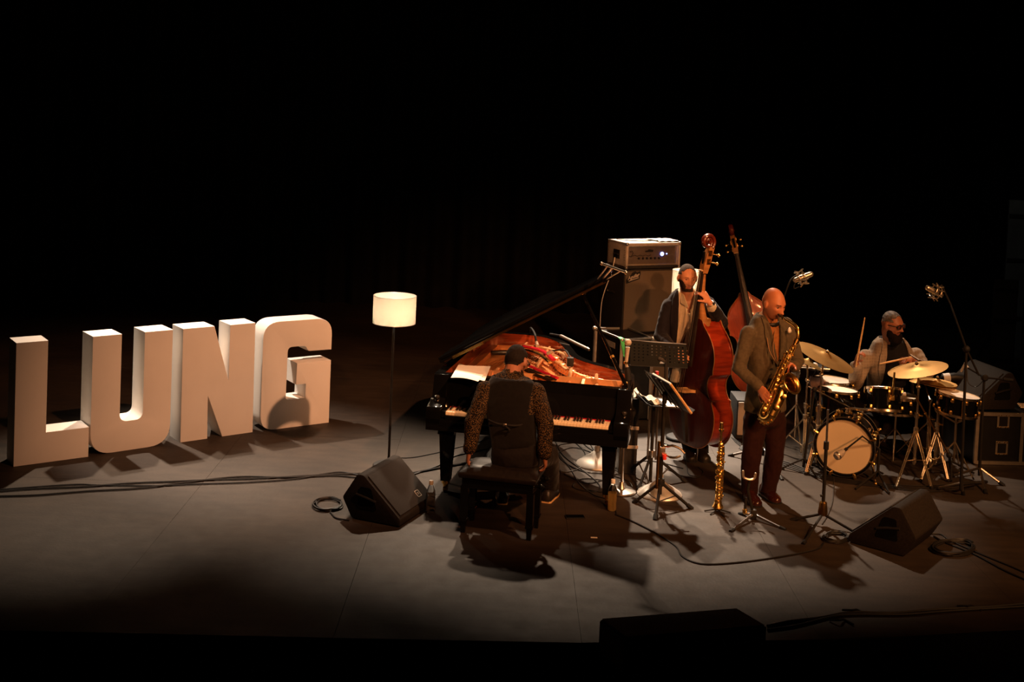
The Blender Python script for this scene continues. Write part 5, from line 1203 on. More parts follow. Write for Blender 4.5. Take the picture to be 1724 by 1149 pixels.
# ------------------------------------------------------------------ double basses
def double_bass(label, B, Npt, yaw, flip=1, mats=('spruce', 'maple')):
    B = Vector(B); axis = (Vector(Npt) - B); sc = axis.length / 1.72; axis.normalize()
    front = Vector((math.sin(yaw), -math.cos(yaw), 0)); front = (front - axis * front.dot(axis)).normalized()
    ydir = -front; xdir = ydir.cross(axis).normalized()
    Mx = Matrix((xdir, ydir, axis)).transposed().to_4x4(); Mx.translation = B
    t = thing('double_bass', label, 'double bass', B); t.matrix_basis = Mx @ Matrix.Scale(sc, 4)
    half = [(0, 0), (.11, .004), (.21, .035), (.295, .11), (.335, .225), (.328, .335), (.285, .42), (.282, .455), (.255, .462), (.215, .51), (.195, .575), (.205, .635), (.238, .675), (.262, .682), (.258, .72), (.268, .80), (.250, .885), (.205, .965), (.135, 1.035), (.075, 1.085), (.045, 1.125), (0, 1.14)]
    segs = [half[0:8], half[7:14], half[13:22]]; hp = []
    for s_ in segs:
        q = smooth_path([(x, z, 0) for x, z in s_], 4); hp += [(p.x, p.y) for p in q[:-1]]
    hp.append(half[-1])
    hp = [(x * .93, z) for x, z in hp]
    o = hp + [(-x, z) for x, z in hp[::-1]][1:-1]
    z0 = .15; n = len(o)
    def ring(s, y, c=(0, .57)): return [(x * s, y, z0 + c[1] + (z - c[1]) * s) for x, z in o]
    rb = MB(); rb.loft([ring(.965, -.10), ring(.965, .10)], cap=False); obj('ribs', rb, M[mats[1]], t)
    for nm, y, d, mm in (('top_plate', -.10, -1, mats[0]), ('back_plate', .10, 1, mats[1])):
        m = MB(); m.loft([ring(.955, y), ring(1.0, y + d * .002), ring(1.008, y + d * .006), ring(1.0, y + d * .011), ring(.94, y + d * .011), ring(.75, y + d * .022), ring(.5, y + d * .034), ring(.2, y + d * .04), ring(.01, y + d * .041)], cap=True)
        po = obj(nm, m, M[mm], t, 60)
        e = MB(); e.tube([Vector(p) for p in ring(1.006, y + d * .007)][::1], .0038, 6, True); obj('edge_binding', e, M['edge'], po)
    # f holes
    for s_ in (-1, 1):
        pts = [(.085, .60), (.105, .615), (.112, .59), (.115, .53), (.13, .45), (.135, .41), (.15, .40), (.158, .42)]
        f = MB(); f.tube(smooth_path([(s_ * x, -.126 + .05 * abs(x - .06), z0 + z - .02) for x, z in pts], 4), [.006] * 29, 6); obj('sound_hole', f, M['curtain'], t)
    # neck, fingerboard, pegbox, scroll
    nk = MB(); nk.tube([(0, -.045, z0 + 1.08), (0, -.075, z0 + 1.16), (0, -.098, z0 + 1.26), (0, -.104, z0 + 1.54)], [.06, .036, .027, .022], 12, ell=(1, 1)); nk.box((0, -.05, z0 + 1.10), (.075, .11, .10), bev=.02); obj('neck', nk, M['neckwood'], t)
    fb = MB(); fb.loft([[(w_ * x, y + dy, z) for x, dy in ((-1, .012), (-1, -.004), (-.5, -.012), (.5, -.012), (1, -.004), (1, .012))] for w_, y, z in ((.046, -.195, z0 + .72), (.024, -.130, z0 + 1.57))]); obj('fingerboard', fb, M['ebony'], t)
    obj('nut', MB().box((0, -.134, z0 + 1.575), (.048, .026, .012), bev=.003), M['wood'], t)
    pb = MB(); pb.loft([[(x * w_, y + dy * dd, z) for x, dy in ((-1, -1), (1, -1), (1, 1), (-1, 1))] for w_, y, dd, z in ((.026, -.105, .026, z0 + 1.55), (.030, -.095, .034, z0 + 1.62), (.028, -.070, .032, z0 + 1.72), (.024, -.045, .026, z0 + 1.79))]); obj('peg_box', pb, M['neckwood'], t)
    sl = MB(); sl.box((0, -.118, z0 + 1.665), (.026, .014, .16), Matrix.Translation((0, 0, 0)), bev=.003); obj('peg_slot', sl, M['curtain'], t)
    sp_ = []; rr = []
    for k in range(40):
        u = k / 39; a = -.25 * PI + u * 3.6 * PI; R_ = .058 * (1 - u) ** .8 + .010; sp_.append((0, -.085 + R_ * math.cos(a), z0 + 1.835 + R_ * math.sin(a))); rr.append(.023 - .011 * u)
    scm_ = MB(); scm_.tube([(0, -.045, z0 + 1.78)] + sp_, [.024] + rr, 10, ell=(1.35, .85), up=(1, 0, 0)); scm_.tube([(-.034, -.085, z0 + 1.835), (.034, -.085, z0 + 1.835)], .014, 12); obj('scroll', scm_, M['scrollwood'], t)
    for k in range(4):
        s_ = 1 if k % 2 else -1; z = z0 + 1.62 + .038 * k; y = -.09 + .006 * k
        g = MB(); g.box((s_ * .034, y, z), (.008, .04, .05), bev=.003); po = obj('gear_plate', g, M['brassdark'], t)
        g = MB(); g.tube([(s_ * .03, y + .02, z), (s_ * .075, y + .05, z - .01)], .006, 8); g.lathe([(.004, -.022), (.013, -.014), (.016, 0), (.013, .014), (.004, .022)], 12, frame((s_ * .085, y + .055, z - .012), (0, 1, 0)) @ Matrix.Diagonal((1, 1, .4, 1))); obj('tuning_key', g, M['brass'], t)
    # bridge, tailpiece, strings, endpin
    zb = z0 + .50
    br = MB(); br.prism(rounded([(-.075, -.122), (-.05, -.122), (-.03, -.16), (.03, -.16), (.05, -.122), (.075, -.122), (.06, -.19), (.064, -.25), (.02, -.272), (-.02, -.272), (-.064, -.25), (-.06, -.19)], [.004, .004, .015, .015, .004, .004, .02, .01, .02, .02, .01, .02], 3), zb - .012, zb + .012); obj('bridge', br, M['bridgewood'], t)
    tp_ = MB(); tp_.loft([[(w_ * x, y + dy, z) for x, dy in ((-1, .01), (-.6, -.012), (.6, -.012), (1, .01))] for w_, y, z in ((.022, -.145, z0 + .03), (.035, -.175, z0 + .18), (.046, -.205, z0 + .34))]); obj('tailpiece', tp_, M['ebony'], t)
    st_ = MB()
    for k in range(4):
        x = (k - 1.5)
        so = MB(); so.tube([(x * .011, -.146, z0 + 1.575), (x * .027, -.272, zb), (x * .018, -.215, z0 + .33)], .0022, 5); obj('string', so, M['bassstring'], t)
    ep = MB(); ep.tube([(0, 0, .004), (0, 0, z0 + .03)], [.006, .008], 10); obj('endpin', ep, M['steel'], t); obj('endpin_collar', MB().tube([(0, 0, z0 - .03), (0, 0, z0 + .012)], .02, 12), M['ebony'], t)
    return t
M['edge'] = mat('worn_edge', (.42, .19, .06), .35, 0, .5, noise=.4, nscale=9, coat=.3)
M['neckwood'] = mat('neck_maple', (.36, .16, .05), .35, 0, .45, noise=.25, nscale=8, stretch=(1, 1, 5))
M['scrollwood'] = mat('dark_red_scroll', (.13, .018, .007), .3, 0, .4, noise=.3, nscale=12, coat=.2)
M['bridgewood'] = mat('bridge_maple', (.68, .40, .16), .5, 0, .4, noise=.15, nscale=14)
M['spruce2'] = mat('orange_spruce', (.42, .070, .022), .36, 0, .45, noise=.22, nscale=16, stretch=(5, 1, .5), coat=.3)
B1 = G(1173, 777)
N1 = P(1200, 457, B1.y + .07)
double_bass('dark red double bass held upright by the bass player', B1, N1, math.radians(-60))
B2 = G(1291, 684)
N2 = P(1238.5, 428, B2.y + .34)
double_bass('orange red double bass leaning on a stand behind the sax player', B2, N2, math.radians(-6), mats=('spruce2', 'maple'))
bs = W('bass_stand', 'dark folding stand holding the orange red double bass', 'instrument stand', (B2.x, B2.y + .3, 0))
for u in (-.28, .28): bs.part('leg', MB().tube([(B2.x + u, B2.y + .05, .012), (B2.x + u * .5 - .1, B2.y + .42, .75)], .014, 8), M['blackmatte'])
bs.part('rear_leg', MB().tube([(B2.x, B2.y + .75, .012), (B2.x - .1, B2.y + .42, .75)], .014, 8), M['blackmatte'])
bs.part('cross_bar', MB().tube([(B2.x - .24, B2.y + .42, .75), (B2.x + .04, B2.y + .42, .75)], .014, 8), M['blackmatte'])

# ------------------------------------------------------------------ people
from mathutils import noise as mnoise
def remesh(mb, voxel, smooth=4, factor=.5):
    me = bpy.data.meshes.new('tmp'); me.from_pydata(mb.v, [], mb.f); me.update()
    bm = bmesh.new(); bm.from_mesh(me); bmesh.ops.recalc_face_normals(bm, faces=bm.faces[:]); bm.to_mesh(me); bm.free()
    o = bpy.data.objects.new('tmp', me); COL.objects.link(o)
    m = o.modifiers.new('r', 'REMESH'); m.mode = 'VOXEL'; m.voxel_size = voxel; m.adaptivity = 0
    if smooth: s = o.modifiers.new('s', 'SMOOTH'); s.iterations = smooth; s.factor = factor
    dg = bpy.context.evaluated_depsgraph_get(); dg.update(); e = bpy.data.meshes.new_from_object(o.evaluated_get(dg))
    V = np.empty(len(e.vertices) * 3); e.vertices.foreach_get('co', V); V = V.reshape(-1, 3)
    Nn = np.empty(len(e.vertices) * 3); e.vertices.foreach_get('normal', Nn); Nn = Nn.reshape(-1, 3)
    F = [tuple(p.vertices) for p in e.polygons]
    bpy.data.objects.remove(o); bpy.data.meshes.remove(me); bpy.data.meshes.remove(e)
    return V, Nn, F
def folds(V, N, amp, sc, seed=0.0, stretch=(1, 1, 1)):
    out = V.copy()
    for i in range(len(V)):
        p = V[i]; q = Vector((p[0] * sc * stretch[0] + seed, p[1] * sc * stretch[1], p[2] * sc * stretch[2]))
        h = mnoise.noise(q); h2 = 1 - abs(mnoise.noise(q * 2.1 + Vector((3, 1, 7)))) * 2
        out[i] = p + N[i] * amp * (h * .8 + h2 * .5)
    return out
def pick(V, N, F, keep, off=0.0, thick=0.0):
    """surface patch of the kept vertices, moved out by off and given a thickness"""
    fs = [f for f in F if all(keep[i] for i in f)]
    used = sorted({i for f in fs for i in f}); ix = {i: k for k, i in enumerate(used)}
    offs = off if hasattr(off, '__len__') else None
    vs = [tuple(V[i] + N[i] * (offs[i] if offs is not None else off)) for i in used]; fs = [tuple(ix[i] for i in f) for f in fs]
    m = MB(); m.add(vs, fs)
    if thick:
        k = len(vs); m.add([tuple(Vector(v) - Vector(N[i]) * thick) for v, i in zip(vs, used)], [f[::-1] for f in fs])
        from collections import Counter
        ed = Counter()
        for f in fs:
            for a, b in zip(f, f[1:] + f[:1]): ed[(a, b)] += 1
        for (a, b), c in list(ed.items()):
            if (b, a) not in ed: m.f.append((b, a, a + k, b + k)); m.mi.append(0)
    return m
def ellring(c, xd, yd, rx, ry, n=28, p=2.4):
    r = []
    for j in range(n):
        a = 2 * PI * j / n; ca, sa = math.cos(a), math.sin(a)
        r.append(Vector(c) + Vector(xd) * (rx * math.copysign(abs(ca) ** (2 / p), ca)) + Vector(yd) * (ry * math.copysign(abs(sa) ** (2 / p), sa)))
    return r
def eloft(mb, rows, n=28):
    """rows: centre, rx, ry, xdir, ydir"""
    rs = []
    for c, rx, ry, xd, yd in rows: rs.append(ellring(c, xd, yd, rx, ry, n))
    def shrink(c, r, k, d): return [Vector(c) + (p - Vector(c)) * k + d for p in r]
    d0 = (Vector(rows[0][0]) - Vector(rows[1][0])).normalized() * rows[0][2] * .35; d1 = (Vector(rows[-1][0]) - Vector(rows[-2][0])).normalized() * rows[-1][2] * .35
    rs = [shrink(rows[0][0], rs[0], .5, d0)] + rs + [shrink(rows[-1][0], rs[-1], .5, d1)]
    mb.loft(rs); return mb
def limb(mb, pts, rad, n=14): mb.tube(pts, rad, n, round_=True); return mb
def ss(a, b, x):
    t = np.clip((x - a) / (b - a), 0, 1); return t * t * (3 - 2 * t)
def head_local(jaw=1.0, wide=1.0):
    """head surface in its own frame: x to its left, y forward, z up, origin between the ears; returns verts, faces"""
    nl, nm = 56, 72; vs = []
    for i in range(nl + 1):
        th = PI * i / nl
        for j in range(nm):
            ph = 2 * PI * j / nm; x, y, z = math.sin(th) * math.cos(ph), math.sin(th) * math.sin(ph), math.cos(th); vs.append((x, y, z))
    v = np.array(vs); x, y, z = v[:, 0].copy(), v[:, 1].copy(), v[:, 2].copy()
    x = np.sign(x) * np.abs(x) ** .93; y = np.sign(y) * np.abs(y) ** .95
    X = x * .077 * wide; Y = y * .097; Z = z * .119
    t = ss(.015, -.115, Z)
    X *= (1 - .30 * t / jaw); Y = np.where(Y < 0, Y * (1 - .40 * t), Y * (1 - .06 * t))
    top = ss(.02, .119, Z); Y -= .012 * top
    fr = ss(.02, .05, Y)
    g = lambda cx, cz, sx, sz: np.exp(-((X - cx) / sx) ** 2 - ((Z - cz) / sz) ** 2)
    d = np.zeros_like(X)
    d += .006 * (g(.03, .026, .022, .010) + g(-.03, .026, .022, .010))
    d -= .013 * (g(.031, .006, .017, .011) + g(-.031, .006, .017, .011))
    for k in range(6):
        zz = .012 - .009 * k; d += (.0035 + .0042 * k) * .72 * np.exp(-(X / (.0085 + .0012 * k)) ** 2 - ((Z - zz) / .008) ** 2)
    d += .013 * np.exp(-(X / .014) ** 2 - ((Z + .034) / .008) ** 2) + .006 * (g(.013, -.035, .007, .007) + g(-.013, -.035, .007, .007))
    d += .008 * np.exp(-(X / .024) ** 2 - ((Z + .058) / .0055) ** 2) + .008 * np.exp(-(X / .021) ** 2 - ((Z + .071) / .006) ** 2) - .005 * np.exp(-(X / .026) ** 2 - ((Z + .0645) / .003) ** 2)
    d += .010 * np.exp(-(X / .022) ** 2 - ((Z + .098) / .014) ** 2)
    d += .005 * (g(.048, -.018, .018, .018) + g(-.048, -.018, .018, .018))
    Y = Y + d * fr
    V = np.stack([X, Y, Z], 1)
    fs = [(i * nm + j, (i + 1) * nm + j, (i + 1) * nm + (j + 1) % nm, i * nm + (j + 1) % nm) for i in range(nl) for j in range(nm)]
    return V, fs
def head_frame(c, fwd, up):
    f = Vector(fwd).normalized(); u = Vector(up); u = (u - f * u.dot(f)).normalized(); x = f.cross(u)
    m = Matrix((x, f, u)).transposed().to_4x4(); m.translation = Vector(c); return m
def add_head(mb, HF, jaw=1.0, wide=1.0, hs=1.0):
    V, F = head_local(jaw, wide); T = HF @ Matrix.Scale(hs, 4); mb.add([tuple(p) for p in V], F, T)
    for s_ in (-1, 1):
        E = T @ Tm((s_ * .078 * wide, -.004, -.004), (0.1, 0, s_ * -.35)); mb.ball((0, 0, 0), (.010, .021, .032), E, 14); mb.ball((s_ * .004, -.006, -.0), (.010, .012, .026), E, 12)
    return T
def hand(mb, wrist, d, n, side, curl=(.5, .5, .5, .5), thumb=(.5, .5), s=1.0, spread=.08):
    """palm + four fingers + thumb; d towards the fingers, n the way the palm faces, side = +1/-1 chooses the thumb side"""
    w_ = Vector(wrist); d = Vector(d).normalized(); n = Vector(n); n = (n - d * n.dot(d)).normalized(); t = d.cross(n) * side
    rows = [(w_ - d * .02 * s, .026 * s, .019 * s), (w_ + d * .02 * s, .032 * s, .018 * s), (w_ + d * .055 * s, .041 * s, .016 * s), (w_ + d * .088 * s, .041 * s, .013 * s)]
    mb.loft([ellring(c, t, n, rx, ry, 16, 2.2) for c, rx, ry in rows])
    for k, (o, L, b) in enumerate(((.031, .072, .086), (.0105, .080, .091), (-.0105, .075, .088), (-.030, .060, .078))):
        p = w_ + (d * b + t * o) * s; pts = [p - d * .02 * s, p]; a = 0; dd = (d + t * (o * spread * 30)).normalized()
        for q, f in ((.46, .75), (.31, 1.0), (.23, .7)):
            a += curl[k] * f; p = p + (dd * math.cos(a) + n * math.sin(a)) * (L * q * s); pts.append(p)
        mb.tube(pts, [.0095 * s, .0098 * s, .0088 * s, .0078 * s, .0066 * s], 10, round_=True)
    p = w_ + (d * .022 + t * .024 + n * .004) * s; a = thumb[0]; pts = [w_ + d * .01 * s, p]
    dd = (d * .75 + t * .66).normalized()
    for q, f in ((.036, .6), (.028, 1.0), (.022, .8)):
        p = p + (dd * math.cos(a * f) + n * math.sin(a * f)) * q * s; pts.append(p)
    mb.tube(pts, [.014 * s, .0135 * s, .011 * s, .010 * s, .008 * s], 10, round_=True)
def to_local(V, T):
    A = np.array(T.inverted()); return V @ A[:3, :3].T + A[:3, 3]
class Person:
    def __init__(s, label, base): s.label = label; s.base = Vector(base); s.inv = Matrix.Translation(-s.base); s.mb = MB()
    def finish_body(s, skin, lip, HF, voxel=.0062):
        V, N, F = remesh(s.mb, voxel, 2, .45); s.V, s.N, s.F = V, N, F
        m = MB(); m.add([tuple(p) for p in V], F); o = obj('person', m, [skin, lip], None, 180, s.inv)
        L = to_local(V, HF); o.matrix_basis = Matrix.Translation(s.base)
        mi = []
        for f in F:
            c = L[list(f)].mean(0); mi.append(1 if (abs(c[0]) < .024 and -.076 < c[2] < -.054 and c[1] > .075 and (abs(c[0]) / .025) ** 2 + ((c[2] + .065) / .0115) ** 2 < 1) else 0)
        o.data.polygons.foreach_set('material_index', mi); tag(o, s.label, 'person'); s.o = o; s.L = L; s.HF = HF; return o
    def part(s, name, mb, m, parent=None, sharp=180, label=None):
        o = obj(name, mb, m, parent or s.o, sharp, s.inv)
        if label: o['label'] = label
        return o
    def eyes(s, T):
        for sx in (-1, 1):
            b = MB(); b.ball((sx * .031, .0715, .006), (.012, .012, .0072), T, 14); e = s.part('eye', b, M['eyewhite'])
            b = MB(); b.ball((sx * .031 , .0815, .006), (.0058, .003, .0058), T, 10); s.part('iris', b, M['iris'], e)
            b = MB(); b.tube([T @ Vector((sx * (.013 + .012 * k), .0945 - .0016 * k * k - .002 * k, .026 + .003 * math.sin(k * .9))) for k in range(4)], [.0035, .005, .0045, .002], 8, ell=(1, .6)); s.part('eyebrow', b, s.browm)
    def shell(s, name, test, off, m, thick=.006):
        keep = [abs(p[0]) < .086 and abs(p[1]) < .125 and test(*p) for p in s.L]; nz = np.array([off * (.85 + .3 * mnoise.noise(Vector(p) * 60)) for p in s.V]); return s.part(name, pick(s.V, s.N, s.F, keep, nz, thick + off * .6), m)
def shoe(s, name, heel, toe, m, w_=.048, h_=.085, sole=None):
    heel, toe = Vector(heel), Vector(toe); d = (toe - heel); L = d.length; d.normalize(); t = Vector((-d.y, d.x, 0)).normalized(); up = Vector((0, 0, 1))
    rows = [(0.0, .6, .05), (.05, .85, .085), (.25, .9, .088), (.45, .92, .072), (.65, 1.08, .052), (.85, .95, .042), (.96, .6, .032), (1.0, .25, .02)]
    b = MB(); rs = []
    for u, ww, hh in rows:
        c = heel + d * L * u; hh *= h_ / .085
        rs.append([c + t * (w_ * ww * x) + up * (.012 + hh * z) for x, z in ((-1, 0), (-1.02, .35), (-.8, .75), (-.35, 1), (.35, 1), (.8, .75), (1.02, .35), (1, 0))])
    b.loft(rs); o = s.part(name, b, m, None, 60)
    b = MB(); rs = []
    for u, ww, hh in rows:
        c = heel + d * L * u; rs.append([c + t * (w_ * ww * 1.06 * x) + up * z for x, z in ((-1, .001), (1, .001), (1, .016), (-1, .016))])
    b.loft(rs); s.part('sole', b, sole or M['rubber'], o, 40); return o
M['eyewhite'] = mat('eye_white', (.22, .17, .14), .25, 0, .5, noise=.02); M['iris'] = mat('dark_iris', (.03, .015, .01), .2, 0, .5, noise=.1)
def skinm(name, c): return mat(name, c, .48, 0, .4, noise=.10, nscale=14, bump=.04, bscale=140)
def cloth(name, c, noise_=.15, sheen=.02): return mat(name, c, .85, 0, .10, noise=noise_, nscale=45, bump=.12, bscale=300, sheen=sheen)
def plaid(name, a, b):
    m = cloth(name, a); nt = m.node_tree; N = nt.nodes.new; bs_ = nt.nodes['Principled BSDF']; tc = N('ShaderNodeTexCoord'); out = None
    for dr in ('X', 'Z'):
        wv = N('ShaderNodeTexWave'); wv.bands_direction = dr; wv.inputs['Scale'].default_value = 11; wv.inputs['Distortion'].default_value = .6; nt.links.new(tc.outputs['Object'], wv.inputs[0])
        rp = N('ShaderNodeValToRGB'); rp.color_ramp.elements[0].position = .78; rp.color_ramp.elements[1].position = .97; nt.links.new(wv.outputs[0], rp.inputs[0])
        mx = N('ShaderNodeMix'); mx.data_type = 'RGBA'; nt.links.new(rp.outputs[0], mx.inputs[0]); mx.inputs[7].default_value = (*b, 1)
        if out is None:
            src = bs_.inputs['Base Color'].links[0].from_socket; nt.links.new(src, mx.inputs[6])
        else: nt.links.new(out, mx.inputs[6])
        out = mx.outputs[2]
    nt.links.new(out, bs_.inputs['Base Color']); return m
def speckle(name, a, b, scale=75):
    m = cloth(name, a, .05, 0); nt = m.node_tree; N = nt.nodes.new; bs_ = nt.nodes['Principled BSDF']; tc = N('ShaderNodeTexCoord')
    mp = N('ShaderNodeMapping'); mp.inputs['Scale'].default_value = (1, 1, .7); nt.links.new(tc.outputs['Object'], mp.inputs[0])
    v = N('ShaderNodeTexVoronoi'); v.inputs['Scale'].default_value = scale; nt.links.new(mp.outputs[0], v.inputs['Vector'])
    rp = N('ShaderNodeValToRGB'); rp.color_ramp.elements[0].position = .24; rp.color_ramp.elements[0].color = (1, 1, 1, 1); rp.color_ramp.elements[1].position = .38; rp.color_ramp.elements[1].color = (0, 0, 0, 1); nt.links.new(v.outputs['Distance'], rp.inputs[0])
    mx = N('ShaderNodeMix'); mx.data_type = 'RGBA'; nt.links.new(rp.outputs[0], mx.inputs[0]); mx.inputs[6].default_value = (*a, 1); mx.inputs[7].default_value = (*b, 1)
    nt.links.new(mx.outputs[2], bs_.inputs['Base Color']); return m
def torso(rows, f, grow=0.0):
    """rows: (centre, rx, ry); f = facing direction"""
    f = Vector(f).normalized(); r = []
    for i, (c, rx, ry) in enumerate(rows):
        a = rows[max(i - 1, 0)][0]; b = rows[min(i + 1, len(rows) - 1)][0]; ax = (Vector(a) - Vector(b)).normalized()
        fd = (f - ax * f.dot(ax)).normalized(); xd = fd.cross(ax); r.append((Vector(c), rx + grow, ry + grow, xd, fd))
    return r
def garment(rows, arms, f, voxel, grow=0.0, extra=None):
    m = MB(); eloft(m, torso(rows, f, grow))
    for pts, rad in arms: limb(m, pts, [x + grow for x in rad])
    if extra: extra(m)
    return remesh(m, voxel, 5, .5)
from mathutils.bvhtree import BVHTree
def coat(s, V, N, F, origin, f, vtop, vbot, zt, zb_, zend, name, m, lap=.055, off_c=0.0, open_below=0.0, thick=.007, voxel=.012):
    """cut a V shaped front opening out of a coat surface and fold lapels back along its edges"""
    f = Vector(f).normalized(); xd = f.cross(Vector((0, 0, 1))).normalized(); o = np.array(origin); V = V.copy(); xa = np.array(xd)
    def half_at(z):
        t = np.clip((zt - z) / (zt - zb_), 0, 1); h = vtop + (vbot - vtop) * t
        return np.where(z < zb_, vbot + open_below * np.clip((zb_ - z) / max(zb_ - zend, 1e-3), 0, 1), h)
    u = (V - o) @ xa - off_c; fr = (V - o) @ np.array(f); z = V[:, 2]; half = half_at(z)
    dl = np.abs(u) - half; near = (np.abs(dl) < voxel * .75) & (fr > -.01) & (half > voxel * .3)
    V[near] -= np.outer(np.where(near, np.sign(u) * dl, 0)[near], xa); u = (V - o) @ xa - off_c
    nz = (np.abs(z - zt) < voxel * .7); V[nz, 2] = zt; z = V[:, 2]
    keep = ~((np.abs(u) < half_at(z) - 1e-5) & (fr > -.01)) & ~(z > zt + 1e-5)
    c = s.part(name, pick(V, N, F, keep, 0.0, thick), m)
    bv = BVHTree.FromPolygons([tuple(p) for p in V], F); K, Q = 14, 4
    for sd in (-1, 1):
        g = []
        for i in range(K + 1):
            t = i / K; zz = zt - .004 - (zt - zb_) * t * .98; h = float(half_at(np.array([zz]))[0]); w_ = lap * max(.08, math.sin(PI * (.18 + .80 * t)) if t > .35 else .55 + 1.2 * t)
            for j in range(Q + 1):
                uu = (h + w_ * j / Q) * sd + off_c; st_ = Vector(origin) + xd * uu + f * .6; st_.z = zz + (.012 * j / Q if t < .4 else 0)
                hit = bv.ray_cast(st_, -f)[0]; g.append(hit if hit is not None else (g[-1] if g else st_ - f * .5))
        fs = [(i * (Q + 1) + j, (i + 1) * (Q + 1) + j, (i + 1) * (Q + 1) + j + 1, i * (Q + 1) + j + 1) for i in range(K) for j in range(Q)]
        mm = MB(); n1 = len(g); top = [p + f * (.006 + .008 * ((k % (Q + 1)) / Q)) for k, p in enumerate(g)]
        mm.add(top + g, fs + [tuple(q + n1 for q in r[::-1]) for r in fs] + [(i * (Q + 1) + Q, (i + 1) * (Q + 1) + Q, (i + 1) * (Q + 1) + Q + n1, i * (Q + 1) + Q + n1) for i in range(K)]); s.part('lapel', mm, m, c, 50)
    return c, u, fr

# ---- saxophonist
M['olive'] = cloth('olive_brown_wool', (.084, .066, .040)); M['maroon'] = cloth('dark_maroon_wool', (.020, .0065, .005)); M['shirtbrown'] = cloth('rust_shirt', (.26, .10, .03))
M['oxblood'] = mat('oxblood_leather', (.030, .007, .005), .2, 0, .5, noise=.3, nscale=12, coat=.4)
Y0 = 9.95
def sax_player():
    s = Person('standing bald person in an olive jacket and maroon trousers playing a tenor saxophone', G(1282, 846)); s.browm = mat('dark_brow', (.02, .010, .006), .8, noise=.1)
    f = Vector((.50, -.866, 0)); xd = Vector((-.866, -.50, 0))
    HF = head_frame(P(1302, 512, 9.91), (.52, -.80, -.26), (.12, -.18, .97))
    nb = P(1294, 541, 10.0)
    sR, eR, wR = P(1259, 561, 9.88), P(1244, 622, 9.84), P(1278, 652, 9.68)
    sL, eL, wL = P(1322, 547, 10.06), P(1342, 611, 9.99), P(1336, 618, 9.76)
    rows = [(P(1291, 526, 10.03), .080, .068), (P(1292, 536, 10.02), .150, .084), (P(1292, 552, 10.0), .185, .108), (P(1293, 603, 9.97), .190, .125), (P(1291, 640, 9.97), .168, .118), (P(1289, 668, 9.97), .180, .128), (P(1288, 690, 9.97), .192, .135)]
    hip = P(1288, 695, 9.97)
    hR, kR, aR = P(1272, 706, 9.93), P(1265, 770, 9.87), P(1262, 836, 9.90); hL, kL, aL = P(1304, 706, 10.01), P(1304, 768, 9.95), P(1292, 830, 9.96)
    b = s.mb; T = add_head(b, HF, 1.0, .95, 1.12)
    limb(b, [nb + Vector((0, .02, -.06)), nb, HF @ Vector((0, -.025, -.06))], [.062, .058, .058])
    eloft(b, torso([(c, rx - .03, ry - .03) for c, rx, ry in rows], f))
    for p, r in (([sR, eR, wR], [.045, .038, .026]), ([sL, eL, wL], [.045, .038, .026]), ([hR, kR, aR], [.07, .05, .04]), ([hL, kL, aL], [.07, .05, .04])): limb(b, p, r)
    hand(b, wR, P(1292, 671, 9.56) - wR, (.55, .15, -.35), -1, (.30, .32, .34, .36), (.6, .6), 1.05)
    hand(b, wL, P(1321, 607, 9.66) - wL, (-.35, -.35, -.55), 1, (.75, .8, .8, .85), (.5, .5), 1.02)
    sk = skinm('brown_skin', (.47, .175, .08)); s.finish_body(sk, skinm('lip', (.30, .10, .07)), HF @ Matrix.Scale(1.12, 4)); s.eyes(T)
    tm_ = MB(); eloft(tm_, torso([(P(1289, 672, 9.97), .165, .12), (hip, .175, .125), (P(1288, 712, 9.97), .165, .12)], f))
    limb(tm_, [hR, kR, aR + Vector((0, 0, .0))], [.100, .082, .066]); limb(tm_, [hL, kL, aL], [.100, .082, .066])
    V, N, F = remesh(tm_, .013, 5); V = folds(V, N, .010, 7, 2, (1, 1, .8)); s.part('trousers', pick(V, N, F, V[:, 2] > .05), M['maroon'])
    V, N, F = garment([(c, rx - .014, ry - .014) for c, rx, ry in rows[:5]], [], f, .013); m = MB(); m.add([tuple(p) for p in V], F); sh = s.part('shirt', m, M['shirtbrown'])
    m = MB(); c0 = nb + Vector((.01, -.02, -.005)); m.tube([c0 + Vector((.068 * math.cos(a), .068 * math.sin(a), .012 * math.sin(a))) for a in np.linspace(0, 2 * PI, 25)[:-1]], .018, 8, True, ell=(1, .5), up=(0, 0, 1)); s.part('collar', m, M['black'], sh)
    V, N, F = garment(rows, [([sR, eR, eR.lerp(wR, .96)], [.062, .062, .046]), ([sL, eL, eL.lerp(wL, .9)], [.068, .062, .050])], f, .011)
    V = folds(V, N, .008, 8, 5, (1.2, 1.2, .8))
    jk, u, fr = coat(s, V, N, F, rows[3][0], f, .066, .006, P(1291, 528, 10.02).z, P(1300, 618, 9.85).z, P(1288, 695, 9.97).z, 'jacket', M['olive'], .075, .0, .05)
    m = MB(); pq = P(1329, 557, 9.93); m.loft([[pq + Vector((x * w_, -.002 * k, z)) for x, k in ((-1, 0), (0, 2), (1, 0), (0, -3))] for w_, z in ((.018, -.02), (.02, 0), (.012, .015), (.003, .028))]); s.part('pocket_square', m, M['paper'], jk)
    for k, q in enumerate((P(1299, 622, 9.80), P(1297, 648, 9.80))): s.part('button', MB().ball(q, (.010, .006, .010), n=10), M['black'], jk)
    for sd in (-1, 1):
        a = nb + xd * (.055 * sd) + f * .03 + Vector((0, 0, .015)); m = MB(); m.tube(smooth_path([a, P(1297 + (4 if sd < 0 else -3), 585, 9.80), P(1307, 612, 9.76)], 5), .006, 6, ell=(1.4, .5)); s.part('neck_strap', m, M['leather2'], label='thin brown saxophone strap')
    shoe(s, 'shoe', G(1256, 840), G(1277, 856), M['oxblood'], .052, .10); shoe(s, 'shoe', G(1283, 833), G(1311, 850), M['oxblood'], .052, .10)
    return s
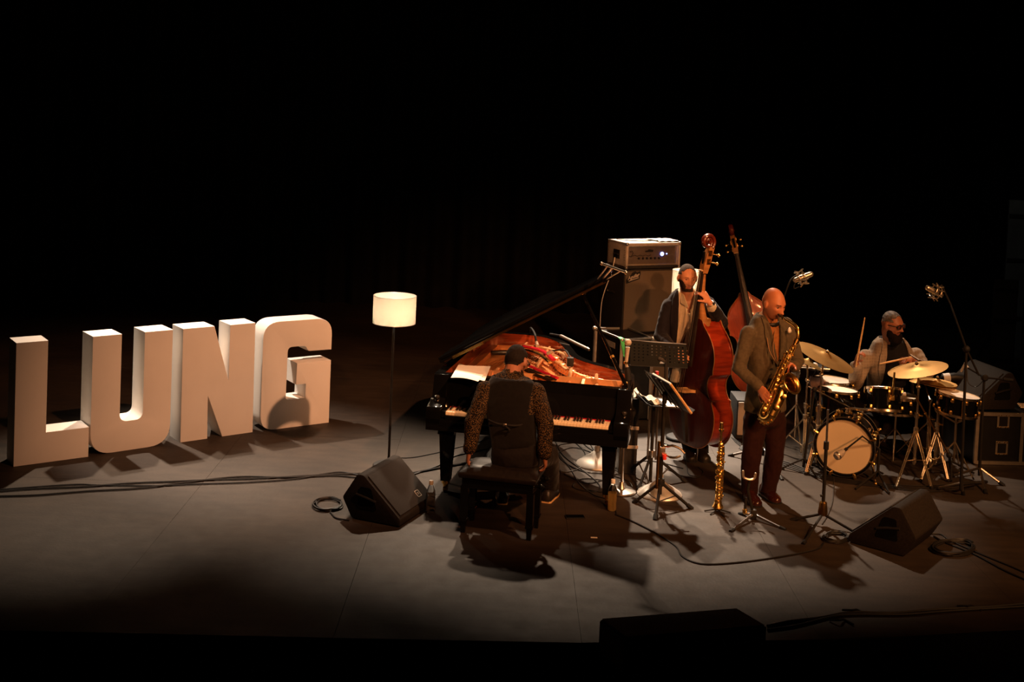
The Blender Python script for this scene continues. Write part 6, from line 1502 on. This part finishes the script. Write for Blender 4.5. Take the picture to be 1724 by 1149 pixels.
M['leather2'] = mat('tan_strap', (.22, .12, .05), .6, noise=.2)
sax_player()
# ---- tenor saxophone
def tenor():
    mp = P(1309.5, 529.5, 9.80); tp = P(1341, 574, 9.66); bw = P(1285, 692, 9.60)
    r = W('tenor_saxophone', 'golden tenor saxophone with open bell held by the bald sax player', 'saxophone', tp.lerp(bw, .5))
    ax = (bw - tp).normalized(); side = Vector((.62, -.72, .25)); side = (side - ax * side.dot(ax)).normalized()
    r.part('body_tube', MB().tube([tp, tp.lerp(bw, .3), tp.lerp(bw, .7), bw], [.017, .021, .028, .033], 18), M['brass'])
    bend = [bw]; c = bw + side * .048
    for k in range(1, 9):
        a = PI * k / 8; bend.append(c + side * (-.048 * math.cos(a)) + ax * (.052 * math.sin(a)))
    r.part('bow', MB().tube(bend, [.033 + .001 * k for k in range(9)], 18), M['brass'])
    up_ = -ax; b0 = bend[-1]; bm_ = P(1333.5, 646, 9.50); bn = (Vector((.50, -.62, .50))).normalized()
    path = smooth_path([b0, b0.lerp(bm_ - bn * .09, .5) + side * .004, bm_ - bn * .10, bm_ - bn * .03, bm_], 5)
    rad = np.interp(np.linspace(0, 1, len(path)), [0, .4, .7, .88, .96, 1.0], [.041, .046, .052, .062, .074, .086])
    # open flared bell: outer and inner skins
    tube = MB(); tube.tube(path, list(rad), 32); tube.f = tube.f[:-2]; tube.mi = tube.mi[:-2]
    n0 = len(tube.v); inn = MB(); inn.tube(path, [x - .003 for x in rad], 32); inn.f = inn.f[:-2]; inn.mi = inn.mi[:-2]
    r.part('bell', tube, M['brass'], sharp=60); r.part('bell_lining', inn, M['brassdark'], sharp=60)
    FB = frame(bm_, bn); r.part('bell_rim', MB().tube([FB @ Vector((.086 * math.cos(a), .086 * math.sin(a), 0)) for a in np.linspace(0, 2 * PI, 41)[:-1]], .0075, 8, True), M['brass'])
    nk = smooth_path([mp.lerp(P(1325, 541, 9.74), .55), P(1325, 541, 9.74), P(1336, 548, 9.70), P(1343, 556, 9.67), P(1343.5, 565, 9.66), tp], 5)
    r.part('neck', MB().tube(nk, list(np.linspace(.0085, .0155, len(nk))), 14), M['brass']); r.part('neck_collar', MB().tube([tp - ax * .012, tp + ax * .018], .023, 14), M['brass'])
    r.part('octave_key', MB().tube([p + Vector((0, -.004, .022)) for p in nk[3:-4]], .004, 6), M['brass'])
    r.part('mouthpiece', MB().tube([mp, mp.lerp(P(1325, 541, 9.74), .3), mp.lerp(P(1325, 541, 9.74), .62)], [.008, .012, .0135], 12), M['ebony'])
    r.part('ligature', MB().tube([mp.lerp(P(1325, 541, 9.74), .36), mp.lerp(P(1325, 541, 9.74), .5)], .0155, 12), M['brass'])
    front = Vector((-.2, -1, .1)); front = (front - ax * front.dot(ax)).normalized()
    keywork(r, tp.lerp(bw, .05), tp.lerp(bw, .62), front, .022, 12, 21, size=.017); keywork(r, tp.lerp(bw, .55), tp.lerp(bw, 1), front, .03, 8, 22, size=.024)
    keywork(r, tp.lerp(bw, .15), tp.lerp(bw, .95), -side, .026, 9, 23, size=.016)
    for k, q in enumerate((.25, .6)):
        c = b0.lerp(bm_, q) + front * .052; r.part('key_guard', MB().lathe([(.006, 0), (.018, .003), (.020, .008), (.014, .010), (.003, .010)], 16, frame(c, front)), M['brass'])
    for k in range(6):
        a = PI * (.15 + .14 * k); c = bw + side * .048; p = c + side * (-.048 * math.cos(a)) + ax * (.052 * math.sin(a)); d = (p - c).normalized(); r.part('bow_guard', MB().ball(p + d * .04 + front * .01, .012, n=8), M['brass'])
    r.part('body_brace', MB().tube([tp.lerp(bw, .72), b0.lerp(bm_, .55)], .006, 8), M['brass']); r.part('thumb_hook', MB().tube([tp.lerp(bw, .6) - front * .03, tp.lerp(bw, .6) - front * .05 + side * .02], .006, 8), M['brass'])
    return r
tenor()

# ---- bass player
M['navy'] = cloth('dark_navy_suit', (.011, .0095, .013), .2, .1); M['cream'] = cloth('cream_shirt', (.68, .58, .42), .06, 0); M['blackcloth'] = cloth('black_cloth', (.011, .009, .008), .2, .05)
def bass_player():
    s = Person('bearded person in a dark suit and open cream shirt playing the double bass', G(1172, 772)); s.browm = mat('brown_brow', (.03, .016, .009), .8, noise=.1)
    f = Vector((.12, -.99, 0)); HF = head_frame(P(1157, 468, 11.17), (.14, -.97, -.14), (.02, -.12, .99))
    nb = P(1157, 495, 11.25)
    sR, eR, wR = P(1127, 516, 11.24), P(1113, 566, 11.18), P(1136, 594, 10.92)
    sL, eL, wL = P(1190, 511, 11.28), P(1214, 545, 11.10), P(1194, 509, 10.93)
    rows = [(P(1157, 486, 11.29), .088, .072), (P(1157, 496, 11.28), .160, .085), (P(1157, 511, 11.27), .200, .112), (P(1157, 545, 11.25), .205, .128), (P(1158, 585, 11.25), .190, .125), (P(1160, 615, 11.25), .195, .13), (P(1161, 640, 11.25), .20, .135)]
    hR, kR, aR = P(1148, 650, 11.22), P(1156, 712, 11.10), P(1163, 764, 11.04); hL, kL, aL = P(1174, 650, 11.26), P(1176, 712, 11.16), P(1181, 764, 11.02)
    b = s.mb; T = add_head(b, HF, 1.12, 1.03, 1.08)
    limb(b, [nb + Vector((0, .02, -.07)), nb, HF @ Vector((0, -.025, -.06))], [.068, .064, .064]); eloft(b, torso([(c, rx - .03, ry - .03) for c, rx, ry in rows], f))
    for p, r in (([sR, eR, wR], [.045, .038, .028]), ([sL, eL, wL], [.045, .038, .029]), ([hR, kR, aR], [.07, .05, .04]), ([hL, kL, aL], [.07, .05, .04])): limb(b, p, r)
    hand(b, wR, (.55, -.5, -.25), (.1, .8, -.2), 1, (.5, .5, .55, .6), (.4, .4), 1.05)
    hand(b, wL, P(1180, 487, 10.90) - wL, (-.62, .42, -.1), 1, (.75, .8, .85, .9), (.4, .5), 1.12)
    s.finish_body(skinm('light_skin', (.60, .27, .15)), skinm('lip_pink', (.50, .17, .12)), HF @ Matrix.Scale(1.08, 4)); s.eyes(T)
    s.L = to_local(s.V, HF @ Matrix.Scale(1.08, 4))
    hm = mat('cropped_hair', (.055, .040, .030), .9, 0, .2, noise=.35, nscale=90, bump=.3, bscale=400)
    s.shell('hair', lambda x, y, z: z > -.035 and (z > .068 - 1.25 * max(0, -y + .01) - (.030 if abs(x) > .062 else 0)) and (y < .050 or z > .094) and not (abs(x) > .074 and z < .03), .002, hm, .002)
    bmn = mat('dark_beard', (.055, .032, .020), .95, 0, .1, noise=.4, nscale=110, bump=.3, bscale=420)
    def brd(x, y, z):
        ax_ = abs(x); top = -.046 if ax_ < .030 else (-.046 + (ax_ - .030) * 1.5 if ax_ < .058 else -.002)
        return y > -.008 and -.128 < z < top and not (ax_ < .024 and -.078 < z < -.053)
    s.shell('beard', brd, .002, bmn, .002)
    tm_ = MB(); eloft(tm_, torso([(P(1160, 620, 11.25), .17, .12), (P(1161, 648, 11.25), .18, .125), (P(1162, 665, 11.25), .17, .12)], f)); limb(tm_, [hR, kR, aR], [.10, .085, .07]); limb(tm_, [hL, kL, aL], [.10, .085, .07])
    V, N, F = remesh(tm_, .014, 5); V = folds(V, N, .008, 7, 4); s.part('trousers', pick(V, N, F, V[:, 2] > .05), M['blackcloth'])
    V, N, F = garment([(c, rx - .014, ry - .012) for c, rx, ry in rows], [], f, .012); V = folds(V, N, .007, 9, 1)
    R_ = V - np.array(nb); xd = f.cross(Vector((0, 0, 1))).normalized(); uu = R_ @ np.array(xd); ff = R_ @ np.array(f); zz = V[:, 2]
    keep = ~((ff > 0) & (np.abs(uu) < .055 * np.clip((zz - (nb.z - .16)) / .16, 0, 1)) & (zz > nb.z - .16)); sh = s.part('shirt', pick(V, N, F, keep, 0, .004), M['cream'])
    for sd in (-1, 1):
        m = MB(); a = nb + xd * (.07 * sd) + Vector((0, .015, .035)); b_ = nb + xd * (.052 * sd) + f * .08 + Vector((0, 0, -.005)); c = nb + xd * (.02 * sd) + f * .125 + Vector((0, 0, -.11)); d = nb + xd * (.085 * sd) + f * .10 + Vector((0, 0, -.075))
        m.quad(a, b_, c, d, .008); m.quad(a, b_, b_ + Vector((0, 0, -.03)) + xd * .02 * sd, a + Vector((0, 0, -.05)) + xd * .02 * sd, .008); s.part('collar', m, M['cream'], sh, 60)
    V, N, F = garment(rows, [([sR, eR, eR.lerp(wR, .95)], [.074, .068, .050]), ([sL, eL, eL.lerp(wL, .62)], [.074, .074, .060])], f, .011); V = folds(V, N, .009, 8, 7, (1.2, 1.2, .8))
    coat(s, V, N, F, rows[3][0], f, .085, .105, P(1157, 488, 11.28).z, P(1158, 590, 11.25).z, rows[-1][0].z, 'jacket', M['navy'], .07, .025, .03)
    m = MB(); limb(m, [eL.lerp(wL, .55), eL.lerp(wL, .86)], [.050, .042]); V, N, F = remesh(m, .008, 2); s.part('cuff', pick(folds(V, N, .005, 16, 3), N, F, [True] * len(V)), M['cream'])
    wd = (wL - eL).normalized(); F_ = frame(eL.lerp(wL, .93), wd); m = MB(); m.tube([F_ @ Vector((.034 * math.cos(a), .034 * math.sin(a), 0)) for a in np.linspace(0, 2 * PI, 21)[:-1]], .007, 6, True); w1 = s.part('watch', m, M['steel'], label='steel wrist watch'); s.part('dial', MB().tube([F_ @ Vector((.030, -.010, 0)), F_ @ Vector((.040, -.014, 0))], .016, 12), M['black'], w1)
    shoe(s, 'shoe', G(1160, 776) + Vector((0, .10, 0)), G(1166, 780), M['leather'], .05, .10); shoe(s, 'shoe', G(1176, 772), G(1192, 780), M['leather'], .05, .10)
bass_player()

# ---- drummer
M['plaid'] = plaid('grey_brown_check', (.27, .21, .155), (.33, .26, .19)); M['blackknit'] = cloth('black_knit', (.012, .011, .012), .2, .1)
def drummer():
    s = Person('seated bearded person with glasses in a checked jacket playing the drums', (P(1500, 690, 11.9).x, 11.95, 0)); s.browm = mat('black_brow', (.012, .008, .006), .8, noise=.1)
    f = Vector((.25, -.968, 0)); HF = head_frame(P(1502, 547, 11.68), (.62, -.77, -.10), (.0, -.10, .99))
    nb = P(1499, 582, 11.78)
    sR, eR, wR = P(1457, 602, 11.74), P(1440, 646, 11.62), P(1441, 613, 11.42)
    sL, eL, wL = P(1541, 599, 11.84), P(1561, 628, 11.66), P(1532, 605, 11.42)
    rows = [(P(1499, 566, 11.83), .100, .08), (P(1499, 577, 11.81), .185, .10), (P(1499, 594, 11.8), .235, .13), (P(1499, 628, 11.8), .24, .155), (P(1499, 665, 11.85), .23, .165), (P(1500, 690, 11.9), .235, .17), (P(1500, 705, 11.92), .24, .17)]
    hR, kR, aR = P(1482, 712, 11.86), P(1452, 712, 11.45), G(1462, 765) + Vector((0, 0, .09)); hL, kL, aL = P(1522, 712, 11.86), P(1558, 712, 11.48), G(1560, 770) + Vector((0, 0, .09))
    b = s.mb; T = add_head(b, HF, 1.15, 1.06, 1.10); limb(b, [nb + Vector((0, .03, -.08)), nb, HF @ Vector((0, -.03, -.06))], [.075, .072, .07]); eloft(b, torso([(c, rx - .035, ry - .035) for c, rx, ry in rows], f))
    for p, r in (([sR, eR, wR], [.05, .042, .030]), ([sL, eL, wL], [.05, .042, .030]), ([hR, kR, aR], [.08, .055, .045]), ([hL, kL, aL], [.08, .055, .045])): limb(b, p, r)
    hand(b, wR, P(1445, 597, 11.40) - wR, (.55, -.3, .0), -1, (1.0, 1.05, 1.1, 1.15), (.8, .8), 1.15)
    hand(b, wL, P(1517, 606, 11.34) - wL, (-.05, .15, -1), 1, (.95, 1.0, 1.05, 1.1), (.7, .7), 1.15)
    s.finish_body(skinm('dark_skin', (.34, .13, .07)), skinm('lip_dark', (.28, .09, .07)), HF @ Matrix.Scale(1.10, 4)); s.eyes(T); s.L = to_local(s.V, HF @ Matrix.Scale(1.10, 4))
    hm = mat('braided_hair', (.10, .085, .075), .7, 0, .3, noise=.75, nscale=30, stretch=(1, .15, 1), bump=.5, bscale=60); s.shell('hair', lambda x, y, z: (z > .070 - .30 * max(0, -y) - (.03 if abs(x) > .06 else 0)) and (y < .055 or z > .092) and not (abs(x) > .078 and z < .02), .005, hm, .004)
    bt = mat('black_beard', (.010, .007, .006), .95, 0, .1, noise=.3, nscale=110, bump=.4, bscale=420)
    mb2 = MB()
    for x, y, z, rx, ry, rz in ((0, .060, -.125, .060, .045, .045), (.038, .045, -.105, .035, .045, .045), (-.038, .045, -.105, .035, .045, .045), (.062, .025, -.070, .016, .030, .045), (-.062, .025, -.070, .016, .030, .045), (0, .045, -.155, .045, .035, .03)): mb2.ball((x, y, z), (rx, ry, rz), T, 16)
    V, N, F = remesh(mb2, .007, 2); m = MB(); m.add([tuple(p) for p in folds(V, N, .006, 60, 1)], F); s.part('beard', m, bt)
    s.shell('moustache', lambda x, y, z: abs(x) < .034 and -.0535 < z < -.043 and y > .07, .005, bt, .003)
    g = MB()
    for sx in (-1, 1):
        o = rounded([(-.024, -.018), (.024, -.018), (.026, .018), (-.026, .018)], [.01] * 4, 4); g.tube([T @ Vector((sx * .033 + x, .100 - .10 * abs(sx * .033 + x) ** 1.2, .006 + z)) for x, z in o], .0045, 6, True)
        g.tube([T @ Vector((sx * .058, .096, .014)), T @ Vector((sx * .080, .06, .014)), T @ Vector((sx * .085, .0, .012))], .005, 6)
    g.tube([T @ Vector((-.010, .101, .012)), T @ Vector((.010, .101, .012))], .004, 6); gl = s.part('glasses', g, M['black'], label='thick black framed glasses')
    for sx in (-1, 1): s.part('lens', MB().lathe([(.022, -.001), (.022, .001)], 16, T @ Tm((sx * .033, .0975, .006), (-PI / 2, 0, 0))), mat('tinted_lens', (.10, .03, .03), .05, 0, .5, noise=.02), gl)
    tm_ = MB(); eloft(tm_, torso([(P(1500, 690, 11.9), .20, .15), (P(1500, 712, 11.92), .20, .16), (P(1500, 722, 11.92), .18, .15)], f)); limb(tm_, [hR, kR, aR], [.115, .09, .065]); limb(tm_, [hL, kL, aL], [.115, .09, .065]); V, N, F = remesh(tm_, .015, 5); s.part('trousers', pick(folds(V, N, .008, 7, 4), N, F, V[:, 2] > .07), M['blackcloth'])
    V, N, F = garment([(c, rx - .016, ry - .014) for c, rx, ry in rows], [], f, .013); V = folds(V, N, .006, 8, 1); m = MB(); m.add([tuple(p) for p in V], F); tk_ = s.part('turtleneck', m, M['blackknit'])
    m = MB(); c0 = nb + Vector((0, -.01, .01)); m.lathe([(.082, -.05), (.080, 0), (.076, .035), (.070, .036)], 24, frame(c0, (0, -.2, 1))); s.part('collar', m, M['blackknit'], tk_)
    V, N, F = garment(rows, [([sR, eR, eR.lerp(wR, .86)], [.080, .070, .058]), ([sL, eL, eL.lerp(wL, .84)], [.080, .072, .058])], f, .012); V = folds(V, N, .009, 8, 9, (1.2, 1.2, .8))
    coat(s, V, N, F, rows[3][0], f, .10, .175, P(1499, 568, 11.83).z, P(1499, 650, 11.8).z, rows[-1][0].z, 'jacket', M['plaid'], .065, .0, .06)
    for p, d in ((G(1462, 765), Vector((-.05, -.27, 0))), (G(1560, 770), Vector((.08, -.26, 0)))): shoe(s, 'shoe', p - d * .3, p + d * .7, M['leather'], .05, .09)
    for a, b_, lb in ((P(1441, 618, 11.36), P(1456, 535, 11.36), 'drumstick held upright in the drummer raised right hand'), (P(1534, 602, 11.36), P(1481, 613, 11.22), 'drumstick held level in the drummer left hand across the chest')):
        d = b_ - a; m = MB(); m.tube([a, a + d * .75, a + d * .96, a + d * .98, b_], [.0085, .0085, .005, .007, .005], 10); t = W('drumstick', lb, 'drumstick', a.lerp(b_, .5)); t.part('shaft', m, M['wood'])
drummer()

# ---- pianist, seen from behind
M['vestc'] = cloth('dark_brown_vest', (.006, .005, .004), .2, .1); M['speck'] = speckle('black_shirt_gold_specks', (.008, .006, .005), (.22, .125, .045), 165)
def pianist():
    s = Person('pianist in a dark vest and speckled sleeves seated with head bowed, seen from behind', (.05, 8.95, 0)); s.browm = mat('black_brow2', (.012, .008, .006), .8, noise=.1)
    f = Vector((.20, .98, 0)); HF = head_frame(P(869, 609, 9.38), (.42, .78, -.46), (.16, .42, .89))
    nb = P(863, 634, 9.26)
    sL, eL, wL = P(817, 656, 9.20), P(797, 712, 9.02), P(791, 757, 8.90)
    sR, eR, wR = P(903, 659, 9.15), P(918, 716, 8.96), P(917, 765, 8.84)
    rows = [(P(865, 629, 9.28), .085, .07), (P(862, 638, 9.25), .150, .085), (P(860, 652, 9.20), .200, .108), (P(861, 680, 9.13), .205, .125), (P(863, 715, 9.05), .180, .12), (P(866, 742, 9.0), .172, .125), (P(868, 755, 8.98), .18, .14)]
    pv = P(868, 768, 8.97); hR, kR, aR = P(886, 776, 9.0), P(923, 768, 9.36), G(926, 836) + Vector((0, 0, .09)); hL, kL, aL = P(850, 776, 9.0), P(832, 770, 9.40), G(846, 838) + Vector((0, 0, .09))
    b = s.mb; T = add_head(b, HF, 1.05, 1.03, 1.08); limb(b, [nb + Vector((0, -.03, -.06)), nb, HF @ Vector((0, -.03, -.06))], [.070, .066, .066]); eloft(b, torso([(c, rx - .03, ry - .03) for c, rx, ry in rows], f))
    for p, r in (([sR, eR, wR], [.045, .038, .028]), ([sL, eL, wL], [.045, .038, .028]), ([hR, kR, aR], [.08, .055, .042]), ([hL, kL, aL], [.08, .055, .042])): limb(b, p, r)
    hand(b, wR, (.10, .25, -.75), (-.75, .1, -.2), 1, (.5, .5, .55, .6), (.4, .4), 1.08); hand(b, wL, (-.12, .2, -.75), (.75, .1, -.2), -1, (.5, .5, .55, .6), (.4, .4), 1.08)
    s.finish_body(skinm('brown_skin2', (.34, .14, .075)), skinm('lip2', (.28, .10, .07)), HF @ Matrix.Scale(1.08, 4)); s.eyes(T); s.L = to_local(s.V, HF @ Matrix.Scale(1.08, 4))
    hm = mat('cropped_black_hair', (.012, .009, .007), .9, 0, .2, noise=.3, nscale=90, bump=.3, bscale=400)
    s.shell('hair', lambda x, y, z: z > -.050 and (z > .060 + .5 * (y - .03) * (y > 0) - 1.3 * max(0, -y + .02)) and (y < .06 or z > .085) and not (abs(x) > .0745 and z < .03), .006, hm, .004)
    g = MB()
    for sx in (-1, 1): g.tube([T @ Vector((sx * .072, .09, .012)), T @ Vector((sx * .086, .0, .014)), T @ Vector((sx * .087, -.012, -.012))], .005, 6)
    g.tube([T @ Vector((x, .112 - 3 * x * x, .012)) for x in (-.07, -.035, 0, .035, .07)], .004, 6); s.part('glasses', g, M['black'], label='black spectacles, temples over the ears')
    tm_ = MB(); eloft(tm_, torso([(P(866, 740, 9.0), .165, .12), (P(868, 762, 8.98), .185, .15), (P(868, 778, 8.98), .18, .15)], f)); limb(tm_, [hR, kR, aR], [.105, .085, .075]); limb(tm_, [hL, kL, aL], [.105, .085, .075]); V, N, F = remesh(tm_, .013, 5); s.part('trousers', pick(folds(V, N, .008, 7, 4), N, F, V[:, 2] > .06), M['blackcloth'])
    V, N, F = garment([(c, rx - .012, ry - .012) for c, rx, ry in rows[:6]], [([sR, eR, eR.lerp(wR, .96)], [.068, .068, .050]), ([sL, eL, eL.lerp(wL, .96)], [.068, .066, .050])], f, .010); V = folds(V, N, .009, 9, 3, (1.3, 1.3, .8)); m = MB(); m.add([tuple(p) for p in V], F); sh = s.part('shirt', m, M['speck'])
    m = MB(); m.tube([nb + Vector((.078 * math.cos(a), .07 * math.sin(a) + .01, .016 + .02 * math.sin(a))) for a in np.linspace(0, 2 * PI, 25)[:-1]], .022, 8, True, ell=(1, .5), up=(0, 0, 1)); s.part('collar', m, M['speck'], sh)
    for w_, e_ in ((wR, eR), (wL, eL)): s.part('cuff', MB().tube([e_.lerp(w_, .86), e_.lerp(w_, 1.0)], [.052, .046], 16), M['speck'], sh)
    V, N, F = garment(rows, [], f, .011); V = folds(V, N, .005, 7, 6)
    xd = f.cross(Vector((0, 0, 1))).normalized(); c = np.array(rows[2][0]); uu = (V - c) @ np.array(xd); zz = V[:, 2]
    keep = ~((np.abs(uu) > .188) & (zz > rows[3][0].z - .04)) & ~(zz > P(864, 633, 9.25).z); vs_ = s.part('vest', pick(V, N, F, keep, .004, .008), M['vestc'])
    q = P(862, 716, 8.90)
    for sd, (u, v) in ((-1, (822, 708)), (1, (884, 715))):
        m = MB(); m.tube(smooth_path([P(u, v, 8.93), P((u + 852) / 2, (v + 716) / 2 + 2, 8.905), P(852, 716, 8.90)], 4), .009, 6, ell=(1, .4), up=(0, 0, 1)); s.part('back_strap', m, M['blackmatte'], vs_)
    s.part('buckle', MB().box(P(850, 716, 8.895), (.03, .01, .02), bev=.003), M['steel'], vs_); m = MB(); m.tube([P(850, 717, 8.89), P(858, 724, 8.885), P(856, 728, 8.885)], .008, 6); s.part('strap_end', m, M['blackmatte'], vs_)
    shoe(s, 'shoe', G(918, 848), G(932, 836) + Vector((.02, .1, 0)), M['leather'], .05, .09, M['wood']); shoe(s, 'shoe', G(845, 851), G(846, 835) + Vector((0, .05, 0)), M['leather'], .05, .09, M['wood'])
pianist()
